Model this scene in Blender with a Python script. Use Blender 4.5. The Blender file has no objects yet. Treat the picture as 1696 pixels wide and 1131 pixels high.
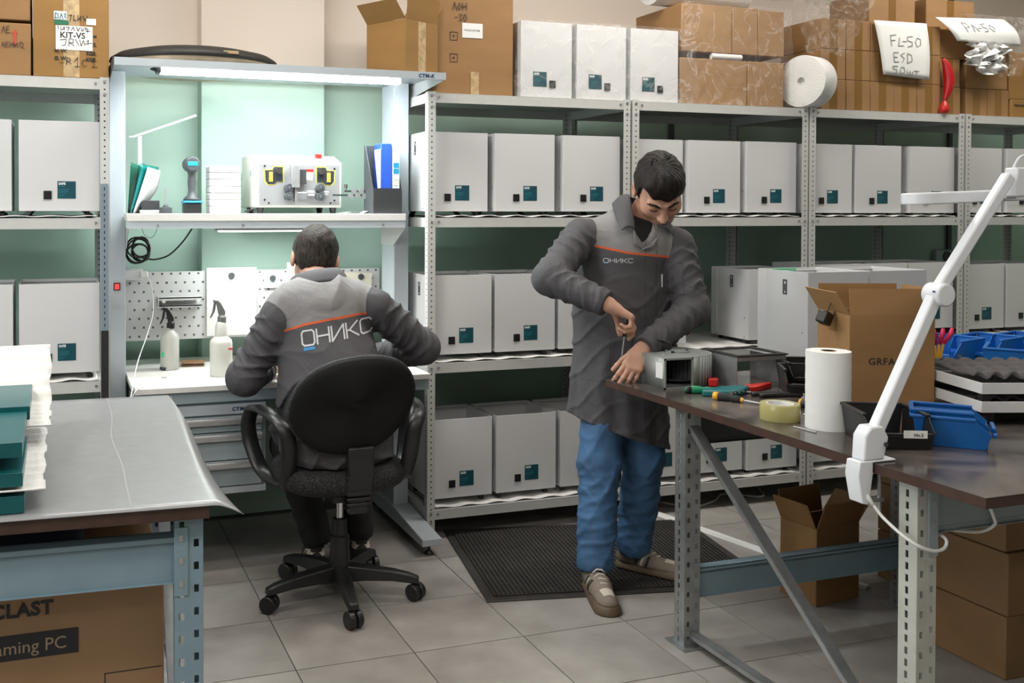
import bpy, bmesh, math, random
import numpy as np
from mathutils import Vector, Matrix
from mathutils.bvhtree import BVHTree

random.seed(7)
rng = np.random.default_rng(7)
SC = bpy.context.scene
COL = SC.collection
PI = math.pi

# ------------------------------------------------------------------ camera
YAW, PITCH, ROLL, CAM_H = 0.3232, 0.0155, 0.0019, 1.46893
_r = Vector((math.cos(YAW), -math.sin(YAW), 0)); _f0 = Vector((math.sin(YAW), math.cos(YAW), 0)); _u0 = Vector((0, 0, 1))
_f = _f0 * math.cos(PITCH) - _u0 * math.sin(PITCH); _u1 = _u0 * math.cos(PITCH) + _f0 * math.sin(PITCH)
_R = _r * math.cos(ROLL) + _u1 * math.sin(ROLL); _U = _u1 * math.cos(ROLL) - _r * math.sin(ROLL)
cam_data = bpy.data.cameras.new('camera')
cam_data.sensor_width = 36.0
cam_data.lens = 1636.83 / 1696 * 36.0
cam_data.shift_x = (848 - 642.83) / 1696
cam_data.shift_y = (370.96 - 565.5) / 1696
cam_data.clip_start = 0.05
cam = bpy.data.objects.new('camera', cam_data); COL.objects.link(cam)
cam.matrix_world = Matrix(((_R.x, _U.x, -_f.x, 0), (_R.y, _U.y, -_f.y, 0), (_R.z, _U.z, -_f.z, CAM_H), (0, 0, 0, 1)))
SC.camera = cam

# ------------------------------------------------------------------ world, exposure
world = bpy.data.worlds.new('world'); SC.world = world; world.use_nodes = True
bg = world.node_tree.nodes['Background']
bg.inputs[0].default_value = (0.75, 0.87, 1.0, 1); bg.inputs[1].default_value = 1.0
SC.view_settings.view_transform = 'Standard'; SC.view_settings.look = 'None'
SC.view_settings.exposure = -0.1; SC.view_settings.gamma = 1.0; SC.view_settings.use_curve_mapping = False
SC.cycles.max_bounces = 8; SC.cycles.diffuse_bounces = 4; SC.cycles.glossy_bounces = 3
SC.cycles.transparent_max_bounces = 12; SC.cycles.sample_clamp_indirect = 6.0
SC.cycles.caustics_reflective = False; SC.cycles.caustics_refractive = False

# ceiling lamps of the room (their housings are built with the ceiling further down)
CEIL_Z = 3.1
CEILING_LAMPS = [(-1.5, 2.4), (-1.5, 0.6), (0.4, 3.35), (2.5, 3.55), (0.6, 0.9), (2.9, 1.0), (4.6, 3.5), (-1.4, -1.6), (1.2, -1.6), (3.6, -1.6)]
LAMP_POWER = [30, 25, 23, 21, 18, 9, 15, 5, 4, 2]
def area_light(name, loc, sx, sy, power, color, rot=(0, 0, 0)):
    l = bpy.data.lights.new(name, 'AREA'); l.shape = 'RECTANGLE'; l.size = sx; l.size_y = sy; l.energy = power; l.color = color
    o = bpy.data.objects.new(name, l); COL.objects.link(o); o.location = loc; o.rotation_euler = rot
    return o
for (x, y), pw in zip(CEILING_LAMPS, LAMP_POWER):
    area_light('ceiling_lamp_light', (x, y, CEIL_Z - 0.03), 1.18, 0.28, pw, (1.0, 0.95, 0.88))
# daylight through the window in the left wall
area_light('window_daylight', (-2.95, 1.6, 1.75), 1.3, 1.9, 34, (0.80, 0.90, 1.0), (0, -PI / 2, 0))

# ------------------------------------------------------------------ materials
MATS = {}
def mat(name, color, rough=0.5, metal=0.0, noise=None, bump=None, spec=0.5, emit=None, trans=0.0, alpha=1.0, coat=0.0, sheen=0.0):
    """noise=(scale, amount[, stretch xyz]) varies the colour, bump=(scale, strength) the relief"""
    m = bpy.data.materials.new(name); m.use_nodes = True
    nt = m.node_tree; b = nt.nodes['Principled BSDF']
    b.inputs['Base Color'].default_value = (*color, 1); b.inputs['Roughness'].default_value = rough
    b.inputs['Metallic'].default_value = metal; b.inputs['Specular IOR Level'].default_value = spec
    b.inputs['Transmission Weight'].default_value = trans; b.inputs['Alpha'].default_value = alpha
    b.inputs['Coat Weight'].default_value = coat
    if sheen: b.inputs['Sheen Weight'].default_value = sheen
    if emit:
        b.inputs['Emission Color'].default_value = (*emit[0], 1); b.inputs['Emission Strength'].default_value = emit[1]
    if noise or bump:
        tc = nt.nodes.new('ShaderNodeTexCoord')
    if noise:
        n = nt.nodes.new('ShaderNodeTexNoise'); n.inputs['Scale'].default_value = noise[0]; n.inputs['Detail'].default_value = 6
        src = tc.outputs['Object']
        if len(noise) > 2:
            mp = nt.nodes.new('ShaderNodeMapping'); mp.inputs['Scale'].default_value = noise[2]
            nt.links.new(src, mp.inputs[0]); src = mp.outputs[0]
        nt.links.new(src, n.inputs['Vector'])
        r = nt.nodes.new('ShaderNodeMapRange'); r.inputs[1].default_value = 0.3; r.inputs[2].default_value = 0.7
        r.inputs[3].default_value = 1 - noise[1]; r.inputs[4].default_value = 1 + noise[1]
        nt.links.new(n.outputs[0], r.inputs[0])
        v = nt.nodes.new('ShaderNodeMix'); v.data_type = 'RGBA'; v.blend_type = 'MULTIPLY'; v.inputs[0].default_value = 1
        v.inputs[6].default_value = (*color, 1); nt.links.new(r.outputs[0], v.inputs[7])
        nt.links.new(v.outputs[2], b.inputs['Base Color'])
    if bump:
        n2 = nt.nodes.new('ShaderNodeTexNoise'); n2.inputs['Scale'].default_value = bump[0]; n2.inputs['Detail'].default_value = 4
        nt.links.new(tc.outputs['Object'], n2.inputs['Vector'])
        bp = nt.nodes.new('ShaderNodeBump'); bp.inputs['Strength'].default_value = bump[1]; bp.inputs['Distance'].default_value = 0.004
        nt.links.new(n2.outputs[0], bp.inputs['Height']); nt.links.new(bp.outputs[0], b.inputs['Normal'])
    MATS[name] = m
    return m
def M(n): return MATS[n]

mat('shelf_paint', (0.56, 0.56, 0.54), 0.42, noise=(30, 0.03))
mat('shelf_panel', (0.36, 0.37, 0.36), 0.5)
mat('shelf_strip', (0.20, 0.26, 0.32), 0.45)
mat('box_white', (0.67, 0.67, 0.675), 0.38, noise=(4, 0.02))
mat('box_inner', (0.52, 0.56, 0.60), 0.45)
mat('label_teal', (0.006, 0.068, 0.092), 0.4)
mat('label_line', (0.02, 0.19, 0.23), 0.5)
mat('white_print', (0.75, 0.8, 0.8), 0.5)
mat('black_plastic', (0.012, 0.012, 0.013), 0.38)
mat('black_matte', (0.014, 0.014, 0.015), 0.75, noise=(60, 0.2))
mat('dark_plastic', (0.035, 0.037, 0.04), 0.45)
mat('chrome', (0.72, 0.72, 0.73), 0.18, 1.0)
mat('steel', (0.50, 0.51, 0.52), 0.36, 0.75, noise=(40, 0.08))
mat('zinc', (0.44, 0.46, 0.475), 0.42, 0.85, noise=(18, 0.16))
mat('bolt', (0.42, 0.43, 0.45), 0.35, 0.8)
mat('ws_paint', (0.46, 0.51, 0.55), 0.4, noise=(20, 0.03))
mat('ws_light', (0.60, 0.61, 0.61), 0.45)
mat('drawer_paint', (0.33, 0.40, 0.43), 0.4)
mat('worktop_white', (0.70, 0.685, 0.66), 0.5, noise=(90, 0.04))
mat('foam_white', (0.72, 0.71, 0.69), 0.7, bump=(90, 0.5))
mat('paper', (0.78, 0.78, 0.76), 0.75)
mat('paper_cream', (0.74, 0.69, 0.56), 0.75)
mat('paper_blue', (0.62, 0.78, 0.82), 0.7)
mat('ink', (0.02, 0.02, 0.025), 0.6)
mat('pencil', (0.28, 0.27, 0.27), 0.7)
mat('red_print', (0.5, 0.06, 0.04), 0.6)
mat('logo_blue', (0.02, 0.055, 0.14), 0.5)
mat('carton', (0.30, 0.162, 0.062), 0.72, noise=(5, 0.08, (1, 1, 3)))
mat('carton_b', (0.295, 0.155, 0.042), 0.72, noise=(4, 0.10, (1, 1, 3)))
mat('carton_c', (0.33, 0.183, 0.075), 0.7, noise=(6, 0.07, (1, 1, 3)))
mat('carton_in', (0.29, 0.16, 0.07), 0.8, noise=(8, 0.08))
mat('carton_edge', (0.46, 0.31, 0.17), 0.8, noise=(200, 0.15))
mat('tape_brown', (0.22, 0.115, 0.03), 0.28, noise=(60, 0.10, (1, 1, 8)))
mat('tape_clear', (0.50, 0.36, 0.20), 0.15, noise=(40, 0.25))
mat('bench_blue', (0.20, 0.29, 0.345), 0.42, noise=(12, 0.05))
mat('bench_cream', (0.50, 0.51, 0.47), 0.45, 0.2, noise=(15, 0.08))
mat('laminate_edge', (0.055, 0.027, 0.019), 0.5, noise=(25, 0.2))
mat('linoleum', (0.25, 0.255, 0.26), 0.30, noise=(25, 0.07), bump=(300, 0.05))
mat('blue_plastic', (0.006, 0.105, 0.36), 0.36)
mat('blue_bright', (0.012, 0.16, 0.56), 0.36)
mat('teal_paint', (0.004, 0.095, 0.105), 0.33, noise=(10, 0.05))
mat('rubber', (0.020, 0.018, 0.017), 0.7, noise=(20, 0.3))
mat('rubber_mat', (0.030, 0.026, 0.024), 0.62, noise=(12, 0.25))
mat('cable_white', (0.75, 0.75, 0.73), 0.45)
mat('cable_black', (0.01, 0.01, 0.01), 0.45)
mat('lamp_white', (0.74, 0.76, 0.80), 0.35)
mat('tube_glow', (1, 1, 1), 0.5, emit=((0.95, 1.0, 0.99), 48.0))
mat('wrap_film', (0.9, 0.88, 0.86), 0.12)
mat('grey_foam', (0.095, 0.085, 0.09), 0.85, bump=(120, 0.4))
mat('fan_metal', (0.30, 0.325, 0.31), 0.48, 0.35, noise=(9, 0.10))
mat('tape_yellow', (0.56, 0.50, 0.20), 0.22, trans=0.25)
mat('green_hand', (0.01, 0.23, 0.10), 0.35)
mat('teal_hand', (0.004, 0.13, 0.14), 0.3)
mat('red_plastic', (0.55, 0.02, 0.015), 0.35)
mat('red_fabric', (0.42, 0.008, 0.012), 0.3)
mat('yellow_plastic', (0.75, 0.40, 0.03), 0.4)
mat('pink_plastic', (0.65, 0.02, 0.10), 0.4)
mat('orange_plastic', (0.8, 0.13, 0.01), 0.4)
mat('leather', (0.26, 0.14, 0.065), 0.5, noise=(60, 0.12))
mat('bottle_plastic', (0.80, 0.80, 0.74), 0.35, trans=0.35)
mat('folder_green', (0.01, 0.20, 0.13), 0.25, trans=0.3)
mat('folder_teal', (0.01, 0.24, 0.24), 0.25, trans=0.3)
mat('binder_blue', (0.03, 0.10, 0.55), 0.35)
mat('machine_white', (0.70, 0.70, 0.64), 0.42)
mat('machine_plate', (0.56, 0.57, 0.59), 0.32, 0.7, noise=(8, 0.05))
mat('navy_panel', (0.02, 0.025, 0.035), 0.45)
mat('yellow_line', (0.75, 0.70, 0.05), 0.5)
mat('amber_led', (0.8, 0.3, 0.03), 0.4, emit=((1.0, 0.45, 0.08), 1.2))
mat('red_led', (0.8, 0.02, 0.02), 0.4, emit=((1.0, 0.05, 0.04), 1.5))
mat('charcoal', (0.055, 0.06, 0.065), 0.5)
mat('cyan_plastic', (0.02, 0.28, 0.50), 0.4)
mat('green_tape', (0.01, 0.50, 0.20), 0.5)
mat('yellow_box', (0.50, 0.52, 0.20), 0.6)
mat('tan_cloth', (0.40, 0.28, 0.16), 0.8)
mat('ceiling_paint', (0.74, 0.73, 0.70), 0.8)
mat('cream_paint', (0.40, 0.35, 0.30), 0.8)
mat('window_glow', (1, 1, 1), 0.5, emit=((0.80, 0.90, 1.0), 2.0))

# wall: mint-green paint below, cream above the paint line
def wall_material():
    m = bpy.data.materials.new('painted_wall'); m.use_nodes = True; nt = m.node_tree; b = nt.nodes['Principled BSDF']
    tc = nt.nodes.new('ShaderNodeTexCoord'); sp = nt.nodes.new('ShaderNodeSeparateXYZ'); nt.links.new(tc.outputs['Object'], sp.inputs[0])
    gt = nt.nodes.new('ShaderNodeMath'); gt.operation = 'GREATER_THAN'; gt.inputs[1].default_value = 2.12; nt.links.new(sp.outputs[2], gt.inputs[0])
    mx = nt.nodes.new('ShaderNodeMix'); mx.data_type = 'RGBA'
    mx.inputs[6].default_value = (0.385, 0.535, 0.455, 1); mx.inputs[7].default_value = (0.84, 0.735, 0.64, 1)
    nt.links.new(gt.outputs[0], mx.inputs[0]); nt.links.new(mx.outputs[2], b.inputs['Base Color'])
    b.inputs['Roughness'].default_value = 0.6
    n = nt.nodes.new('ShaderNodeTexNoise'); n.inputs['Scale'].default_value = 60; nt.links.new(tc.outputs['Object'], n.inputs['Vector'])
    bp = nt.nodes.new('ShaderNodeBump'); bp.inputs['Strength'].default_value = 0.08; nt.links.new(n.outputs[0], bp.inputs['Height']); nt.links.new(bp.outputs[0], b.inputs['Normal'])
    MATS['painted_wall'] = m
wall_material()
# stained brown bench laminate, glossy
def bench_material():
    m = bpy.data.materials.new('bench_laminate'); m.use_nodes = True; nt = m.node_tree; b = nt.nodes['Principled BSDF']
    tc = nt.nodes.new('ShaderNodeTexCoord')
    n = nt.nodes.new('ShaderNodeTexNoise'); n.inputs['Scale'].default_value = 4.5; n.inputs['Detail'].default_value = 8; n.inputs['Distortion'].default_value = 1.2
    nt.links.new(tc.outputs['Object'], n.inputs['Vector'])
    cr = nt.nodes.new('ShaderNodeValToRGB'); cr.color_ramp.elements[0].position = 0.38; cr.color_ramp.elements[1].position = 0.68
    cr.color_ramp.elements[0].color = (0.055, 0.047, 0.044, 1); cr.color_ramp.elements[1].color = (0.15, 0.125, 0.11, 1)
    nt.links.new(n.outputs[0], cr.inputs[0]); nt.links.new(cr.outputs[0], b.inputs['Base Color'])
    rr = nt.nodes.new('ShaderNodeMapRange'); rr.inputs[3].default_value = 0.07; rr.inputs[4].default_value = 0.26
    nt.links.new(n.outputs[0], rr.inputs[0]); nt.links.new(rr.outputs[0], b.inputs['Roughness'])
    b.inputs['Specular IOR Level'].default_value = 0.9
    MATS['bench_laminate'] = m
bench_material()
# thin clear plastic film: mostly see-through, wrinkle highlights painted in as pale noise lines
def film_material():
    m = bpy.data.materials.new('film'); m.use_nodes = True; nt = m.node_tree
    for n in list(nt.nodes): nt.nodes.remove(n)
    out = nt.nodes.new('ShaderNodeOutputMaterial'); mx = nt.nodes.new('ShaderNodeMixShader'); tr = nt.nodes.new('ShaderNodeBsdfTransparent')
    b = nt.nodes.new('ShaderNodeBsdfPrincipled'); b.inputs['Base Color'].default_value = (0.80, 0.76, 0.73, 1); b.inputs['Roughness'].default_value = 0.16
    tc = nt.nodes.new('ShaderNodeTexCoord'); n = nt.nodes.new('ShaderNodeTexNoise'); n.inputs['Scale'].default_value = 5; n.inputs['Detail'].default_value = 4; n.inputs['Distortion'].default_value = 2.2
    nt.links.new(tc.outputs['Object'], n.inputs['Vector'])
    sb = nt.nodes.new('ShaderNodeMath'); sb.operation = 'SUBTRACT'; sb.inputs[1].default_value = 0.5; nt.links.new(n.outputs[0], sb.inputs[0]); ab = nt.nodes.new('ShaderNodeMath'); ab.operation = 'ABSOLUTE'; nt.links.new(sb.outputs[0], ab.inputs[0])
    cr = nt.nodes.new('ShaderNodeMapRange'); cr.inputs[1].default_value = 0.0; cr.inputs[2].default_value = 0.030; cr.inputs[3].default_value = 0.24; cr.inputs[4].default_value = 0.06
    nt.links.new(ab.outputs[0], cr.inputs[0]); nt.links.new(cr.outputs[0], mx.inputs[0])
    bp = nt.nodes.new('ShaderNodeBump'); bp.inputs['Strength'].default_value = 0.9; bp.inputs['Distance'].default_value = 0.02; nt.links.new(n.outputs[0], bp.inputs['Height']); nt.links.new(bp.outputs[0], b.inputs['Normal'])
    nt.links.new(tr.outputs[0], mx.inputs[1]); nt.links.new(b.outputs[0], mx.inputs[2]); nt.links.new(mx.outputs[0], out.inputs[0])
    MATS['film'] = m
film_material()
# painted post with a row of small round holes every 25 mm (too small to be cut at this distance)
def perforated(name, color, pitch, rad, along_x):
    m = bpy.data.materials.new(name); m.use_nodes = True; nt = m.node_tree; b = nt.nodes['Principled BSDF']
    tc = nt.nodes.new('ShaderNodeTexCoord'); sp = nt.nodes.new('ShaderNodeSeparateXYZ'); nt.links.new(tc.outputs['Object'], sp.inputs[0])
    def mth(op, a, bb):
        k = nt.nodes.new('ShaderNodeMath'); k.operation = op
        for i, v in enumerate((a, bb)):
            if v is None: continue
            if isinstance(v, (int, float)): k.inputs[i].default_value = v
            else: nt.links.new(v, k.inputs[i])
        return k.outputs[0]
    fz = mth('SUBTRACT', mth('MODULO', sp.outputs[2], pitch), pitch / 2)
    fx = mth('SUBTRACT', sp.outputs[0], along_x); fx = mth('ABSOLUTE', fx, None)
    fy = mth('SUBTRACT', sp.outputs[1], along_x)
    # either flange: the smaller of the two distances from the middle line
    dy = mth('ABSOLUTE', fy, None); dm = mth('MINIMUM', fx, dy)
    d = mth('ADD', mth('MULTIPLY', fz, fz), mth('MULTIPLY', dm, dm))
    lt = mth('LESS_THAN', d, rad * rad)
    mx = nt.nodes.new('ShaderNodeMix'); mx.data_type = 'RGBA'; mx.inputs[6].default_value = (*color, 1); mx.inputs[7].default_value = (0.03, 0.03, 0.03, 1)
    nt.links.new(lt, mx.inputs[0]); nt.links.new(mx.outputs[2], b.inputs['Base Color']); b.inputs['Roughness'].default_value = 0.42
    MATS[name] = m
perforated('shelf_post', (0.56, 0.56, 0.54), 0.025, 0.0036, 0.018)

# ------------------------------------------------------------------ mesh helpers
class MB:
    def __init__(s): s.v = []; s.f = []
    def add(s, vs, fs, T=None):
        n = len(s.v)
        s.v += [tuple(T @ Vector(p)) for p in vs] if T is not None else [tuple(p) for p in vs]
        s.f += [tuple(i + n for i in f) for f in fs]
        return s
    def box(s, x0, x1, y0, y1, z0, z1, T=None):
        return s.add([(x0, y0, z0), (x1, y0, z0), (x1, y1, z0), (x0, y1, z0), (x0, y0, z1), (x1, y0, z1), (x1, y1, z1), (x0, y1, z1)],
                     [(0, 3, 2, 1), (4, 5, 6, 7), (0, 1, 5, 4), (1, 2, 6, 5), (2, 3, 7, 6), (3, 0, 4, 7)], T)
    def cbox(s, c, d, T=None):
        return s.box(c[0] - d[0] / 2, c[0] + d[0] / 2, c[1] - d[1] / 2, c[1] + d[1] / 2, c[2] - d[2] / 2, c[2] + d[2] / 2, T)
    def cyl(s, p0, p1, r0, r1=None, n=16, caps=True, T=None):
        r1 = r0 if r1 is None else r1
        p0 = Vector(p0); p1 = Vector(p1); a = (p1 - p0).normalized()
        u = a.orthogonal().normalized(); w = a.cross(u)
        vs = []
        for p, r in ((p0, r0), (p1, r1)):
            for i in range(n):
                t = 2 * PI * i / n; vs.append(p + (u * math.cos(t) + w * math.sin(t)) * r)
        fs = [(i, (i + 1) % n, n + (i + 1) % n, n + i) for i in range(n)]
        if caps: fs += [tuple(range(n - 1, -1, -1)), tuple(range(n, 2 * n))]
        return s.add(vs, fs, T)
    def tube(s, pts, r, n=8, closed=False, T=None):
        pts = [Vector(p) for p in pts]; N = len(pts); vs = []; fs = []
        rs = r if isinstance(r, (list, tuple)) else [r] * N
        u = None
        for i, p in enumerate(pts):
            if closed: a = (pts[(i + 1) % N] - pts[i - 1])
            else: a = pts[min(i + 1, N - 1)] - pts[max(i - 1, 0)]
            a.normalize()
            u = a.orthogonal().normalized() if u is None else (u - a * u.dot(a)).normalized()
            w = a.cross(u)
            for k in range(n):
                t = 2 * PI * k / n; vs.append(p + (u * math.cos(t) + w * math.sin(t)) * rs[i])
        for i in range(N if closed else N - 1):
            j = (i + 1) % N
            for k in range(n): fs.append((i * n + k, i * n + (k + 1) % n, j * n + (k + 1) % n, j * n + k))
        if not closed: fs += [tuple(range(n - 1, -1, -1)), tuple(range((N - 1) * n, N * n))]
        return s.add(vs, fs, T)
    def lathe(s, prof, n=24, T=None, c=(0, 0, 0)):
        vs = []; fs = []
        for (r, z) in prof:
            for k in range(n):
                t = 2 * PI * k / n; vs.append((c[0] + r * math.cos(t), c[1] + r * math.sin(t), c[2] + z))
        for i in range(len(prof) - 1):
            for k in range(n): fs.append((i * n + k, i * n + (k + 1) % n, (i + 1) * n + (k + 1) % n, (i + 1) * n + k))
        if prof[0][0] > 1e-5: fs.append(tuple(range(n - 1, -1, -1)))
        if prof[-1][0] > 1e-5: fs.append(tuple(range((len(prof) - 1) * n, len(prof) * n)))
        return s.add(vs, fs, T)
    def prism(s, poly, a, b, axis='y', T=None):
        """poly in the plane across the axis: axis y -> (x, z), axis x -> (y, z), axis z -> (x, y)"""
        mk = {'y': lambda p, t: (p[0], t, p[1]), 'x': lambda p, t: (t, p[0], p[1]), 'z': lambda p, t: (p[0], p[1], t)}[axis]
        n = len(poly)
        vs = [mk(p, a) for p in poly] + [mk(p, b) for p in poly]
        fs = [tuple(range(n)), tuple(range(2 * n - 1, n - 1, -1))] + [(i, n + i, n + (i + 1) % n, (i + 1) % n) for i in range(n)]
        return s.add(vs, fs, T)
    def grid(s, fn, nu, nv, th=0.0, T=None):
        """surface fn(u, v) on [0,1]^2, given a thickness along its normals when th > 0"""
        P = [[Vector(fn(i / nu, j / nv)) for j in range(nv + 1)] for i in range(nu + 1)]
        vs = [p for row in P for p in row]; W = nv + 1
        fs = [(i * W + j, (i + 1) * W + j, (i + 1) * W + j + 1, i * W + j + 1) for i in range(nu) for j in range(nv)]
        if th:
            N = len(vs); top = []
            for i in range(nu + 1):
                for j in range(nv + 1):
                    du = P[min(i + 1, nu)][j] - P[max(i - 1, 0)][j]; dv = P[i][min(j + 1, nv)] - P[i][max(j - 1, 0)]
                    nn = du.cross(dv); nn = nn.normalized() if nn.length > 1e-12 else Vector((0, 0, 1)); top.append(P[i][j] + nn * th)
            f2 = [tuple(N + k for k in f) for f in fs]; fs = [tuple(reversed(f)) for f in fs] + f2
            def rim(a, b): fs.append((a, b, N + b, N + a))
            for i in range(nu): rim(i * W, (i + 1) * W); rim((i + 1) * W + nv, i * W + nv)
            for j in range(nv): rim(j + 1, j); rim(nu * W + j, nu * W + j + 1)
            vs = vs + top
        return s.add(vs, fs, T)
    def mesh(s, name):
        me = bpy.data.meshes.new(name); me.from_pydata(s.v, [], s.f); me.update(); return me

RM = {}
def tag(o, label=None, cat=None, group=None, kind=None):
    if label: o['label'] = label
    if cat: o['category'] = cat
    if group: o['group'] = group
    if kind: o['kind'] = kind
    return o
def finish(me, smooth=None, recalc=True):
    if recalc:
        bm = bmesh.new(); bm.from_mesh(me); bmesh.ops.recalc_face_normals(bm, faces=bm.faces); bm.to_mesh(me); bm.free()
    if smooth is not None:
        if smooth >= 180:
            me.polygons.foreach_set('use_smooth', [True] * len(me.polygons))
        else:
            me.polygons.foreach_set('use_smooth', [True] * len(me.polygons)); me.set_sharp_from_angle(angle=math.radians(smooth))
    me.update()
def link(name, me, parent=None, local=False):
    o = bpy.data.objects.new(name, me); COL.objects.link(o)
    if parent is not None:
        o.parent = parent
        if not local and parent.name in RM: o.matrix_parent_inverse = RM[parent.name].inverted()
    return o
def build(name, mb, material, parent=None, smooth=40, bevel=0, seg=2, local=False, recalc=True):
    me = mb if isinstance(mb, bpy.types.Mesh) else mb.mesh(name)
    if not isinstance(mb, bpy.types.Mesh): finish(me, smooth, recalc)
    me.materials.clear(); me.materials.append(M(material) if isinstance(material, str) else material)
    o = link(name, me, parent, local)
    if bevel:
        b = o.modifiers.new('bevel', 'BEVEL'); b.width = bevel; b.segments = seg; b.limit_method = 'ANGLE'; b.angle_limit = math.radians(40)
        b.harden_normals = False
    return o
def root(name, loc, label, cat, group=None, rz=0.0, rot=None):
    o = bpy.data.objects.new(name, None); COL.objects.link(o); o.empty_display_size = 0.05
    o.location = loc; o.rotation_euler = rot if rot else (0, 0, rz)
    RM[o.name] = Matrix.Translation(Vector(loc)) @ o.rotation_euler.to_matrix().to_4x4()
    return tag(o, label, cat, group)
def copy_tree(src, parent=None):
    c = src.copy(); COL.objects.link(c)
    if parent is not None: c.parent = parent
    for ch in [k for k in src.children]: copy_tree(ch, c)
    return c
def again(src, loc, label, rz=None, group=None):
    c = copy_tree(src); c.location = loc
    if rz is not None: c.rotation_euler = (0, 0, rz)
    c['label'] = label
    if group: c['group'] = group
    RM[c.name] = Matrix.Translation(Vector(loc)) @ c.rotation_euler.to_matrix().to_4x4()
    return c
def one(name, mb, material, label, cat, group=None, **kw):
    return tag(build(name, mb, material, None, **kw), label, cat, group)
def Tm(loc, rot=(0, 0, 0), sc=(1, 1, 1)):
    from mathutils import Euler
    return Matrix.Translation(Vector(loc)) @ Euler(rot).to_matrix().to_4x4() @ Matrix.Diagonal((*sc, 1))
def spline(pts, n=8):
    """Catmull-Rom through the points"""
    P = [Vector(p) for p in pts]; out = []
    for i in range(len(P) - 1):
        a = P[i - 1] if i else P[0] * 2 - P[1]; b = P[i]; c = P[i + 1]; d = P[i + 2] if i + 2 < len(P) else P[-1] * 2 - P[-2]
        for k in range(n):
            t = k / n
            out.append(0.5 * ((2 * b) + (c - a) * t + (2 * a - 5 * b + 4 * c - d) * t * t + (3 * b - a - 3 * c + d) * t ** 3))
    return out + [P[-1]]
TXT = {}
def text_mesh(s, size, align='LEFT', bold=0.0, shear=0.0, space=1.0, depth=0.0004):
    cu = bpy.data.curves.new('t', 'FONT'); cu.body = s; cu.size = size; cu.align_x = align; cu.offset = bold; cu.shear = shear; cu.space_character = space
    cu.extrude = depth; cu.resolution_u = 3
    o = bpy.data.objects.new('t', cu); COL.objects.link(o)
    dg = bpy.context.evaluated_depsgraph_get(); me = bpy.data.meshes.new_from_object(o.evaluated_get(dg))
    bpy.data.objects.remove(o); bpy.data.curves.remove(cu)
    return me
def text(name, s, size, material, parent, loc, rot=(PI / 2, 0, 0), align='LEFT', bold=0.0, shear=0.0, space=1.0, sx=1.0, local=False):
    """flat lettering; rot (90 deg, 0, 0) reads on a face that looks toward -Y"""
    me = text_mesh(s, size, align, bold, shear, space); me.transform(Tm(loc, rot, (sx, 1, 1)))
    me.materials.clear(); me.materials.append(M(material))
    return link(name, me, parent, local)
def strokes(mb, lines, w, T):
    """handwriting: flat ribbons along 2-D polylines, T places the (x, y) plane"""
    for ln in lines:
        for (a, b) in zip(ln[:-1], ln[1:]):
            a = Vector((a[0], a[1], 0)); b = Vector((b[0], b[1], 0)); d = (b - a)
            if d.length < 1e-9: continue
            d.normalize(); n = Vector((-d.y, d.x, 0)) * w / 2; e = d * w * 0.4
            vs = [a - e - n, b + e - n, b + e + n, a - e + n]
            mb.add([v for v in vs] + [v + Vector((0, 0, w * 0.15)) for v in vs], [(0, 1, 2, 3), (4, 5, 6, 7), (0, 1, 5, 4), (2, 3, 7, 6)], T)

# ------------------------------------------------------------------ the room
WALL_Y = 4.82
XL, XR, YN = -3.0, 6.4, -3.2
def struct(name, mb, material, parent=None, **kw): return tag(build(name, mb, material, parent, **kw), kind=None if parent else 'structure')
fl = struct('floor', MB().box(XL, XR, YN, WALL_Y, -0.05, -0.0035), mat('grout', (0.10, 0.09, 0.085), 0.85))
TILE = 0.4
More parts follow.
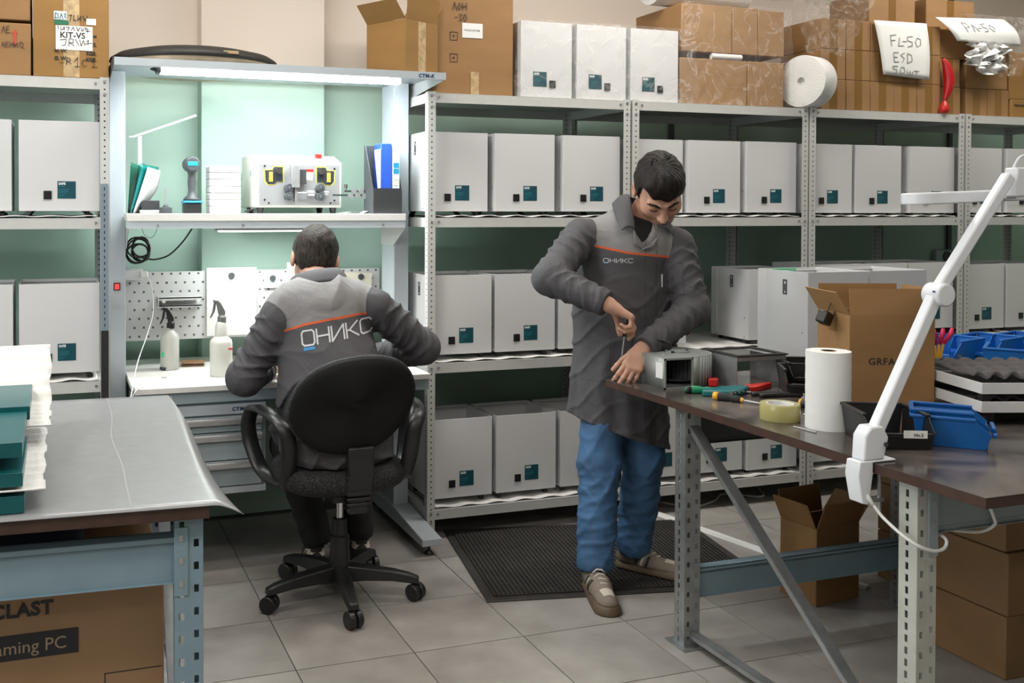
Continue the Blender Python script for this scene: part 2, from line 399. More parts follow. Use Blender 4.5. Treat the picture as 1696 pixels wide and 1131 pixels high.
# tile joints measured in the photograph: a joint crossing at (0.7165, 3.4525)
tx0, ty0 = 0.71653, 3.45253
tm = MB().box(-TILE / 2 + 0.002, TILE / 2 - 0.002, -TILE / 2 + 0.002, TILE / 2 - 0.002, -0.004, 0.0).mesh('tile')
finish(tm)
def tile_material():
    m = bpy.data.materials.new('floor_tile'); m.use_nodes = True; nt = m.node_tree; b = nt.nodes['Principled BSDF']
    tc = nt.nodes.new('ShaderNodeTexCoord'); oi = nt.nodes.new('ShaderNodeObjectInfo')
    ad = nt.nodes.new('ShaderNodeVectorMath'); ad.operation = 'ADD'; nt.links.new(tc.outputs['Object'], ad.inputs[0])
    sc = nt.nodes.new('ShaderNodeVectorMath'); sc.operation = 'SCALE'; sc.inputs['Scale'].default_value = 40
    cb = nt.nodes.new('ShaderNodeCombineXYZ'); nt.links.new(oi.outputs['Random'], cb.inputs[0]); nt.links.new(oi.outputs['Random'], cb.inputs[1])
    nt.links.new(cb.outputs[0], sc.inputs[0]); nt.links.new(sc.outputs[0], ad.inputs[1])
    n = nt.nodes.new('ShaderNodeTexNoise'); n.inputs['Scale'].default_value = 7; n.inputs['Detail'].default_value = 8; nt.links.new(ad.outputs[0], n.inputs['Vector'])
    cr = nt.nodes.new('ShaderNodeValToRGB'); cr.color_ramp.elements[0].position = 0.3; cr.color_ramp.elements[1].position = 0.75
    cr.color_ramp.elements[0].color = (0.262, 0.240, 0.220, 1); cr.color_ramp.elements[1].color = (0.372, 0.347, 0.322, 1)
    nt.links.new(n.outputs[0], cr.inputs[0])
    va = nt.nodes.new('ShaderNodeMapRange'); va.inputs[3].default_value = 0.95; va.inputs[4].default_value = 1.05; nt.links.new(oi.outputs['Random'], va.inputs[0])
    mx = nt.nodes.new('ShaderNodeMix'); mx.data_type = 'RGBA'; mx.blend_type = 'MULTIPLY'; mx.inputs[0].default_value = 1
    nt.links.new(cr.outputs[0], mx.inputs[6]); nt.links.new(va.outputs[0], mx.inputs[7]); nt.links.new(mx.outputs[2], b.inputs['Base Color'])
    rr = nt.nodes.new('ShaderNodeMapRange'); rr.inputs[3].default_value = 0.38; rr.inputs[4].default_value = 0.6; nt.links.new(n.outputs[0], rr.inputs[0]); nt.links.new(rr.outputs[0], b.inputs['Roughness'])
    MATS['floor_tile'] = m
tile_material(); tm.materials.append(M('floor_tile'))
far = MB()
for i in range(-10, 15):
    for j in range(-17, 4):
        cx, cy = tx0 + (i + 0.5) * TILE, ty0 + (j + 0.5) * TILE
        if cx < XL or cx > XR or cy > WALL_Y or cy < YN: continue
        if 1.9 < cy and -0.9 < cx < 5.2:
            o = link('tile', tm, fl, True); o.location = (cx, cy, 0)
        else:
            far.box(cx - 0.198, cx + 0.198, cy - 0.198, cy + 0.198, -0.004, 0)
tag(build('tiles', far, 'floor_tile', fl, smooth=None), kind='stuff')
wb = struct('wall_back', MB().box(XL, XR, WALL_Y, WALL_Y + 0.12, 0, CEIL_Z), 'painted_wall')
build('pilaster', MB().box(0.645, 1.245, 4.70, WALL_Y + 0.01, 0, CEIL_Z), 'painted_wall', wb, bevel=0.004)
wl = struct('wall_left', MB().box(XL - 0.12, XL, YN, WALL_Y, 0, CEIL_Z), 'painted_wall')
struct('wall_right', MB().box(XR, XR + 0.12, YN, WALL_Y, 0, CEIL_Z), 'painted_wall')
struct('wall_rear', MB().box(XL, XR, YN - 0.12, YN, 0, CEIL_Z), 'cream_paint')
struct('ceiling', MB().box(XL, XR, YN, WALL_Y, CEIL_Z, CEIL_Z + 0.1), 'ceiling_paint')
bb = MB().box(XL, 0.645, WALL_Y - 0.012, WALL_Y - 0.0005, 0, 0.09).box(1.245, XR, WALL_Y - 0.012, WALL_Y - 0.0005, 0, 0.09)
struct('baseboard_back', bb, mat('baseboard_grey', (0.16, 0.16, 0.16), 0.5))
w1 = struct('window_1', MB().box(XL + 0.001, XL + 0.012, 0.65, 2.55, 1.1, 2.4), 'window_glow')
fr = MB()
for (a, b, c, d) in ((0.6, 2.6, 1.04, 1.1), (0.6, 2.6, 2.4, 2.46), (0.6, 0.66, 1.04, 2.46), (2.54, 2.6, 1.04, 2.46), (1.57, 1.63, 1.1, 2.4)): fr.box(XL + 0.001, XL + 0.05, a, b, c, d)
build('window_frame', fr, 'lamp_white', w1)
# ------------------------------------------------------------------ shelving units
SH_Y0, SH_Y1, SH_W = 4.063, 4.655, 1.02
LEVELS = [0.091, 0.741, 1.387, 1.937]          # underside of each shelf; 42 mm deep
def post_mesh():
    b = MB(); b.box(0, 0.036, 0, 0.0022, 0, 1.985); b.box(0, 0.0022, 0.0022, 0.036, 0, 1.985)
    me = b.mesh('post'); finish(me); me.materials.append(M('shelf_post')); return me
PM = post_mesh()
def make_unit():
    u = root('shelving_unit', (0, SH_Y0, 0), '', 'shelving')
    for (x, y, sx, sy) in ((0, 0, 1, 1), (SH_W, 0, -1, 1), (0, SH_Y1 - SH_Y0, 1, -1), (SH_W, SH_Y1 - SH_Y0, -1, -1)):
        p = link('post', PM, u, True); p.location = (x, y, 0); p.scale = (sx, sy, 1)
        # foot plates
    for z in LEVELS:
        b = MB(); a, c, d = 0.0032, SH_W - 0.0032, SH_Y1 - SH_Y0 - 0.0032
        b.box(a + 0.03, c - 0.03, 0.0028, 0.0052, z, z + 0.041); b.box(a + 0.03, c - 0.03, d - 0.002, d, z, z + 0.041)
        b.box(a, a + 0.002, 0.03, d - 0.03, z, z + 0.041); b.box(c - 0.002, c, 0.03, d - 0.03, z, z + 0.041)
        # returned lips under the edges and the pressed top sheet
        b.box(a + 0.03, c - 0.03, 0.0052, 0.016, z, z + 0.0015)
        b.box(a, c, 0.0024, d, z + 0.041, z + 0.0425)
        s = build('shelf', b, 'shelf_paint', u, local=True, smooth=None)
        k = MB()
        for x in (0.018, SH_W - 0.018):
            for zz in ((z + 0.031, z - 0.02) if z > 1.9 else ((z + 0.03, z - 0.012) if z < 0.2 else (z + 0.022,))):
                k.cyl((x, 0.0, zz), (x, -0.0035, zz), 0.0058, n=10)
        for x in (0.052, SH_W - 0.052): k.cyl((x, 0.0028, z + 0.024), (x, -0.0005, z + 0.024), 0.0052, n=10)
        tag(build('bolts', k, 'bolt', s, local=True), kind='stuff')
    return u
unit = make_unit()
UX = [-0.823, 1.545, 2.577, 3.609, 4.641]
unit.location = (UX[1], SH_Y0, 0)
unit['label'] = 'white metal shelving unit just right of the lit workstation'
unit['group'] = 'white metal shelving units along the wall'
for x, lb in ((UX[0], 'white metal shelving unit at the far left, left of the lit workstation'),
              (UX[2], 'white metal shelving unit right behind the standing man'),
              (UX[3], 'white metal shelving unit behind the tall open carton on the bench'),
              (UX[4], 'white metal shelving unit at the right edge of the picture')):
    again(unit, (x, SH_Y0, 0), lb)

st = root('perforated_strip', (0.176, 4.055, 0.55), 'blue grey perforated metal strip fixed to the far left shelving post', 'metal strip')
build('strip', MB().box(0.163, 0.192, 4.056, 4.0585, 0.985, 1.565), 'shelf_strip', st)
build('dark_strip', MB().box(0.163, 0.192, 4.056, 4.0585, 0.55, 0.984), 'black_matte', st)
hk = MB()
for i in range(23): hk.box(0.1755, 0.1795, 4.0555, 4.0561, 1.0 + i * 0.0245, 1.012 + i * 0.0245)
tag(build('strip_holes', hk, 'ink', st), kind='stuff')
# white wavy foam sheets under the boxes
def foam_sheet(x0, x1, z, label, amp=0.006, y0=4.072):
    ph = random.random() * 6
    f = MB().grid(lambda u, v: (x0 + (x1 - x0) * u, y0 + 0.56 * v, z + 0.0062 + amp * math.sin(u * (x1 - x0) * 46 + ph + 0.8 * math.sin(v * 9)) * (0.7 + 0.3 * math.sin(v * 20 + ph))), 90, 10, th=0.0025)
    one('foam_sheet', f, 'foam_white', label, 'foam sheet', 'white foam sheets lining the shelves', smooth=180)
SURF = [0.1335, 0.7835, 1.4295, 1.98]
names_u = ['far left shelving', 'shelving beside the workstation', 'shelving behind the standing man', 'shelving behind the tall carton', 'shelving at the right edge']
for ui in range(5):
    for si, row in ((0, 'bottom'), (1, 'middle'), (2, 'upper')):
        foam_sheet(UX[ui] + 0.045, UX[ui] + SH_W - 0.045, SURF[si], 'wavy white foam sheet on the %s shelf, %s' % (row, names_u[ui]), amp=0.0042)

# ------------------------------------------------------------------ the white equipment boxes
BW, BD, BH = 0.302, 0.298, 0.354
def caster_mesh():
    b = MB(); b.box(-0.012, 0.012, -0.012, 0.012, -0.004, 0)
    b.prism([(-0.011, -0.003), (0.011, -0.003), (0.022, -0.02), (0.012, -0.024)], -0.0085, -0.006, 'y'); b.prism([(-0.011, -0.003), (0.011, -0.003), (0.022, -0.02), (0.012, -0.024)], 0.006, 0.0085, 'y')
    b.cyl((0.013, -0.0055, -0.0185), (0.013, 0.0055, -0.0185), 0.0125, n=14); b.cyl((0.013, -0.0095, -0.0185), (0.013, 0.0095, -0.0185), 0.003, n=8)
    me = b.mesh('caster'); finish(me, 40); me.materials.append(M('black_plastic')); return me
CM = caster_mesh()
def socket_mesh():
    b = MB(); b.box(-0.015, 0.015, -0.004, 0, -0.0165, 0.0165); b.box(-0.0105, 0.0105, -0.0055, -0.004, -0.011, 0.008)
    me = b.mesh('power_socket'); finish(me); me.materials.append(M('black_plastic')); return me
SM = socket_mesh()
def label_meshes():
    a = MB().box(-0.0345, 0.0345, -0.0008, 0, -0.034, 0.034).mesh('label'); finish(a); a.materials.append(M('label_teal'))
    t = text_mesh('SAFE', 0.0125, 'LEFT', bold=0.0006); t.transform(Tm((-0.030, -0.0011, 0.0205), (PI / 2, 0, 0))); t.materials.clear(); t.materials.append(M('white_print'))
    l = MB()
    for z, w in ((0.003, 0.040), (-0.002, 0.036), (-0.007, 0.038), (-0.012, 0.030), (-0.021, 0.022), (-0.026, 0.016)): l.box(-0.030, -0.030 + w, -0.0013, -0.0008, z - 0.001, z + 0.001)
    l.box(-0.030, -0.008, -0.0014, -0.0008, 0.0125, 0.0152)
    l = l.mesh('label_lines'); finish(l); l.materials.append(M('label_line'))
    return a, t, l
LM = label_meshes()
def shell_mesh(w, d, h):
    t = 0.003; b = MB()
    b.box(0, w, 0, t, 0, h); b.box(0, w, d - t, d, 0, h); b.box(0, t, t, d - t, 0, h); b.box(w - t, w, t, d - t, 0, h); b.box(t, w - t, t, d - t, 0, t)
    # folded rim
    b.box(t, w - t, t, t + 0.010, h - 0.012, h - 0.010); b.box(t, w - t, d - t - 0.01, d - t, h - 0.012, h - 0.010)
    me = b.mesh('body'); finish(me); me.materials.append(M('box_white')); return me
def make_box(w=BW, d=BD, h=BH, flip=False, casters=True, side_logo=True):
    r = root('equipment_box', (0, 0, 0), '', 'box', 'white equipment boxes on the shelves')
    body = link('body', shell_mesh(w, d, h), r, True)
    bv = body.modifiers.new('bevel', 'BEVEL'); bv.width = 0.0018; bv.segments = 2; bv.limit_method = 'ANGLE'
    lx, sx = (w - 0.125, w - 0.196) if not flip else (0.097, 0.161)
    la = link('label', LM[0], r, True); la.location = (lx, -0.0002, 0.083); la['label'] = 'teal product label'
    tx = link('label_text', LM[1], la, True); ln = link('label_lines', LM[2], la, True)
    so = link('power_socket', SM, r, True); so.location = (sx, -0.0002, 0.0625)
    if casters:
        for (x, y, s) in ((0.04, 0.035, -1), (w - 0.05, 0.035, 1), (0.04, d - 0.035, -1), (w - 0.05, d - 0.035, 1)):
            c = link('caster', CM, r, True); c.location = (x, y, 0); c.rotation_euler = (0, 0, random.uniform(-0.6, 0.6) + (PI if s < 0 else 0))
    if side_logo:
        g = MB(); g.box(-0.0015, 0, 0.12, 0.126, 0.26, 0.315); g.box(-0.0015, 0, 0.138, 0.144, 0.26, 0.315); g.box(-0.0015, 0, 0.12, 0.144, 0.312, 0.318); g.box(-0.0015, 0, 0.12, 0.144, 0.257, 0.263); g.box(-0.0015, 0, 0.129, 0.135, 0.27, 0.3)
        k = build('side_latch', g, 'charcoal', r, local=True)
        s = MB(); s.box(-0.0012, 0.0, d - 0.05, d - 0.046, 0.003, h - 0.002); build('side_seam', s, 'paper', r, local=True)
        s = MB()
        for (yy, zz) in ((0.03, 0.012), (0.03, 0.11), (0.25, 0.012)): s.cyl((0, yy, zz), (-0.0025, yy, zz), 0.0035, n=8)
        tag(build('screws', s, 'bolt', r, local=True), kind='stuff')
    return r
proto = make_box()
first = True
def place_box(x, z, label, y=4.10, rz=0.0, group=None):
    global first
    if first:
        first = False; proto.location = (x, y, z); proto.rotation_euler = (0, 0, rz); proto['label'] = label; return proto
    return again(proto, (x, y, z), label, rz, group)
ROWZ = {'top': 1.4575, 'mid': 0.817, 'low': 0.1715}
place_box(1.551, ROWZ['top'], 'white metal box, leftmost on the upper shelf right of the lit workstation', 4.112)
place_box(1.884, ROWZ['top'], 'white metal box, middle one on the upper shelf right of the lit workstation')
place_box(2.229, ROWZ['top'], 'white metal box on the upper shelf directly left of the standing man\'s head', 4.098)
place_box(1.568, ROWZ['mid'], 'open white metal box behind the seated man\'s right elbow on the middle shelf')
place_box(1.889, ROWZ['mid'], 'open white metal box on the middle shelf beside the standing man\'s elbow')
place_box(2.213, ROWZ['mid'], 'white metal box on the middle shelf mostly hidden by the standing man\'s coat')
place_box(1.572, ROWZ['low'], 'open white metal box on the bottom shelf just right of the office chair')
place_box(1.897, ROWZ['low'], 'open white metal box on the bottom shelf, second from the office chair')
place_box(2.225, ROWZ['low'], 'open white metal box on the bottom shelf beside the standing man\'s blue jeans')
place_box(2.590, ROWZ['top'] - 0.006, 'white metal box on the upper shelf behind the standing man\'s head', 4.115)
place_box(2.914, ROWZ['top'] - 0.006, 'white metal box on the upper shelf right of the standing man\'s head')
place_box(3.254, ROWZ['top'] - 0.004, 'white metal box on the upper shelf, second to the right of the standing man\'s head')
place_box(3.272, ROWZ['mid'] - 0.002, 'open white metal box alone on the middle shelf right of the standing man')
place_box(2.604, ROWZ['mid'], 'white metal box on the middle shelf hidden behind the standing man\'s left arm')
place_box(2.937, ROWZ['low'], 'white metal box on the bottom shelf seen past the diagonal bench brace')
place_box(3.27, ROWZ['low'] - 0.01, 'white metal box on the bottom shelf, right of the one behind the diagonal brace')
place_box(2.62, ROWZ['low'], 'white metal box on the bottom shelf behind the standing man\'s legs')
place_box(3.613, ROWZ['top'] - 0.006, 'white metal box, leftmost on the upper shelf above the tall open carton', 4.105)
place_box(3.94, ROWZ['top'] - 0.006, 'white metal box, middle one on the upper shelf above the tall open carton', 4.106)
place_box(4.30, ROWZ['top'] - 0.006, 'white metal box on the upper shelf behind the lamp head\'s left end')
for i, x in enumerate((3.66, 3.98, 4.30)):
    place_box(x, ROWZ['mid'] + 0.015, ['open white metal box on the middle shelf, left one behind the tall open carton', 'open white metal box on the middle shelf, middle one behind the tall open carton', 'open white metal box on the middle shelf behind the white lamp\'s elbow'][i])
place_box(3.652, ROWZ['low'], 'white metal box on the bottom shelf seen just left of the lamp clamp')
place_box(4.652, ROWZ['top'] - 0.004, 'white metal box on the upper shelf behind the lamp\'s upper arm', 4.108)
place_box(4.985, ROWZ['top'] - 0.004, 'white metal box on the upper shelf at the right edge of the picture')
place_box(4.668, ROWZ['mid'] + 0.0, 'white metal box on the middle shelf above the rows of blue bins')
place_box(4.99, ROWZ['mid'] + 0.0, 'white metal box on the middle shelf at the right edge of the picture')
place_box(-0.141, ROWZ['top'], 'white metal box on the upper shelf left of the lit workstation, below the printed carton')
place_box(-0.469, ROWZ['top'], 'white metal box cut by the left picture edge on the upper shelf')
place_box(-0.142, ROWZ['mid'], 'white metal box on the middle shelf left of the lit workstation')
place_box(-0.466, ROWZ['mid'], 'white metal box cut by the left picture edge on the middle shelf')
place_box(-0.12, ROWZ['low'], 'white metal box glimpsed under the left bench on the bottom shelf')

# three wrapped boxes standing on top of the shelving
wrapped = make_box(0.262, 0.29, 0.346, flip=True, casters=False, side_logo=False)
wrapped['group'] = 'wrapped white boxes on top of the shelving'
wrapped.location = (2.006, 4.09, 1.9812); wrapped['label'] = 'film-wrapped white box on top of the shelving, next to the tall plain carton'
again(wrapped, (2.294, 4.09, 1.9812), 'film-wrapped white box on top of the shelving, middle one of three')
again(wrapped, (2.582, 4.09, 1.9812), 'film-wrapped white box on top of the shelving, beside the film-covered cartons')
# two more boxes standing on the right bench behind the carton
place_box(2.838, 0.8635, 'open white box on the right bench, behind the tall carton with green tape', 3.20, 0.0, 'white boxes standing on the bench')
place_box(3.15, 0.8635, 'open white box on the right bench, right one behind the tall carton', 3.205, 0.0, 'white boxes standing on the bench')
gt = MB().box(2.905, 3.03, 3.4895, 3.4945, 1.186, 1.213)
one('green_tape', gt, 'green_tape', 'strip of green tape inside the rim of the white box', 'tape')

# ------------------------------------------------------------------ cartons
def carton(name, x0, x1, y0, y1, z0, z1, label, material='carton', tape=None, group=None, rz=0.0, flute=True):
    """closed carton with flap seams and packing tape on the front"""
    cx, cy = (x0 + x1) / 2, (y0 + y1) / 2
    r = root(name, (cx, cy, z0), label, 'carton', group, rz)
    w, d, h = x1 - x0, y1 - y0, z1 - z0
    b = MB().box(-w / 2, w / 2, -d / 2, d / 2, 0, h)
    build('body', b, material, r, bevel=min(0.004, w * 0.02), local=True)
    if tape == 'v':
        build('tape', MB().box(-0.024, 0.024, -d / 2 - 0.0008, -d / 2 + 0.001, 0.002, h - 0.002), 'tape_brown', r, local=True)
    elif tape == 'h':
        build('tape', MB().box(-w / 2 + 0.002, w / 2 - 0.002, -d / 2 - 0.0008, -d / 2 + 0.001, h / 2 - 0.024, h / 2 + 0.024), 'tape_brown', r, local=True)
    elif tape == 'c':
        build('tape', MB().box(-0.03, 0.03, -d / 2 - 0.0008, -d / 2 + 0.001, 0.002, h - 0.002), 'tape_clear', r, local=True)
    seam = MB().box(-w / 2 + 0.003, w / 2 - 0.003, -0.001, 0.001, h - 0.0005, h + 0.0006)
    build('flap_seam', seam, 'carton_edge', r, local=True)
    return r
TOPZ = 1.9815
# far left: printed carton and two cartons cut by the picture edge
k = carton('printed_carton', -0.086, 0.197, 4.08, 4.45, TOPZ, 2.33, 'ochre printed carton with a white lettered sheet on top of the left shelving', 'carton_b', 'c')
fy = 4.0785
build('sheet', MB().box(-0.003, 0.135, fy - 0.0012, fy, 2.088, 2.183), 'paper', k)
text('printed_text', 'KIT-VS', 0.033, 'ink', k, (0.012, fy - 0.0016, 2.135), bold=0.0006)
hand = MB()
T = Tm((0, fy - 0.0018, 0), (PI / 2, 0, 0))
strokes(hand, [[(0.014, 2.126), (0.036, 2.129), (0.032, 2.106), (0.022, 2.104)], [(0.046, 2.103), (0.047, 2.132), (0.062, 2.130), (0.062, 2.117), (0.047, 2.117), (0.066, 2.106)], [(0.070, 2.132), (0.083, 2.107)], [(0.086, 2.130), (0.092, 2.106), (0.1, 2.128), (0.106, 2.108)], [(0.112, 2.123), (0.119, 2.130), (0.117, 2.112)], [(0.107, 2.115), (0.132, 2.119)],
               [(0.005, 2.182), (0.008, 2.168)], [(0.016, 2.178), (0.017, 2.165), (0.024, 2.166), (0.028, 2.178), (0.03, 2.165)], [(0.034, 2.176), (0.048, 2.177), (0.042, 2.163)], [(0.055, 2.165), (0.062, 2.178), (0.068, 2.164)], [(0.074, 2.18), (0.08, 2.164), (0.088, 2.178)], [(0.094, 2.178), (0.094, 2.165), (0.1, 2.166), (0.103, 2.178)], [(0.112, 2.164), (0.108, 2.178), (0.118, 2.172), (0.114, 2.162), (0.124, 2.166)]], 0.0022, T)
strokes(hand, [[(0.012, 2.037), (0.028, 2.037)], [(0.036, 2.030), (0.038, 2.058), (0.05, 2.056), (0.05, 2.045), (0.038, 2.045), (0.054, 2.034)], [(0.066, 2.044), (0.078, 2.060), (0.078, 2.024), (0.068, 2.024), (0.086, 2.025)], [(0.110, 2.052), (0.098, 2.052), (0.095, 2.038), (0.1, 2.026), (0.112, 2.028)], [(0.132, 2.044), (0.140, 2.058), (0.140, 2.026), (0.130, 2.025), (0.152, 2.026)]], 0.0022, T)
build('handwriting', hand, 'ink', k)
build('stamp_print', MB().box(0.137, 0.150, fy - 0.0008, fy + .0005, 2.142, 2.150), 'ink', k)
for s, x, z in (('N. W.', -0.008, 2.077), ('KGS.', 0.110, 2.072), ('G. W.', -0.008, 2.048), ('KGS.', 0.110, 2.048), ('S.', 0.137, 2.107)):
    text('printed_text', s, 0.020, 'ink', k, (x, fy - 0.0008, z), bold=0.0006, sx=0.95)
build('sticker', MB().box(-0.010, 0.038, fy - 0.001, fy, 2.205, 2.238), 'paper_blue', k)
build('sticker', MB().box(-0.008, 0.045, fy - 0.001, fy, 2.186, 2.202), mat('sticker_green', (0.02, 0.16, 0.09), 0.5), k)
build('sticker', MB().box(0.111, 0.148, fy - 0.001, fy, 2.190, 2.215), 'paper', k)
hw = MB()
strokes(hw, [[(-0.005, 2.21), (-0.004, 2.23), (0.006, 2.226), (0.006, 2.212), (-0.007, 2.21)], [(0.012, 2.208), (0.018, 2.228), (0.024, 2.208)], [(0.028, 2.228), (0.034, 2.228), (0.03, 2.216), (0.036, 2.212)], [(0.045, 2.222), (0.056, 2.226), (0.05, 2.2)], [(0.064, 2.225), (0.064, 2.205), (0.074, 2.206)], [(0.08, 2.226), (0.08, 2.206), (0.09, 2.222), (0.09, 2.205)], [(0.098, 2.224), (0.108, 2.206), (0.116, 2.226)]], 0.0024, Tm((0, fy - 0.0014, 0), (PI / 2, 0, 0)))
build('handwriting', hw, 'ink', k)
k = carton('marked_carton', -0.46, -0.094, 4.085, 4.45, TOPZ, 2.183, 'brown carton with red arrow at the top left picture edge', 'carton')
fy = 4.0835
build('printed_arrow', MB().prism([(-0.158, 2.10), (-0.147, 2.10), (-0.147, 2.142), (-0.141, 2.142), (-0.1525, 2.158), (-0.164, 2.142), (-0.158, 2.142)], fy - 0.001, fy + 0.0005, 'y'), 'red_print', k)
hw = MB(); strokes(hw, [[(-0.2, 2.142), (-0.193, 2.168), (-0.187, 2.142)], [(-0.172, 2.168), (-0.183, 2.167), (-0.182, 2.142), (-0.170, 2.145)], [(-0.183, 2.156), (-0.173, 2.157)],
    [(-0.2, 2.09), (-0.196, 2.106), (-0.19, 2.088)], [(-0.176, 2.108), (-0.186, 2.106), (-0.186, 2.088), (-0.175, 2.089)], [(-0.186, 2.098), (-0.177, 2.098)], [(-0.170, 2.108), (-0.170, 2.088)], [(-0.170, 2.098), (-0.160, 2.098)], [(-0.160, 2.108), (-0.160, 2.088)], [(-0.155, 2.108), (-0.154, 2.09), (-0.143, 2.106), (-0.143, 2.088)], [(-0.126, 2.09), (-0.136, 2.096), (-0.132, 2.112), (-0.122, 2.104), (-0.126, 2.09), (-0.118, 2.086)]], 0.002, Tm((0, fy - 0.0014, 0), (PI / 2, 0, 0)))
build('handwriting', hw, 'ink', k)
carton('plain_carton', -0.46, -0.096, 4.085, 4.45, 2.194, 2.40, 'brown carton stacked above the one with the red arrow', 'carton')
# tall plain carton between workstation hood and wrapped boxes
k = carton('tall_carton', 1.60, 1.975, 4.105, 4.50, TOPZ, 2.50, 'tall brown carton with white label behind the hood\'s right end', 'carton', None)
fy = 4.1035
build('paper_label', MB().box(1.722, 1.822, fy - 0.001, fy, 2.236, 2.302), 'paper', k)
text('printed_text', '7HH261027798', 0.012, 'pencil', k, (1.730, fy - 0.0015, 2.266))
hw = MB()
strokes(hw, [[(1.675, 2.355), (1.685, 2.39), (1.695, 2.355)], [(1.70, 2.37), (1.708, 2.388), (1.716, 2.372), (1.708, 2.358), (1.70, 2.37)], [(1.724, 2.39), (1.724, 2.358)], [(1.724, 2.374), (1.742, 2.376)], [(1.742, 2.39), (1.742, 2.358)], [(1.688, 2.325), (1.698, 2.325)], [(1.706, 2.338), (1.72, 2.338), (1.711, 2.325), (1.72, 2.315), (1.706, 2.308)], [(1.732, 2.338), (1.728, 2.32), (1.736, 2.308), (1.744, 2.322), (1.739, 2.338), (1.732, 2.338)]], 0.003, Tm((0, fy - 0.0014, 0), (PI / 2, 0, 0)))
build('handwriting', hw, 'ink', k)
sy = MB()
for (a, b) in ((1.664, 2.222), (1.664, 2.125)):
    for (x0, x1, z0, z1) in ((a, a + 0.036, b, b + 0.0015), (a, a + 0.036, b + 0.036, b + 0.0375), (a, a + 0.0015, b, b + 0.037), (a + 0.0345, a + 0.036, b, b + 0.037), (a + 0.014, a + 0.021, b + 0.015, b + 0.023)): sy.box(x0, x1, fy - 0.0008, fy + 0.0005, z0, z1)
build('handling_marks', sy, 'ink', k)
build('tape', MB().box(1.765, 1.805, fy - 0.0008, fy + 0.001, 1.984, 2.085), 'tape_clear', k)
# cartons under the film
def cg(i): return 'plain cartons under the clear film'
for i, (x0, x1, z0, z1, lb) in enumerate(((2.862, 3.252, TOPZ, 2.205, 'wide plain carton under clear film, left of the two in the lower layer'),
        (3.258, 3.474, TOPZ, 2.205, 'plain carton under clear film, beside the white foam roll'),
        (2.87, 3.16, 2.236, 2.468, 'plain carton under clear film, left one of the upper layer'),
        (3.165, 3.313, 2.236, 2.468, 'plain carton under clear film, middle one of the upper layer'),
        (3.318, 3.474, 2.236, 2.462, 'plain carton under clear film, right one of the upper layer'))):
    carton('plain_carton', x0, x1, 4.10, 4.50, z0, z1, lb, 'carton_c', None, cg(i))
build_roll = MB().cyl((3.045, 4.108, 2.2205), (3.22, 4.108, 2.2205), 0.0145, n=20)
one('paper_tube', build_roll, 'paper', 'white paper tube under film between the stacked cartons', 'tube')
# 5 x 3 small cartons with brown tape
gs = 'small taped cartons on the right shelving'
cols = ['first', 'second', 'third', 'fourth', 'fifth']; rows = ['bottom', 'middle', 'top']
sx = [3.700, 3.859, 4.016, 4.172, 4.330]
proto_c = None
for r_ in range(3):
    for c_ in range(5):
        lb = 'small brown taped carton, %s from the foam roll in the %s row' % (cols[c_], rows[r_])
        loc = (sx[c_] + 0.078, 4.09 + 0.15, TOPZ + r_ * 0.1555)
        if proto_c is None: proto_c = carton('small_carton', sx[0], sx[0] + 0.1555, 4.09, 4.39, TOPZ, TOPZ + 0.1545, lb, 'carton', 'v', gs)
        else: again(proto_c, (loc[0], loc[1] + random.uniform(0, 0.004), loc[2]), lb, random.uniform(-0.008, 0.008))
carton('taped_carton', 4.03, 4.34, 4.12, 4.40, TOPZ + 0.468, TOPZ + 0.63, 'brown carton with tape lying above the small cartons behind the handwritten sheet', 'carton_c', 'v')
carton('taped_carton', 4.46, 4.80, 4.16, 4.44, TOPZ + 0.468, TOPZ + 0.63, 'brown carton with tape at the top, left of the upper handwritten sheet', 'carton_c', 'v')
# right-hand group
for (x0, x1, z0, z1, lb, tp) in ((4.500, 4.650, TOPZ, TOPZ + 0.150, 'small taped carton in the bottom row, directly right of the red bag', 'v'),
        (4.500, 4.645, TOPZ + 0.151, TOPZ + 0.302, 'small taped carton in the middle row, right of the red bag', 'v'),
        (4.688, 4.845, TOPZ, TOPZ + 0.148, 'small taped carton, third right of the red bag', 'v'), (4.848, 5.0, TOPZ, TOPZ + 0.148, 'small taped carton left of the ochre one at the right edge', 'v'),
        (4.688, 4.99, TOPZ + 0.149, TOPZ + 0.30, 'brown carton behind the hanging crumpled film', None), (4.46, 4.98, TOPZ + 0.303, TOPZ + 0.455, 'brown carton under the upper handwritten sheet', None)):
    carton('taped_carton', x0, x1, 4.11, 4.42, z0, z1, lb, 'carton', tp, gs)
k = carton('ochre_carton', 5.008, 5.35, 4.10, 4.45, TOPZ, TOPZ + 0.10, 'low ochre carton on the shelving at the right picture edge', 'carton_b', None)
text('printed_text', 'NEO-NN', 0.02, 'ink', k, (5.03, 4.0985, TOPZ + 0.06))
k = carton('ochre_carton', 5.0, 5.35, 4.105, 4.45, TOPZ + 0.101, TOPZ + 0.36, 'taller ochre carton stacked at the right picture edge', 'carton_b', None)

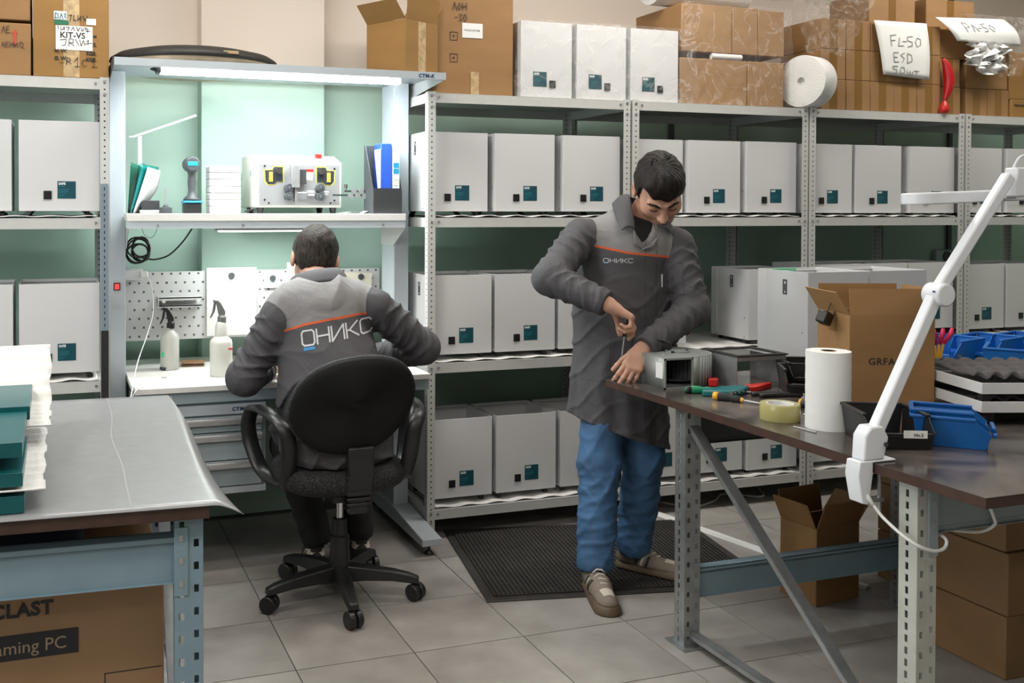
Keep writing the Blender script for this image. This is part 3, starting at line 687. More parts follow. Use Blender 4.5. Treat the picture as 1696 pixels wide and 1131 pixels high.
# handwritten sheets hanging on the cartons
def sheet(name, corners, label, lines, bow=0.02, w=0.0035):
    A, B, C, D = [Vector(c) for c in corners]      # top-left, top-right, bottom-right, bottom-left
    def fn(u, v):
        p = (A * (1 - u) + B * u) * (1 - v) + (D * (1 - u) + C * u) * v
        return p + Vector((0, -bow * math.sin(v * PI) * (0.5 + 0.5 * u), 0))
    r = root(name, tuple((C + D) / 2), label, 'paper sheet')
    build('paper', MB().grid(fn, 10, 10, th=0.0006), 'paper', r, smooth=180)
    hw = MB()
    for ln in lines:
        dn = []
        for (a, b) in zip(ln[:-1], ln[1:]):
            n = 4
            dn += [tuple(a[i] + (b[i] - a[i]) * q / n for i in (0, 1)) for q in range(n)]
        dn.append(ln[-1])
        pts = [fn(u, v) + Vector((0, -0.0022, 0)) for u, v in dn]
        for a, b in zip(pts[:-1], pts[1:]):
            d = (b - a).normalized(); n = Vector((-d.z, 0, d.x)) * w / 2; e = d * w * 0.3
            hw.add([a - e - n, b + e - n, b + e + n, a - e + n], [(0, 1, 2, 3)])
    build('handwriting', hw, 'pencil', r)
    return r
sheet('handwritten_sheet', [(4.02, 4.075, 2.452), (4.372, 4.075, 2.455), (4.380, 4.063, 2.155), (4.072, 4.063, 2.172)], 'white sheet with three pencilled lines hanging on the small cartons',
      [[(0.25, 0.26), (0.24, 0.46)], [(0.25, 0.27), (0.36, 0.25)], [(0.25, 0.36), (0.33, 0.35)], [(0.42, 0.3), (0.38, 0.45), (0.48, 0.44)], [(0.47, 0.36), (0.55, 0.36)], [(0.68, 0.26), (0.58, 0.27), (0.57, 0.34), (0.66, 0.36), (0.65, 0.43), (0.56, 0.45)], [(0.76, 0.28), (0.72, 0.36), (0.75, 0.44), (0.82, 0.4), (0.83, 0.3), (0.76, 0.28)],
       [(0.36, 0.57), (0.26, 0.58), (0.26, 0.75), (0.35, 0.74)], [(0.26, 0.66), (0.33, 0.66)], [(0.48, 0.57), (0.4, 0.61), (0.47, 0.67), (0.42, 0.74)], [(0.54, 0.57), (0.53, 0.75), (0.63, 0.7), (0.62, 0.6), (0.54, 0.57)],
       [(0.32, 0.82), (0.22, 0.83), (0.22, 0.87), (0.3, 0.89), (0.28, 0.95), (0.2, 0.96)], [(0.4, 0.83), (0.36, 0.9), (0.4, 0.96), (0.47, 0.9), (0.45, 0.83), (0.4, 0.83)], [(0.52, 0.87), (0.53, 0.95), (0.57, 0.95), (0.58, 0.88), (0.59, 0.95), (0.63, 0.95), (0.64, 0.88)], [(0.67, 0.87), (0.77, 0.87)], [(0.72, 0.87), (0.71, 0.95)]], 0.012, 0.0042)
sheet('handwritten_sheet', [(4.425, 4.07, 2.492), (4.895, 4.06, 2.508), (4.985, 4.03, 2.36), (4.545, 4.04, 2.368)], 'white sheet with one pencilled line bending forward at the top right',
      [[(0.27, 0.22), (0.25, 0.6)], [(0.27, 0.22), (0.33, 0.26), (0.33, 0.4), (0.26, 0.43)], [(0.36, 0.58), (0.39, 0.28), (0.43, 0.56)], [(0.44, 0.44), (0.5, 0.43)], [(0.6, 0.24), (0.53, 0.26), (0.53, 0.38), (0.58, 0.42), (0.56, 0.54), (0.51, 0.55)], [(0.66, 0.26), (0.62, 0.4), (0.65, 0.54), (0.69, 0.42), (0.66, 0.26)]], 0.03, 0.0042)

# white foam roll and the roll lying on top
r = root('foam_roll', (3.66, 4.11, TOPZ), 'big white foam roll on top of the shelving left of the small cartons', 'foam roll')
d = Vector((0.94, 0.33, 0)).normalized(); c0 = Vector((3.606, 4.085, TOPZ + 0.1325))
ax = Matrix.Translation(c0) @ d.to_track_quat('Z', 'Y').to_matrix().to_4x4()
prof = [(0.0, -0.03), (0.018, -0.03), (0.02, -0.058)] + [(0.02 + 0.104 * i / 14, -0.058 - 0.004 * math.sin(i / 14 * PI) + (0.002 if i % 2 else 0)) for i in range(1, 14)] + [(0.127, -0.056), (0.131, -0.05), (0.131, 0.05), (0.127, 0.056), (0.02, 0.058), (0.0, 0.058)]
build('foam', MB().lathe(prof, 48, T=ax), 'foam_white', r, smooth=35)
r2 = MB().cyl((2.80, 4.26, 2.585), (3.36, 4.30, 2.58), 0.10, n=40)
one('foam_roll', r2, 'foam_white', 'white foam roll lying on top of the film-covered cartons', 'foam roll')
# red bag squeezed between the cartons
pts = spline([(4.488, 4.075, 2.275), (4.51, 4.07, 2.23), (4.522, 4.066, 2.16), (4.512, 4.066, 2.10), (4.492, 4.07, 2.045)], 6)
n = len(pts)
b = MB().tube(pts, [0.006 + 0.021 * math.sin(PI * min(1, (i + 1) / n)) for i in range(n)], 14)
rb = root('red_bag', (4.49, 4.07, TOPZ), 'shiny red bag with knotted end hanging between the small cartons', 'bag')
build('bag', b, 'red_fabric', rb, smooth=180)
build('knot', MB().lathe([(0.0, 0.075), (0.012, 0.06), (0.022, 0.04), (0.028, 0.02), (0.02, 0.004), (0, 0.0)], 10, c=(4.492, 4.068, TOPZ + 0.001)), 'red_plastic', rb, smooth=180)

# clear film: over the wrapped boxes, the cartons and hanging at the right
def film(name, fn, nu, nv, label):
    one(name, MB().grid(fn, nu, nv), 'film', label, 'plastic film', 'clear plastic film on the shelving', smooth=180, recalc=False)
def nz(a, b, s): return math.sin(a * 3.1 + s) * math.sin(b * 4.3 + s * 2) + 0.6 * math.sin(a * 7.7 + b * 5.1 + s * 3) + 0.4 * math.sin(a * 13 - b * 9 + s)
def drape(x0, x1, y, ztop, zbot, amp, s, flare=0.0):
    def fn(u, v):
        x = x0 + (x1 - x0) * u + 0.25 * amp * nz(v * 4, u * 6, s)
        if v < 0.25:
            q = v / 0.25; return (x, y + 0.24 * (1 - q), ztop + 0.004 + 0.3 * amp * abs(nz(u * 7, v * 5, s)))
        q = (v - 0.25) / 0.75
        return (x + flare * q * (u - 0.4), y - 0.006 - amp * (0.5 + 0.5 * nz(u * 8, q * 5, s)) * (0.25 + 0.75 * q), ztop - (ztop - zbot) * q + 0.012 * math.sin(u * 17 + s) * q)
    return fn
film('plastic_film', drape(1.985, 2.93, 4.088, 2.336, 1.97, 0.010, 1.0, 0.05), 90, 50, 'clear film draped over the three wrapped white boxes')
film('plastic_film', drape(2.86, 3.50, 4.09, 2.474, 1.975, 0.014, 2.3, 0.06), 90, 60, 'clear crumpled film hanging over the plain stacked cartons')
film('plastic_film', drape(3.47, 4.02, 4.075, 2.56, 2.26, 0.020, 4.1, -0.3), 70, 40, 'clear crumpled film above the white foam roll')
film('plastic_film', drape(4.62, 5.25, 4.06, 2.52, 2.20, 0.022, 5.2, -0.45), 70, 40, 'clear crumpled film hanging below the upper handwritten sheet')
def crumple(u, v):
    return (4.62 + 0.26 * u + 0.03 * math.sin(v * 7), 4.035 - 0.025 * nz(u * 4, v * 4, 1.2), 2.365 - 0.17 * v * (0.7 + 0.3 * math.sin(u * PI)))
one('crumpled_paper', MB().grid(crumple, 14, 14, th=0.0008), 'paper', 'crumpled white paper hanging under the upper handwritten sheet', 'paper sheet', smooth=60)

# wall socket and conduit behind the shelves
s = root('wall_socket', (5.27, WALL_Y, 1.17), 'grey double wall socket on the green wall behind the lamp arm', 'socket')
build('plate', MB().box(5.235, 5.42, WALL_Y - 0.03, WALL_Y - 0.0005, 1.13, 1.215), 'drawer_paint', s, bevel=0.006)
build('outlet', MB().cyl((5.325, WALL_Y - 0.03, 1.173), (5.325, WALL_Y - 0.036, 1.173), 0.033, n=20).cyl((5.39, WALL_Y - 0.03, 1.173), (5.39, WALL_Y - 0.036, 1.173), 0.024, n=20), 'black_plastic', s)
tag(build('wall_conduit', MB().box(5.345, 5.37, WALL_Y - 0.022, WALL_Y - 0.0005, 1.22, 3.05), 'charcoal', None), 'dark cable conduit running down the green wall to the socket', 'conduit', 'dark wall conduits')
tag(build('wall_conduit', MB().box(3.29, 3.315, WALL_Y - 0.022, WALL_Y - 0.0005, 0.3, 3.05), 'charcoal', None), 'dark cable conduit on the green wall right above the standing man\'s head', 'conduit', 'dark wall conduits')

# ceiling lamps
cl = None
LAMP_AT = ['high over the far left shelving', 'high above the left wall window', 'high above the seated man', 'high above the standing man', 'high above the aisle left of the right bench', 'high above the right bench front', 'high above the blue bins', 'at the rear left of the room', 'at the rear middle of the room', 'at the rear right of the room']
for i, (x, y) in enumerate(CEILING_LAMPS):
    if cl is None:
        cl = root('ceiling_lamp', (x, y, CEIL_Z - 0.0005), 'flat white ceiling lamp ' + LAMP_AT[i], 'lamp', 'ceiling lamps')
        build('housing', MB().box(-0.62, 0.62, -0.17, -0.15, -0.03, 0).box(-0.62, 0.62, 0.15, 0.17, -0.03, 0).box(-0.62, -0.60, -0.15, 0.15, -0.03, 0).box(0.60, 0.62, -0.15, 0.15, -0.03, 0), 'lamp_white', cl, local=True)
        build('diffuser', MB().box(-0.6, 0.6, -0.15, 0.15, -0.012, -0.008), mat('diffuser_glow', (1, 1, 1), 0.5, emit=((1.0, 0.95, 0.88), 6.0)), cl, local=True)
    else: again(cl, (x, y, CEIL_Z - 0.0005), 'flat white ceiling lamp ' + LAMP_AT[i])
# ------------------------------------------------------------------ lit workstation
ws = root('workstation', (0.89, 4.4, 0), 'grey assembly workstation with lit hood, shelf, pegboard and white worktop', 'workbench')
for x0, x1 in ((0.207, 0.272), (1.462, 1.533)):
    build('column', MB().box(x0, x1, 4.28, 4.46, 0.108, 2.043), 'ws_paint', ws, bevel=0.003)
    build('foot', MB().prism([(3.878, 0.043), (3.878, 0.074), (4.27, 0.1085), (4.60, 0.1085), (4.60, 0.043)], x0 - 0.008, x1 + 0.009, 'x'), 'ws_paint', ws, bevel=0.003)
    for y in (3.915, 4.55):
        build('foot_pad', MB().lathe([(0.0, 0.0), (0.021, 0.0), (0.020, 0.006), (0.008, 0.018), (0.006, 0.02), (0.006, 0.045)], 18, c=((x0 + x1) / 2, y, 0.0)), 'black_plastic', ws)
# hood: front fascia, top sheet, two tapered end brackets
hd = MB(); hd.box(0.208, 1.564, 3.915, 3.918, 2.017, 2.047); hd.box(0.208, 1.564, 3.918, 4.46, 2.044, 2.047); hd.box(0.208, 1.564, 3.918, 3.945, 2.017, 2.0195)
hood = build('hood', hd, 'ws_paint', ws)
for x in (0.2035, 1.5645):
    br = MB().prism([(3.914, 2.019), (3.914, 2.048), (4.46, 2.048), (4.46, 1.984), (4.30, 1.984)], x, x + 0.004, 'x')
    build('hood_bracket', br, 'charcoal' if x < 1 else 'ws_light', ws)
text('brand_lettering', 'CTM-K', 0.021, 'logo_blue', ws, (1.445, 3.9145, 2.0235), bold=0.0008, shear=0.15, space=1.15)
tb = build('tube_lamp', MB().prism([(4.005, 2.0405), (4.06, 2.0405), (4.056, 2.012), (4.045, 2.004), (4.020, 2.004), (4.009, 2.012)], 0.392, 1.398, 'x'), 'tube_glow', ws)
build('lamp_end', MB().box(0.375, 0.392, 4.003, 4.062, 2.006, 2.0405).cyl((0.375, 4.03, 2.022), (0.352, 4.03, 2.022), 0.012, 0.003, 10), 'dark_plastic', ws)
build('lamp_end', MB().box(1.398, 1.412, 4.003, 4.062, 2.006, 2.0405), 'ws_light', ws)
area_light('hood_tube_light', (0.895, 4.03, 2.000), 1.0, 0.045, 14.0, (0.93, 1.0, 0.98))
# overhead shelf
sh = build('shelf_board', MB().box(0.266, 1.456, 4.10, 4.275, 1.416, 1.4465).box(0.275, 1.459, 4.2755, 4.56, 1.416, 1.4465), 'worktop_white', ws, bevel=0.002)
build('shelf_rail', MB().box(0.267, 1.455, 4.103, 4.108, 1.386, 1.4155).box(0.267, 1.455, 4.108, 4.135, 1.386, 1.389), 'ws_paint', ws)
sc_ = MB()
for x in (0.388, 0.735, 1.08, 1.35): sc_.cyl((x, 4.103, 1.400), (x, 4.1, 1.400), 0.0045, n=10)
tag(build('rail_screws', sc_, 'bolt', ws), kind='stuff')
for x in (0.2725, 1.4575): build('shelf_bracket', MB().prism([(4.12, 1.386), (4.12, 1.3855), (4.28, 1.30), (4.46, 1.30), (4.46, 1.386)], x, x + 0.004, 'x'), 'ws_light', ws)
build('shelf_lamp', MB().box(0.655, 1.14, 4.31, 4.36, 1.372, 1.386), 'steel', ws)
build('shelf_tube', MB().box(0.67, 1.12, 4.315, 4.355, 1.366, 1.372), mat('shelf_tube_glow', (1, 1, 1), 0.5, emit=((0.93, 1.0, 0.97), 8.0)), ws)
area_light('shelf_tube_light', (0.895, 4.335, 1.362), 0.45, 0.04, 5.0, (0.93, 1.0, 0.97))
# pegboard with rows of square holes
pb = build('pegboard', MB().box(0.273, 1.461, 4.492, 4.496, 0.882, 1.186), 'ws_light', ws)
ph = MB()
for r_ in range(8):
    for c_ in range(31):
        x = 0.303 + c_ * 0.0400 + (0.02 if r_ % 2 else 0); z = 0.900 + r_ * 0.0395
        if x < 1.45: ph.box(x - 0.0045, x + 0.0045, 4.4912, 4.4921, z - 0.0045, z + 0.0045)
tag(build('peg_holes', ph, mat('peg_hole_grey', (0.10, 0.11, 0.115), 0.7), pb), kind='stuff')
build('cross_rail', MB().box(0.273, 1.461, 4.497, 4.52, 1.02, 1.05), 'ws_light', ws)
build('power_switch', MB().box(0.223, 0.25, 4.274, 4.2799, 1.125, 1.157), 'black_plastic', ws, bevel=0.002)
build('switch_rocker', MB().box(0.2275, 0.2455, 4.270, 4.274, 1.13, 1.152), 'red_led', ws)
build('worktop', MB().prism([(0.284, 3.907), (1.50, 3.907), (1.50, 4.275), (1.459, 4.275), (1.459, 4.69), (0.275, 4.69), (0.275, 4.0), (0.284, 4.0)], 0.747, 0.77, 'z'), 'worktop_white', ws, bevel=0.002)
build('front_rail', MB().box(0.284, 1.500, 3.925, 3.965, 0.70, 0.7465), 'drawer_paint', ws)

# drawer cabinet hanging under the worktop
dc = root('drawer_cabinet', (0.54, 3.93, 0.33), 'grey drawer cabinet with chrome bar handles under the white worktop', 'cabinet')
build('body', MB().box(0.285, 0.800, 3.945, 4.52, 0.329, 0.6995), 'drawer_paint', dc, bevel=0.003)
build('top_panel', MB().box(0.288, 0.797, 3.932, 3.9445, 0.648, 0.688), 'ws_paint', dc)
text('brand_lettering', 'CTM-K', 0.0205, 'logo_blue', dc, (0.660, 3.9315, 0.660), bold=0.0008, shear=0.15, space=1.2)
build('lock', MB().cyl((0.768, 3.932, 0.668), (0.768, 3.924, 0.668), 0.010, n=16), 'chrome', dc)
for z0, z1, hz in ((0.577, 0.638, 0.030), (0.464, 0.573, 0.030), (0.359, 0.460, 0.028)):
    dr = build('drawer', MB().box(0.290, 0.780, 3.932, 3.9445, z0, z1), 'drawer_paint', dc, bevel=0.002)
    pr = [(3.9315, z1 - 0.002), (3.920, z1 - 0.004), (3.9155, z1 - 0.014), (3.918, z1 - hz), (3.9315, z1 - hz - 0.003)]
    build('handle', MB().prism(pr, 0.290, 0.780, 'x'), 'steel', dr)
build('plinth', MB().box(0.288, 0.797, 3.932, 3.9445, 0.3295, 0.355), 'ws_paint', dc)

# things on the pegboard
def sheet_on(name, x0, x1, z0, z1, y, material, label, tilt=0.0, magnet=None):
    r = root(name, ((x0 + x1) / 2, y, z0), label, 'paper sheet')
    c = Matrix.Translation(Vector(((x0 + x1) / 2, y, (z0 + z1) / 2))) @ Matrix.Rotation(tilt, 4, 'Y')
    build('paper', MB().cbox((0, 0, 0), (x1 - x0, 0.0012, z1 - z0), c), material, r)
    if magnet: build('magnet', MB().cyl((magnet[0], y - 0.0008, magnet[1]), (magnet[0], y - 0.007, magnet[1]), 0.0145, n=24), 'charcoal', r, bevel=0.001)
    return r
sheet_on('clipped_sheet', 0.639, 0.865, 0.892, 1.200, 4.4830, 'paper', 'white sheet held by a dark magnet on the left part of the pegboard', 0.0, (0.751, 1.164))
sheet_on('clipped_note', 0.901, 0.976, 1.104, 1.182, 4.4840, 'paper_blue', 'small pale blue note with magnet between two sheets on the pegboard', 0.0, (0.941, 1.148))
sheet_on('clipped_sheet', 1.005, 1.183, 0.96, 1.215, 4.4840, 'paper_cream', 'cream sheet on the pegboard behind the seated man\'s head', 0.03)
sheet_on('clipped_sheet', 1.202, 1.416, 0.89, 1.168, 4.4820, 'paper_cream', 'cream sheet with magnet on the right part of the pegboard', 0.04, (1.365, 1.146))
th = root('tool_holder', (0.52, 4.47, 1.03), 'narrow white metal tool rail hooked on the pegboard', 'tool holder')
build('rail', MB().box(0.425, 0.612, 4.446, 4.491, 1.069, 1.074).box(0.425, 0.612, 4.446, 4.450, 1.060, 1.074), 'ws_light', th)
build('rail', MB().box(0.425, 0.612, 4.446, 4.491, 1.034, 1.039).box(0.425, 0.612, 4.446, 4.450, 1.03, 1.039), 'ws_light', th)
build('side_plate', MB().box(0.421, 0.425, 4.444, 4.491, 1.028, 1.076), 'ws_light', th)
for x in (0.445, 0.595): build('fixing_stud', MB().cyl((x, 4.446, 1.058), (x, 4.437, 1.058), 0.008, n=12), 'cable_white', th)
ps = root('power_strip', (0.31, 4.42, 1.16), 'white translucent power strip with plugs beside the left column', 'power strip')
build('strip', MB().box(0.2735, 0.355, 4.42, 4.49, 1.155, 1.205), 'cable_white', ps, bevel=0.008)
build('plug', MB().box(0.34, 0.375, 4.40, 4.42, 1.165, 1.195), 'cable_white', ps, bevel=0.006)
pts = spline([(0.362, 4.405, 1.18), (0.385, 4.38, 1.14), (0.392, 4.36, 1.06), (0.385, 4.33, 1.0), (0.35, 4.24, 0.92), (0.305, 4.1, 0.84), (0.268, 3.885, 0.762), (0.262, 3.87, 0.735), (0.285, 3.88, 0.772), (0.33, 3.98, 0.7725), (0.37, 4.1, 0.7725), (0.405, 4.13, 0.7725)], 6)
cb = root('charging_cable', (0.30, 3.9, 0.77), 'thin white charging cable hanging over the worktop\'s left corner', 'cable')
build('cord', MB().tube(pts, 0.0022, 6), 'cable_white', cb, smooth=180)
build('connector', MB().box(0.402, 0.425, 4.126, 4.136, 0.7705, 0.777), 'steel', cb)
# black cable coil hanging below the shelf
loop = []
for i in range(97):
    t = 2 * PI * i / 16 + 0.25; s = i / 96
    loop.append((0.338 + 0.042 * math.cos(t) + 0.012 * math.sin(3.1 * s * 6), 4.42 + 0.012 * math.sin(i * 0.9), 1.285 + 0.044 * math.sin(t) + 0.016 * math.cos(2.3 * s * 6)))
loop = loop[:-4] + spline([loop[-5], (0.37, 4.46, 1.248), (0.41, 4.46, 1.243), (0.47, 4.46, 1.262), (0.53, 4.46, 1.32), (0.575, 4.46, 1.385)], 6)[1:]
one('black_cable', MB().tube(loop, 0.0042, 6), 'cable_black', 'coiled thick black cable hanging under the workstation shelf', 'cable', smooth=180)
one('thin_wire', MB().tube(spline([(0.335, 4.23, 1.386), (0.345, 4.25, 1.36), (0.365, 4.25, 1.345), (0.385, 4.25, 1.352), (0.398, 4.23, 1.386)], 6), 0.001, 5), 'cable_black', 'thin dark wire looping under the shelf\'s left end', 'wire', smooth=180)

# things on the worktop
def trigger(r, x, y, z, material, s=1.0):
    T = Tm((x, y, z), (0, 0, 0), (s, s, s))
    build('collar', MB().lathe([(0.017, 0.0), (0.0165, 0.022), (0.012, 0.026), (0.011, 0.032)], 18, T=T), material, r)
    hd_ = MB().prism([(-0.012, 0.03), (0.012, 0.03), (0.013, 0.042), (-0.004, 0.075), (-0.014, 0.085), (-0.032, 0.088), (-0.033, 0.08), (-0.02, 0.07)], -0.009, 0.009, 'y', T=T)
    build('spray_head', hd_, material, r, bevel=0.003)
    build('trigger', MB().prism([(-0.022, 0.072), (-0.030, 0.078), (-0.036, 0.04), (-0.046, 0.018), (-0.038, 0.022), (-0.026, 0.045)], -0.006, 0.006, 'y', T=T), material, r, bevel=0.002)
b1 = root('spray_bottle', (0.462, 4.36, 0.7705), 'white spray bottle with black trigger, left one by the pegboard', 'spray bottle', 'spray bottles on the worktop')
build('bottle', MB().lathe([(0, 0), (0.038, 0), (0.0405, 0.004), (0.0405, 0.13), (0.036, 0.15), (0.019, 0.168), (0.0165, 0.172), (0.0165, 0.18)], 28, c=(0.462, 4.36, 0.7705)), 'bottle_plastic', b1)
build('tag', MB().box(0.423, 0.433, 4.325, 4.328, 0.83, 0.85), 'green_tape', b1)
trigger(b1, 0.466, 4.36, 0.948, 'black_plastic', 1.05)
b2 = root('spray_bottle', (0.648, 4.13, 0.7705), 'taller milky spray bottle with grey trigger beside the seated man\'s elbow', 'spray bottle', 'spray bottles on the worktop')
build('bottle', MB().lathe([(0, 0), (0.044, 0), (0.047, 0.005), (0.047, 0.135), (0.044, 0.15), (0.026, 0.165), (0.024, 0.205), (0.020, 0.222), (0.017, 0.226)], 28, c=(0.648, 4.13, 0.7705)), 'bottle_plastic', b2)
build('print', MB().box(0.672, 0.69, 4.088, 4.0905, 0.882, 0.89), 'red_print', b2)
trigger(b2, 0.651, 4.13, 0.992, mat('grey_trigger', (0.13, 0.14, 0.13), 0.45), 1.1)
wl_ = root('wallet', (0.572, 4.44, 0.7705), 'folded brown leather wallet between the spray bottles', 'wallet', None, rz=-0.12)
build('cover', MB().box(-0.05, 0.05, -0.045, 0.045, 0, 0.006).box(-0.05, 0.05, -0.045, 0.045, 0.012, 0.018), 'leather', wl_, bevel=0.003, local=True)
build('fold', MB().box(-0.052, -0.046, -0.045, 0.045, 0.0, 0.018), 'leather', wl_, bevel=0.003, local=True)
build('lining', MB().box(-0.046, 0.046, -0.042, 0.042, 0.006, 0.012), 'black_matte', wl_, local=True)
kf = root('key_fob', (0.448, 4.345, 0.7705), 'small dark car key fob on the white worktop', 'key', None, rz=0.25)
build('case', MB().box(-0.028, 0.028, -0.02, 0.02, 0, 0.014), mat('fob_dark', (0.02, 0.03, 0.04), 0.3), kf, bevel=0.006, seg=3, local=True)
build('logo_plate', MB().box(-0.012, 0.006, -0.0212, -0.0195, 0.003, 0.009), 'chrome', kf, local=True)
build('ring', MB().tube([(0.033 + 0.008 * math.cos(t), 0.008 * math.sin(t), 0.008) for t in np.linspace(0, 2 * PI, 14)[:-1]], 0.0012, 6, closed=True), 'chrome', kf, local=True)

# things on the overhead shelf
SZ = 1.447
dl = root('desk_lamp', (0.345, 4.45, SZ), 'slim white LED desk lamp with tilted bar at the shelf\'s left end', 'lamp')
build('base', MB().cyl((0.345, 4.47, SZ), (0.345, 4.47, SZ + 0.012), 0.05, n=28), 'lamp_white', dl)
build('post', MB().box(0.336, 0.354, 4.462, 4.478, SZ + 0.012, 1.785), 'lamp_white', dl, bevel=0.003)
build('light_bar', MB().tube([(0.300, 4.462, 1.780), (0.315, 4.462, 1.780), (0.59, 4.462, 1.884)], 0.0055, 10), 'lamp_white', dl)
ft = root('folder_stand', (0.32, 4.35, SZ), 'green and teal document folders leaning in a stand at the shelf\'s left end', 'folders')
def leaf(x0, lean, y, h, w, bow):
    def fn(u, v): return (x0 + lean * v + w * u * (0.35 + 0.65 * v) + bow * math.sin(PI * v) * u, y + 0.10 * u - 0.02 * v, SZ + 0.002 + h * v - 0.012 * u * v)
    return fn
build('folder', MB().grid(leaf(0.284, 0.012, 4.33, 0.213, 0.05, 0.0), 8, 12, th=0.003), 'folder_green', ft, smooth=180)
build('folder', MB().grid(leaf(0.292, 0.045, 4.31, 0.206, 0.075, 0.02), 8, 12, th=0.003), 'folder_teal', ft, smooth=180)
build('paper', MB().grid(leaf(0.305, 0.06, 4.325, 0.195, 0.06, 0.03), 8, 12, th=0.003), 'paper', ft, smooth=180)
build('folder', MB().grid(leaf(0.296, 0.035, 4.345, 0.212, 0.09, 0.01), 8, 12, th=0.003), 'folder_green', ft, smooth=180)
pr = root('label_printer', (0.379, 4.36, SZ), 'small black and white device beside the folders on the shelf', 'device')
build('base', MB().box(0.335, 0.415, 4.33, 4.42, SZ, SZ + 0.014), 'cable_white', pr, bevel=0.003)
build('cover', MB().prism([(0.342, SZ + 0.0145), (0.418, SZ + 0.0145), (0.418, SZ + 0.056), (0.35, SZ + 0.056), (0.338, SZ + 0.042)], 4.34, 4.41, 'y'), 'dark_plastic', pr, bevel=0.003)
rd = root('rod_stand', (0.439, 4.30, SZ), 'dark round stand with upright steel rod on the shelf', 'stand')
build('base', MB().lathe([(0, 0), (0.027, 0), (0.027, 0.024), (0.012, 0.028), (0.009, 0.036), (0.0, 0.036)], 24, c=(0.439, 4.30, SZ)), 'charcoal', rd)
build('rod', MB().cyl((0.439, 4.30, SZ + 0.03), (0.439, 4.30, SZ + 0.108), 0.004, n=10), 'steel', rd)
dr = root('cordless_screwdriver', (0.552, 4.32, SZ), 'black and blue cordless screwdriver standing on its battery on the shelf', 'power tool')
build('battery', MB().box(0.515, 0.589, 4.28, 4.36, SZ, SZ + 0.045), 'black_plastic', dr, bevel=0.005)
build('battery_clip', MB().box(0.511, 0.593, 4.276, 4.364, SZ + 0.0455, SZ + 0.054), 'cyan_plastic', dr, bevel=0.003)
build('handle', MB().lathe([(0.038, 0.0545), (0.034, 0.066), (0.019, 0.078), (0.0155, 0.10), (0.018, 0.13), (0.016, 0.165), (0.018, 0.176), (0.024, 0.186)], 18, c=(0.552, 4.32, SZ)), 'charcoal', dr, smooth=180)
build('motor_head', MB().cyl((0.552, 4.285, SZ + 0.213), (0.552, 4.40, SZ + 0.213), 0.0325, n=28), 'charcoal', dr, bevel=0.006)
build('rear_band', MB().box(0.531, 0.573, 4.2825, 4.2855, SZ + 0.204, SZ + 0.222), 'cyan_plastic', dr, bevel=0.001)
build('bit', MB().cyl((0.552, 4.40, SZ + 0.213), (0.552, 4.46, SZ + 0.213), 0.006, n=8), 'steel', dr)
fs = root('foam_stack', (0.695, 4.35, SZ), 'stack of white foam sheets standing left of the wire machine', 'foam stack')
for i in range(7): build('foam_sheet', MB().box(0.626, 0.762, 4.30, 4.42, SZ + i * 0.0296, SZ + i * 0.0296 + 0.0286), 'foam_white', fs, bevel=0.004)

# wire cutting machine
wm = root('wire_machine', (1.0, 4.36, SZ), 'cream wire cutting machine with rollers and dark dials on the shelf', 'machine')
x0, x1, yf = 0.822, 1.210, 4.28
build('case', MB().prism([(4.28, SZ + 0.026), (4.28, SZ + 0.228), (4.40, SZ + 0.262), (4.58, SZ + 0.262), (4.58, SZ + 0.026)], 0.815, 1.214, 'x'), 'machine_white', wm, bevel=0.008, seg=3)
build('front_plate', MB().box(0.838, 1.202, yf - 0.003, yf, SZ + 0.038, SZ + 0.216), 'machine_plate', wm)
build('side_badge', MB().box(0.8135, 0.8149, 4.34, 4.365, SZ + 0.165, SZ + 0.19), 'drawer_paint', wm)
build('stop_button', MB().cyl((1.125, 4.36, SZ + 0.252), (1.125, 4.358, SZ + 0.268), 0.016, n=18), 'red_plastic', wm)
build('top_display', MB().prism([(4.33, SZ + 0.2435), (4.38, SZ + 0.2575), (4.38, SZ + 0.2585), (4.33, SZ + 0.2445)], 0.87, 0.97, 'x'), 'drawer_paint', wm)
for (x, y) in ((0.848, 4.31), (1.18, 4.31), (0.848, 4.55), (1.18, 4.55)): build('rubber_foot', MB().lathe([(0.012, 0), (0.017, 0.026)], 14, c=(x, y, SZ)), 'black_plastic', wm)
for sgn, cx in ((1, 0.905), (-1, 1.135)):
    poly = [(cx - sgn * 0.042, SZ + 0.19), (cx - sgn * 0.008, SZ + 0.19), (cx - sgn * 0.002, SZ + 0.205), (cx + sgn * 0.038, SZ + 0.205), (cx + sgn * 0.038, SZ + 0.14), (cx + sgn * 0.012, SZ + 0.14), (cx, SZ + 0.128), (cx - sgn * 0.028, SZ + 0.128), (cx - sgn * 0.04, SZ + 0.142)]
    big = [(cx + (p[0] - cx) * 1.09, SZ + 0.165 + (p[1] - SZ - 0.165) * 1.09) for p in poly]
    build('dial_border', MB().prism(big, yf - 0.0045, yf - 0.003, 'y'), 'yellow_line', wm)
    build('dial_plate', MB().prism(poly, yf - 0.006, yf - 0.0045, 'y'), 'navy_panel', wm)
    build('meter', MB().box(cx - sgn * 0.016 - 0.008, cx - sgn * 0.016 + 0.008, yf - 0.009, yf - 0.006, SZ + 0.14, SZ + 0.182), 'amber_led', wm)
    kx = cx + sgn * 0.02
    build('knob', MB().cyl((kx, yf - 0.006, SZ + 0.187), (kx, yf - 0.02, SZ + 0.187), 0.0145, n=20).cbox((kx, yf - 0.023, SZ + 0.187), (0.007, 0.008, 0.026), Matrix.Identity(4)), 'chrome', wm)
build('cutter_block', MB().box(0.975, 1.012, yf - 0.04, yf - 0.003, SZ + 0.115, SZ + 0.212), 'steel', wm, bevel=0.002)
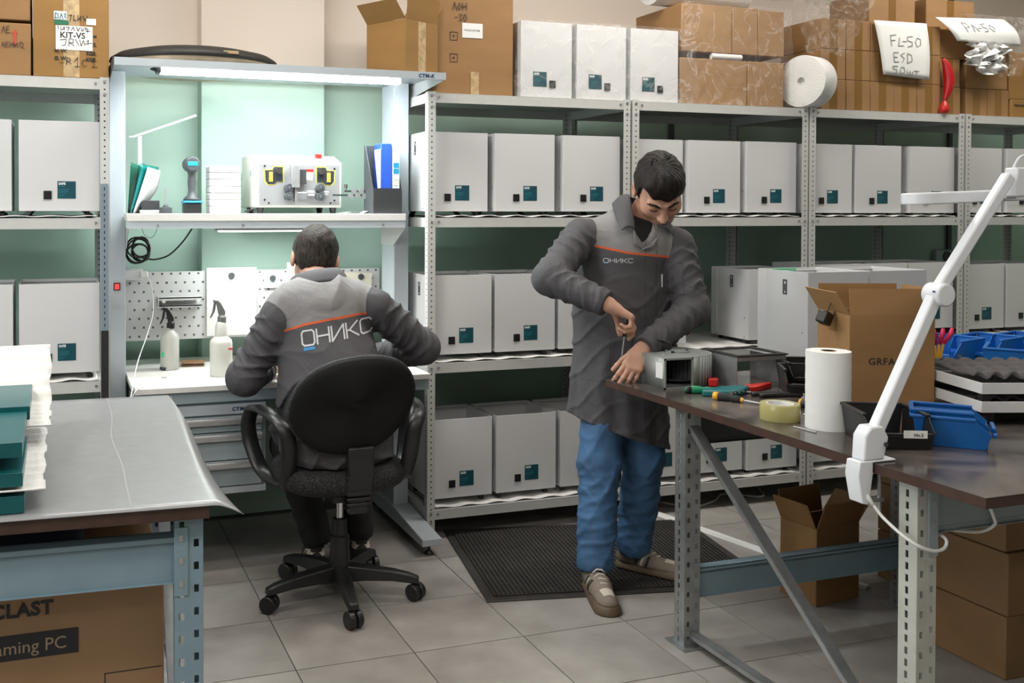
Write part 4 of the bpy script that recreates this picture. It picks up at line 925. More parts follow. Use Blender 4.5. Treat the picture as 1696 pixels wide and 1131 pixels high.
build('cutter_cover', MB().box(1.013, 1.045, yf - 0.025, yf - 0.003, SZ + 0.13, SZ + 0.195), 'dark_plastic', wm, bevel=0.002)
build('blade', MB().box(0.992, 1.0, yf - 0.03, yf - 0.004, SZ + 0.052, SZ + 0.115), 'steel', wm)
for (x, z) in ((0.966, 0.112), (0.966, 0.074), (1.108, 0.114), (1.108, 0.074)):
    build('feed_roller', MB().cyl((x, yf - 0.003, SZ + z), (x, yf - 0.034, SZ + z), 0.0195, n=22).cyl((x, yf - 0.034, SZ + z), (x, yf - 0.042, SZ + z), 0.008, n=12), 'charcoal', wm, bevel=0.002)
build('guide_tube', MB().cyl((1.005, yf - 0.02, SZ + 0.092), (1.075, yf - 0.02, SZ + 0.092), 0.0025, n=8).cyl((1.05, yf - 0.02, SZ + 0.09), (1.08, yf - 0.02, SZ + 0.09), 0.013, n=14), 'steel', wm)
build('guide_nut', MB().cyl((1.125, yf - 0.02, SZ + 0.092), (1.145, yf - 0.02, SZ + 0.092), 0.009, n=12), 'steel', wm)
build('warning_label', MB().box(1.048, 1.078, yf - 0.004, yf - 0.003, SZ + 0.148, SZ + 0.184), 'paper', wm)
build('warning_header', MB().box(1.048, 1.082, yf - 0.0045, yf - 0.0035, SZ + 0.184, SZ + 0.196), 'red_plastic', wm)
for (x, z) in ((0.862, 0.208), (0.862, 0.06), (0.88, 0.046), (1.16, 0.046), (1.178, 0.058), (1.178, 0.2)): build('plate_screw', MB().cyl((x, yf - 0.003, SZ + z), (x, yf - 0.006, SZ + z), 0.0045, n=8), 'black_plastic', wm)
wr = build('straightener', MB().box(1.165, 1.36, yf - 0.026, yf - 0.02, SZ + 0.078, SZ + 0.086).box(1.22, 1.345, yf - 0.026, yf - 0.02, SZ + 0.096, SZ + 0.104), 'dark_plastic', wm)
for i in range(4):
    build('wheel', MB().cyl((1.245 + i * 0.033, yf - 0.026, SZ + 0.078), (1.245 + i * 0.033, yf - 0.036, SZ + 0.078), 0.0125, n=16), 'steel', wr)
    if i < 3: build('wheel', MB().cyl((1.261 + i * 0.033, yf - 0.026, SZ + 0.102), (1.261 + i * 0.033, yf - 0.036, SZ + 0.102), 0.0125, n=16), 'steel', wr)
for x in (1.225, 1.345): build('wing_nut', MB().cyl((x, yf - 0.023, SZ + 0.10), (x, yf - 0.023, SZ + 0.128), 0.004, n=8).box(x - 0.008, x + 0.008, yf - 0.025, yf - 0.021, SZ + 0.112, SZ + 0.13), 'chrome', wr)
bc = root('plug_bundle', (0.795, 4.24, SZ), 'small bundle of black connectors at the machine\'s left foot', 'connectors')
for i in range(4): build('connector', MB().cbox((0, 0, 0), (0.018, 0.009, 0.008), Tm((0.775 + 0.011 * i, 4.235 + 0.006 * (i % 2), SZ + 0.008 + 0.006 * (i % 3)), (0.3 * i, 0.4 - 0.3 * i, 0.5 * i))), 'black_plastic', bc, bevel=0.001)
# document holder with binder and sheets
dh = root('document_holder', (1.3842, 4.1698, SZ), 'black document holder with blue binder at the shelf\'s right end', 'document holder')
build('side', MB().prism([(4.1350, SZ), (4.1350, SZ + 0.10), (4.2510, SZ + 0.305), (4.2684, SZ + 0.305), (4.2684, SZ)], 1.3145, 1.3184, 'x'), 'charcoal', dh)
build('side', MB().prism([(4.1350, SZ), (4.1350, SZ + 0.10), (4.2510, SZ + 0.305), (4.2684, SZ + 0.305), (4.2684, SZ)], 1.4462, 1.4501, 'x'), 'charcoal', dh)
build('front', MB().box(1.3184, 1.4462, 4.1338, 4.1362, SZ, SZ + 0.112), 'dark_plastic', dh)
build('back', MB().box(1.3184, 1.4462, 4.2661, 4.2684, SZ, SZ + 0.305), 'charcoal', dh)
one('ring_binder', MB().box(1.3552, 1.4055, 4.1466, 4.2510, SZ + 0.004, SZ + 0.31), 'binder_blue', 'blue ring binder standing in the black document holder', 'binder', bevel=0.003)
one('loose_sheet', MB().prism([(1.3407, SZ + 0.105), (1.3533, SZ + 0.105), (1.3533, SZ + 0.285), (1.3242, SZ + 0.28)], 4.1454, 4.1466, 'y'), 'paper', 'white sheet leaning beside the blue binder', 'paper sheet')
bx = root('striped_folder', (1.4230, 4.1930, SZ), 'light blue folder with label squares right of the blue binder', 'folder')
build('cover', MB().box(1.4094, 1.4404, 4.1437, 4.2510, SZ + 0.004, SZ + 0.31), 'paper_blue', bx)
for i, m_ in enumerate(('paper_cream', 'paper', 'cyan_plastic', 'cyan_plastic')): build('spine_label', MB().box(1.4123, 1.4375, 4.1428, 4.1436, SZ + 0.125 + i * 0.026, SZ + 0.147 + i * 0.026), m_, bx)
def pp(u, v): return (1.19 + 0.17 * u, 4.215 + 0.07 * v, SZ + 0.001 + 0.028 * max(0, u - 0.6) ** 1.5 * 6 + 0.006 * math.sin(u * 5) ** 2)
one('curled_sheet', MB().grid(pp, 14, 4, th=0.0006), 'paper', 'curled white sheets lying under the straightener rollers', 'paper sheet', smooth=180)

# round reflector bag lying on the hood
rf = root('reflector_bag', (0.56, 4.16, 2.048), 'flat round dark bag with tan underside lying on the lit hood', 'bag')
T = Tm((0.558, 4.265, 2.0475), (0, 0, 0), (1, 0.95, 1))
build('cover', MB().lathe([(0, 0.092), (0.12, 0.090), (0.24, 0.080), (0.32, 0.062), (0.348, 0.044), (0.352, 0.032), (0.345, 0.024), (0, 0.024)], 48, T=T), mat('bag_dark', (0.022, 0.019, 0.016), 0.6, noise=(14, 0.3)), rf, smooth=180)
build('underside', MB().lathe([(0, 0.0235), (0.344, 0.0235), (0.338, 0.012), (0.325, 0.0005), (0, 0.0005)], 48, T=T), mat('bag_tan', (0.44, 0.35, 0.24), 0.55, noise=(9, 0.35)), rf, smooth=180)
build('zip_tab', MB().box(0.63, 0.69, 3.945, 3.952, 2.086, 2.098), 'tan_cloth', rf)

# open carton on the hood's right end
def open_carton(name, loc, w, d, h, rz, label, material='carton', flaps=(0.5, 0.5, 0.5, 0.5), fl=0.10, tapef=True, group=None):
    """carton with four outward flaps; flaps are tilt angles from upright for front, right, back, left"""
    r = root(name, loc, label, 'carton', group, rz)
    t = 0.004; b = MB()
    b.box(-w / 2, w / 2, -d / 2, -d / 2 + t, 0, h); b.box(-w / 2, w / 2, d / 2 - t, d / 2, 0, h); b.box(-w / 2, -w / 2 + t, -d / 2 + t, d / 2 - t, 0, h); b.box(w / 2 - t, w / 2, -d / 2 + t, d / 2 - t, 0, h); b.box(-w / 2 + t, w / 2 - t, -d / 2 + t, d / 2 - t, 0, t)
    build('body', b, material, r, local=True, bevel=0.0012)
    for (nm, c, L, ang, rot) in (('f', (0, -d / 2, h), w, flaps[0], 0), ('r', (w / 2, 0, h), d, flaps[1], PI / 2), ('b', (0, d / 2, h), w, flaps[2], PI), ('l', (-w / 2, 0, h), d, flaps[3], -PI / 2)):
        if ang is None: continue
        T = Matrix.Translation(Vector(c)) @ Matrix.Rotation(rot, 4, 'Z') @ Matrix.Rotation(ang, 4, 'X')
        build('flap', MB().box(-L / 2 + 0.003, L / 2 - 0.003, 0, 0.0035, 0.001, fl, T), material, r, local=True)
    if tapef: build('tape', MB().box(-0.024, 0.024, -d / 2 - 0.0007, -d / 2 + 0.0005, 0.003, h - 0.004), 'tape_clear', r, local=True)
    return r
open_carton('open_carton', (1.452, 4.145, 2.0475), 0.205, 0.24, 0.235, 0.47, 'open brown carton with clear tape standing on the hood\'s right end', 'carton_b', (0.15, 0.5, 0.5, 0.7), 0.10)
# ------------------------------------------------------------------ benches
def holed_plate(b, u0, u1, z0, z1, T, holes):
    """flat plate in local (u, z); holes = list of (uc, width, height, pitch, phase) columns of rectangular cut-outs"""
    holes = sorted(holes); edges = [u0]
    for (uc, w, h, p, ph) in holes: edges += [uc - w / 2, uc + w / 2]
    edges.append(u1)
    def q(a, c, za, zb): b.add([(a, 0, za), (c, 0, za), (c, 0, zb), (a, 0, zb)], [(0, 1, 2, 3)], T)
    for i in range(0, len(edges), 2): q(edges[i], edges[i + 1], z0, z1)
    for (uc, w, h, p, ph) in holes:
        z = z0 + ph; last = z0
        while z + h < z1 - 0.01:
            q(uc - w / 2, uc + w / 2, last, z); last = z + h; z += p
        q(uc - w / 2, uc + w / 2, last, z1)
def rack_post(parent, x, y, h, material, sx=1):
    """omega-profile rack post, 60 x 55 mm, slots cut through the faces"""
    b = MB()
    F = Matrix.Translation((x, y, 0))
    holed_plate(b, 0.0, 0.027, 0.0, h, F, [(0.0145, 0.011, 0.017, 0.05, 0.02)])
    holed_plate(b, 0.033, 0.060, 0.0, h, F, [(0.0455, 0.011, 0.017, 0.05, 0.03)])
    S = Matrix.Translation((x, y, 0)) @ Matrix.Rotation(PI / 2, 4, 'Z')
    holed_plate(b, 0.0, 0.055, 0.0, h, S, [(0.030, 0.009, 0.018, 0.030, 0.012)])
    S2 = Matrix.Translation((x + 0.060, y, 0)) @ Matrix.Rotation(PI / 2, 4, 'Z')
    holed_plate(b, 0.0, 0.055, 0.0, h, S2, [(0.030, 0.009, 0.018, 0.030, 0.012)])
    b.box(x + 0.027, x + 0.033, y, y + 0.006, 0, h); b.box(x, x + 0.014, y + 0.053, y + 0.055, 0, h); b.box(x + 0.046, x + 0.06, y + 0.053, y + 0.055, 0, h)
    o = build('leg', b, material, parent, smooth=None)
    m = o.modifiers.new('sheet', 'SOLIDIFY'); m.thickness = 0.0016; m.offset = 0
    build('foot_plate', MB().box(x - 0.02, x + 0.085, y - 0.03, y + 0.085, 0.0, 0.004), 'zinc', parent)
    return o
def cbeam(b, x0, x1, y, z0, z1, d=0.035):
    b.box(x0, x1, y, y + 0.002, z0 + 0.012, z1 - 0.012); b.box(x0, x1, y - 0.006, y + d, z1 - 0.014, z1 - 0.012); b.box(x0, x1, y - 0.006, y - 0.004, z1 - 0.014, z1)
    b.box(x0, x1, y - 0.006, y + d, z1 - 0.002, z1); b.box(x0, x1, y - 0.008, y + d, z0, z0 + 0.002); b.box(x0, x1, y - 0.001, y + 0.001, z0, z0 + 0.014)
    b.box(x0, x1, y + d - 0.002, y + d, z0, z1)
def brace(parent, p0, p1, w=0.03, name='brace', material='zinc'):
    p0 = Vector(p0); p1 = Vector(p1); L = (p1 - p0).length
    T = Matrix.Translation(p0) @ (p1 - p0).to_track_quat('Z', 'X').to_matrix().to_4x4()
    b = MB().box(-0.0015, 0.0015, -w / 2, w / 2, 0, L, T).box(-0.018, 0.0, -w / 2, -w / 2 + 0.002, 0, L, T).box(-0.018, 0.0, w / 2 - 0.002, w / 2, 0, L, T)
    return build(name, b, material, parent)
def connector(parent, x, y, z0, z1, material):
    c = build('connector', MB().box(x, x + 0.030, y - 0.0035, y - 0.001, z0, z1), material, parent, bevel=0.001)
    hk = MB()
    for i in range(3): hk.box(x + 0.011, x + 0.019, y - 0.005, y - 0.0035, z0 + 0.02 + i * 0.05, z0 + 0.034 + i * 0.05)
    tag(build('hooks', hk, 'steel', c), kind='stuff')
BZ = 0.83
# --- left bench
lb = root('workbench', (0.33, 2.105, 0), 'blue steel frame workbench with curled grey top at lower left', 'workbench')
build('board', MB().box(-1.30, 0.312, 2.105, 3.40, 0.800, 0.828), 'laminate_edge', lb, bevel=0.001)
def lino(u, v):
    x = -1.30 + 1.672 * u; y = 2.098 + 1.306 * v
    t = max(0.0, x - 0.300)
    flare = (1 - v) ** 5; far_ = v ** 10
    z = 0.829 - max(0.0, t - 0.020) ** 1.5 * (3.3 - 1.2 * flare); x2 = x - 0.35 * t * (1 - flare) - 0.6 * t * far_ + 0.012 * flare * t / 0.07
    return (x2, y, z)
build('top_sheet', MB().grid(lino, 180, 30, th=0.0016), 'linoleum', lb, smooth=180)
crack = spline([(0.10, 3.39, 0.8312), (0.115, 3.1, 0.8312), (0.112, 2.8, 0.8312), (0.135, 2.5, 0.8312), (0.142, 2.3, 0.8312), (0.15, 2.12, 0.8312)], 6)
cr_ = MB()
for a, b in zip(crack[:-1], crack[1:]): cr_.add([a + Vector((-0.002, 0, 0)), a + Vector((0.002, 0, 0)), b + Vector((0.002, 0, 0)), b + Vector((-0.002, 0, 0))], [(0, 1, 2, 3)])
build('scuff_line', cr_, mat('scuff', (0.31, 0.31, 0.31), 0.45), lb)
rack_post(lb, 0.241, 2.14, 0.80, 'bench_blue'); rack_post(lb, 0.241, 3.28, 0.80, 'bench_blue')
bm_ = MB(); cbeam(bm_, -1.30, 0.240, 2.155, 0.650, 0.752)
build('beam', bm_, 'bench_blue', lb)
bm_ = MB(); cbeam(bm_, -1.30, 0.240, 3.30, 0.650, 0.752); build('beam', bm_, 'bench_blue', lb)
connector(lb, 0.239, 2.14, 0.625, 0.775, 'bench_blue')
brace(lb, (0.262, 3.27, 0.76), (0.262, 2.21, 0.08)); brace(lb, (0.262, 3.27, 0.04), (0.262, 2.21, 0.04))
lb.rotation_euler = (0, 0, -0.045); lb.location = (0.328, 2.134, 0)
# printed carton under the left bench
tc_ = root('pc_carton', (-0.05, 2.55, 0), 'large brown computer carton with black printed plate under the left bench', 'carton')
build('body', MB().box(-0.42, 0.235, 2.352, 2.80, 0.002, 0.625), mat('carton_pc', (0.33, 0.195, 0.10), 0.65, noise=(4, 0.08)), tc_, bevel=0.004)
build('flap', MB().prism([(2.80, 0.625), (2.80, 0.60), (2.795, 0.60), (2.70, 0.757), (2.705, 0.762)], -0.42, 0.215, 'x'), mat('carton_grey', (0.20, 0.17, 0.14), 0.5, noise=(30, 0.25)), tc_)
build('flap', MB().box(-0.42, 0.232, 2.78, 2.784, 0.625, 0.74), 'carton_in', tc_)
hw = MB(); strokes(hw, [[(0.06, 0.70), (0.075, 0.73), (0.095, 0.70), (0.11, 0.725)], [(0.14, 0.735), (0.12, 0.72), (0.14, 0.705), (0.16, 0.71)]], 0.004, Tm((0, 2.779, 0), (PI / 2, 0, 0))); build('handwriting', hw, 'ink', tc_)
text('printed_text', 'TECLAST', 0.043, 'ink', tc_, (-0.195, 2.3512, 0.552), bold=0.0016, space=1.08)
pl = build('print_plate', MB().box(-0.24, 0.043, 2.3502, 2.3522, 0.455, 0.512), 'ink', tc_, bevel=0.0005)
text('printed_text', 'Gaming PC', 0.040, mat('print_tan', (0.40, 0.30, 0.20), 0.6) and 'print_tan', tc_, (-0.165, 2.3496, 0.470))
build('print_frame', MB().box(0.10, 0.23, 2.3512, 2.3525, 0.395, 0.397).box(0.10, 0.102, 2.3512, 2.3525, 0.2, 0.397), 'ink', tc_)
bs = MB().grid(lambda u, v: (-0.40 + 0.46 * u, 2.40 + 0.30 * v, 0.632 + 0.06 * v + 0.02 * math.sin(u * 9)), 20, 6, th=0.003)
one('blue_bag', bs, mat('bag_blue', (0.10, 0.14, 0.22), 0.4, noise=(12, 0.2)), 'dark blue plastic bag lying on the carton under the left bench', 'bag', smooth=180)
one('lit_carton', MB().box(-0.6, -0.02, 3.0, 3.25, 0.02, 0.68), 'carton_c', 'orange-brown carton standing at the far side under the left bench', 'carton', bevel=0.004)

# teal metal covers and foam on the left bench
def lid(name, x0, x1, y0, y1, z0, z1, label):
    r = root(name, ((x0 + x1) / 2, (y0 + y1) / 2, z0), label, 'metal cover', 'teal metal covers on the left bench')
    t = 0.002
    build('top', MB().box(x0, x1, y0, y1, z1 - t, z1), 'teal_paint', r, bevel=0.0008)
    build('front_lip', MB().box(x0, x1, y0, y0 + t, z0, z1 - t), 'teal_paint', r)
    build('side_lip', MB().box(x1 - t, x1, y0 + t, y1, z0, z1 - t), 'teal_paint', r)
    build('back_lip', MB().box(x0, x1 - t, y1 - t, y1, z0, z1 - t), 'teal_paint', r)
    return r
lid('metal_cover', -0.60, -0.067, 2.19, 2.54, 0.8325, 0.868, 'teal metal cover lying lowest on the left bench, under the foam')
lid('metal_cover', -0.60, -0.070, 2.195, 2.54, 0.887, 0.915, 'teal metal cover in the middle of the stack on the left bench')
lid('metal_cover', -0.60, -0.071, 2.205, 2.54, 0.946, 0.977, 'teal metal cover topmost at the front of the stack on the left bench')
k = lid('metal_cover', -0.60, -0.066, 2.545, 2.86, 0.955, 0.988, 'teal metal cover lying behind the front stack on the left bench')
build('slot', MB().box(-0.0665, -0.0645, 2.55, 2.556, 0.955, 0.985), 'black_matte', k)
def fsheet(x1, y0, y1, z0, z1, z2, ph):
    def fn(u, v):
        return (-0.62 + (x1 + 0.62) * u + 0.003 * math.sin(v * 23 + ph) * u, y0 + (y1 - y0) * v, z0 + (z1 - z0) * min(1, v * 1.6) + (z2 - z1) * max(0, v - 0.5) * 2 + 0.0035 * math.sin(v * 60 + ph + 2 * u))
    return fn
fm = root('foam_wrap', (-0.2, 2.6, 0.87), 'rippled white foam sheets under the teal covers on the left bench', 'foam sheet')
build('sheet', MB().grid(fsheet(-0.028, 2.185, 2.78, 0.876, 0.882, 0.884, 0.3), 30, 80, th=0.004), 'foam_white', fm, smooth=180)
build('sheet', MB().grid(fsheet(-0.018, 2.56, 3.02, 0.935, 0.942, 1.07, 1.7), 30, 80, th=0.004), 'foam_white', fm, smooth=180)

# --- right bench
rbx = root('workbench', (2.5, 2.4, 0), 'steel frame workbench with dark brown glossy top at right', 'workbench')
build('board', MB().box(1.951, 4.1, 1.648, 3.25, 0.804, 0.8285), 'laminate_edge', rbx, bevel=0.001)
build('top_sheet', MB().box(1.950, 4.1, 1.647, 3.251, 0.8286, 0.8302), 'bench_laminate', rbx)
rack_post(rbx, 1.985, 2.80, 0.804, 'zinc'); rack_post(rbx, 1.985, 1.862, 0.804, 'bench_cream'); rack_post(rbx, 2.935, 2.82, 0.804, 'zinc')
bm_ = MB(); cbeam(bm_, 2.047, 4.0, 1.875, 0.672, 0.795); build('beam', bm_, mat('beam_grey', (0.30, 0.36, 0.39), 0.42, noise=(12, 0.05)), rbx)
connector(rbx, 2.018, 1.862, 0.62, 0.79, 'beam_grey')
bm_ = MB(); cbeam(bm_, 2.047, 2.934, 2.84, 0.672, 0.775); build('beam', bm_, mat('beam_shaded', (0.06, 0.065, 0.07), 0.5), rbx)  # far top beam: the shade under the board is put into its colour
bm_ = MB(); cbeam(bm_, 2.047, 2.934, 2.815, 0.160, 0.258); build('beam', bm_, 'bench_blue', rbx)
brace(rbx, (2.02, 2.80, 0.745), (2.02, 1.93, 0.07), 0.034); brace(rbx, (2.02, 2.80, 0.05), (2.02, 1.93, 0.05), 0.03)
brace(rbx, (2.96, 2.80, 0.20), (3.6, 2.3, 0.62), 0.025); brace(rbx, (2.96, 2.82, 0.06), (3.6, 2.3, 0.06), 0.025)
for x in (2.943, 2.968):
    pts = [(x, 2.812, z) for z in (0.80, 0.6, 0.4, 0.2, 0.05)]
    build('cable', MB().tube(pts, 0.004, 6), 'cable_white' if x < 2.95 else 'cable_black', rbx)

# cartons stored under the right bench
gst = 'brown cartons stored under the right bench'
for (x, y, z, lb_) in ((2.80, 2.29, 0.0, 'bottom brown carton of the near stack under the right bench'), (2.80, 2.285, 0.2, 'middle brown carton of the near stack under the right bench'), (2.80, 2.295, 0.4, 'top brown carton of the near stack under the right bench')):
    c = carton('stored_carton', x, x + 0.36, y, y + 0.30, z + 0.0005, z + 0.1975, lb_, mat('carton_shaded', (0.24, 0.135, 0.058), 0.7, noise=(5, 0.1)) if z == 0 else 'carton_shaded', None, gst)  # carton brown darkened to carry the shade below the bench
for i, (x, z) in enumerate(((3.12, 0.0), (3.12, 0.19), (3.12, 0.38), (3.44, 0.0), (3.44, 0.19), (3.44, 0.38))):
    carton('stored_carton', x, x + 0.30, 2.83, 3.12, z + 0.0005, z + 0.1875, '%s brown carton of the %s rear stack under the right bench' % (('bottom', 'middle', 'top')[i % 3], ('left', 'right')[i // 3]), 'carton_shaded', None, gst)

# open carton on the floor
open_carton('open_carton', (2.755, 3.035, 0.0005), 0.225, 0.17, 0.285, 0.12, 'small open brown carton standing on the floor under the right bench', 'carton', (0.35, 0.75, 0.15, 0.45), 0.105, False)

# rubber mat with a raised grid
mt = root('rubber_mat', (2.16, 3.66, 0), 'black perforated rubber floor mat under the standing man', 'mat', None, rz=-0.178)
build('border', MB().prism([(-0.58, -0.415), (0.58, -0.415), (0.58, 0.415), (-0.58, 0.415)], 0.0005, 0.006, 'z'), 'rubber_mat', mt, local=True, bevel=0.003)
gr = MB(); W, H = 1.08, 0.75; n1, n2 = 60, 42
for i in range(n1 + 1):
    x = -W / 2 + W * i / n1; gr.box(x - 0.0035, x + 0.0035, -H / 2, H / 2, 0.006, 0.0125)
for j in range(n2 + 1):
    y = -H / 2 + H * j / n2; gr.box(-W / 2, W / 2, y - 0.0035, y + 0.0035, 0.006, 0.0124)
tag(build('raised_grid', gr, 'rubber_mat', mt, local=True, smooth=None), kind='stuff')
one('floor_duct', MB().prism([(-0.02, 0.0005), (0.02, 0.0005), (0.012, 0.012), (-0.012, 0.012)], 0, 1.1, 'y', T=Tm((2.975, 3.02, 0), (0, 0, 0.224))), 'cable_white', 'white cable duct lying across the tiles beside the rubber mat', 'cable duct')
one('floor_cable', MB().tube(spline([(2.80, 4.30, 0.006), (2.95, 4.12, 0.006), (3.12, 4.16, 0.006), (3.25, 4.25, 0.006), (3.4, 4.15, 0.006), (3.5, 4.3, 0.006)], 8), 0.005, 6), 'cable_white', 'white cable lying on the floor under the shelving', 'cable', smooth=180)

# ------------------------------------------------------------------ things on the right bench
TZ = 0.8305
# centrifugal fan
fn_ = root('centrifugal_fan', (2.16, 3.1, TZ), 'galvanised centrifugal fan with square outlet at the bench corner', 'fan')
H = 0.108
cxf, cyf, rf_ = 2.174, 3.135, 0.131
prof = []
for i in range(41):
    t = -PI / 2 + 0.12 + (1.5 * PI - 0.12) * i / 40
    prof.append((cxf + rf_ * math.cos(t), cyf + rf_ * math.sin(t)))
outer = prof + [(2.041, 3.0), (2.0435, 3.0)] + [(cxf + (rf_ - 0.0025) * math.cos(t), cyf + (rf_ - 0.0025) * math.sin(t)) for t in [1.5 * PI - PI / 2 + 0.0 - (1.5 * PI - 0.12) * i / 40 for i in range(41)]]
sc_ = MB()
ring = prof + [(2.041, 3.0)]
for a, b in zip(ring[:-1], ring[1:]): sc_.add([(*a, TZ), (*b, TZ), (*b, TZ + H), (*a, TZ + H)], [(0, 1, 2, 3)])
sc_.add([(prof[0][0], prof[0][1], TZ), (2.152, 3.0, TZ), (2.152, 3.0, TZ + H), (prof[0][0], prof[0][1], TZ + H)], [(0, 1, 2, 3)])
so = build('scroll_wall', sc_, 'fan_metal', fn_, smooth=30); sm = so.modifiers.new('s', 'SOLIDIFY'); sm.thickness = 0.002; sm.offset = 0
plate = ring + [(2.152, 3.0)]
build('bottom_plate', MB().prism(plate, TZ, TZ + 0.002, 'z'), 'fan_metal', fn_)
tp = build('top_plate', MB().prism(plate, TZ + H, TZ + H + 0.002, 'z'), 'fan_metal', fn_)
build('outlet_flange', MB().box(2.036, 2.156, 2.996, 3.0, TZ, TZ + 0.006).box(2.036, 2.156, 2.996, 3.0, TZ + H - 0.005, TZ + H + 0.002).box(2.036, 2.043, 2.996, 3.0, TZ, TZ + H).box(2.149, 2.156, 2.996, 3.0, TZ, TZ + H), 'fan_metal', fn_)
bl = MB()
for i in range(36):
    t = 2 * PI * i / 36; bl.cbox((0, 0, 0), (0.018, 0.0015, 0.075), Tm((cxf + 0.082 * math.cos(t), cyf + 0.082 * math.sin(t), TZ + 0.055), (0, 0, t + 0.7)))
bl.lathe([(0.05, 0.0), (0.095, 0.0), (0.095, 0.003), (0.05, 0.003)], 32, c=(cxf, cyf, TZ + 0.016)); bl.lathe([(0.05, 0.0), (0.095, 0.0), (0.095, 0.003), (0.05, 0.003)], 32, c=(cxf, cyf, TZ + 0.092))
build('impeller', bl, 'charcoal', fn_)
build('motor_cap', MB().lathe([(0.045, 0), (0.045, 0.004), (0.02, 0.006), (0.0, 0.006)], 24, c=(cxf + 0.01, cyf, TZ + H + 0.002)), 'fan_metal', tp)
for (dx, dy) in ((-0.03, -0.03), (0.045, -0.01), (0.01, 0.05), (-0.05, 0.02), (0.09, -0.04), (-0.09, -0.06)): build('screw', MB().cyl((cxf + dx, cyf + dy, TZ + H + 0.002), (cxf + dx, cyf + dy, TZ + H + 0.009), 0.006 if abs(dx) < 0.06 else 0.004, n=10), 'black_plastic' if abs(dx) < 0.06 else 'chrome', tp)
build('cable', MB().tube(spline([(cxf - 0.02, cyf + 0.01, TZ + H + 0.006), (cxf - 0.02, cyf, TZ + H + 0.03), (cxf - 0.06, cyf + 0.02, TZ + H + 0.045), (cxf - 0.11, cyf + 0.05, TZ + H + 0.03), (cxf - 0.14, cyf + 0.09, TZ + H - 0.03)], 6), 0.005, 8), 'cable_black', fn_, smooth=180)
build('type_label', MB().box(2.0390, 2.0402, 3.012, 3.055, TZ + 0.035, TZ + 0.09), 'paper', fn_)

# bent sheet-metal bracket with black gasket
bk = root('metal_bracket', (2.43, 3.05, TZ), 'bent sheet metal bracket with black window frame on the bench', 'bracket')
build('top_plate', MB().box(2.31, 2.345, 2.955, 3.15, TZ + 0.106, TZ + 0.108).box(2.475, 2.525, 2.955, 3.15, TZ + 0.106, TZ + 0.108).box(2.345, 2.475, 2.955, 2.985, TZ + 0.106, TZ + 0.108).box(2.345, 2.475, 3.12, 3.15, TZ + 0.106, TZ + 0.108), 'steel', bk)
build('gasket', MB().box(2.305, 2.33, 2.95, 3.155, TZ + 0.1085, TZ + 0.113).box(2.505, 2.53, 2.95, 3.155, TZ + 0.1085, TZ + 0.113).box(2.33, 2.505, 2.95, 2.972, TZ + 0.1085, TZ + 0.113).box(2.33, 2.505, 3.13, 3.155, TZ + 0.1085, TZ + 0.113), 'black_matte', bk)
build('side_plate', MB().box(2.31, 2.312, 2.955, 3.15, TZ, TZ + 0.1055), 'steel', bk)
build('side_plate', MB().box(2.523, 2.525, 2.955, 3.15, TZ, TZ + 0.1055), 'steel', bk)
build('front_lip', MB().box(2.312, 2.523, 2.955, 2.957, TZ + 0.092, TZ + 0.1055), 'steel', bk)

# open-fronted storage bins
def storage_bin(name, loc, w, d, h, rz, material, label, group, parent=None):
    r = root(name, loc, label, 'storage bin', group, rz); t = 0.003
    tap = 0.012
    b = MB()
    b.box(-w / 2 + tap, w / 2 - tap, -d / 2 + tap, d / 2 - tap, 0, t)
    # tapered side walls with the front cut low
    for s in (-1, 1):
        b.prism([(d / 2 - tap, 0), (d / 2, h), (-d / 2 + d * 0.22, h), (-d / 2, h * 0.55), (-d / 2 + tap, 0)], 0, t, 'x', T=Matrix.Translation((s * (w / 2 - tap / 2) - t / 2, 0, 0)) @ Matrix.Rotation(s * 0.09, 4, 'Y'))
    b.prism([(-w / 2 + tap, 0), (w / 2 - tap, 0), (w / 2, h), (-w / 2, h)], 0, t, 'y', T=Matrix.Translation((0, d / 2 - tap, 0)) @ Matrix.Rotation(-0.1, 4, 'X'))
    b.prism([(-w / 2 + tap, 0), (w / 2 - tap, 0), (w / 2 - tap / 2, h * 0.52), (-w / 2 + tap / 2, h * 0.52)], 0, t, 'y', T=Matrix.Translation((0, -d / 2 + tap - t, 0)) @ Matrix.Rotation(0.15, 4, 'X'))
    build('body', b, material, r, local=True, bevel=0.0008)
    rim = MB()
    for s in (-1, 1): rim.box(s * w / 2 - 0.006, s * w / 2 + 0.006, -d / 2 + d * 0.2, d / 2 + 0.004, h - 0.004, h + 0.004)
    rim.box(-w / 2, w / 2, d / 2 - 0.004, d / 2 + 0.008, h - 0.004, h + 0.004)
    build('rim', rim, material, r, local=True, bevel=0.002)
    lp = MB().box(-w / 2 + tap, w / 2 - tap, -d / 2 - 0.014, -d / 2 - 0.004, h * 0.42, h * 0.56)
    build('label_holder', lp, material, r, local=True, bevel=0.002)
    return r
k = storage_bin('storage_bin', (2.315, 2.065, TZ), 0.115, 0.185, 0.078, -0.80 + PI / 2, 'blue_plastic', 'blue plastic bin at the bench front right of the lamp', 'plastic bins on the right bench')
k2 = storage_bin('storage_bin', (2.332, 2.083, TZ + 0.012), 0.115, 0.185, 0.078, -0.80 + PI / 2, 'blue_plastic', 'blue plastic bin nested in the front blue bin', 'plastic bins on the right bench')
k = storage_bin('storage_bin', (2.165, 2.135, TZ), 0.165, 0.20, 0.085, -0.40, 'black_plastic', 'black plastic bin with white label behind the lamp clamp', 'plastic bins on the right bench')
build('paper_label', MB().box(-0.005, 0.055, -0.1162, -0.1148, 0.036, 0.056), 'paper', k, local=True)
text('label_print', 'No.2', 0.012, 'ink', k, (0.02, -0.117, 0.041), local=True)
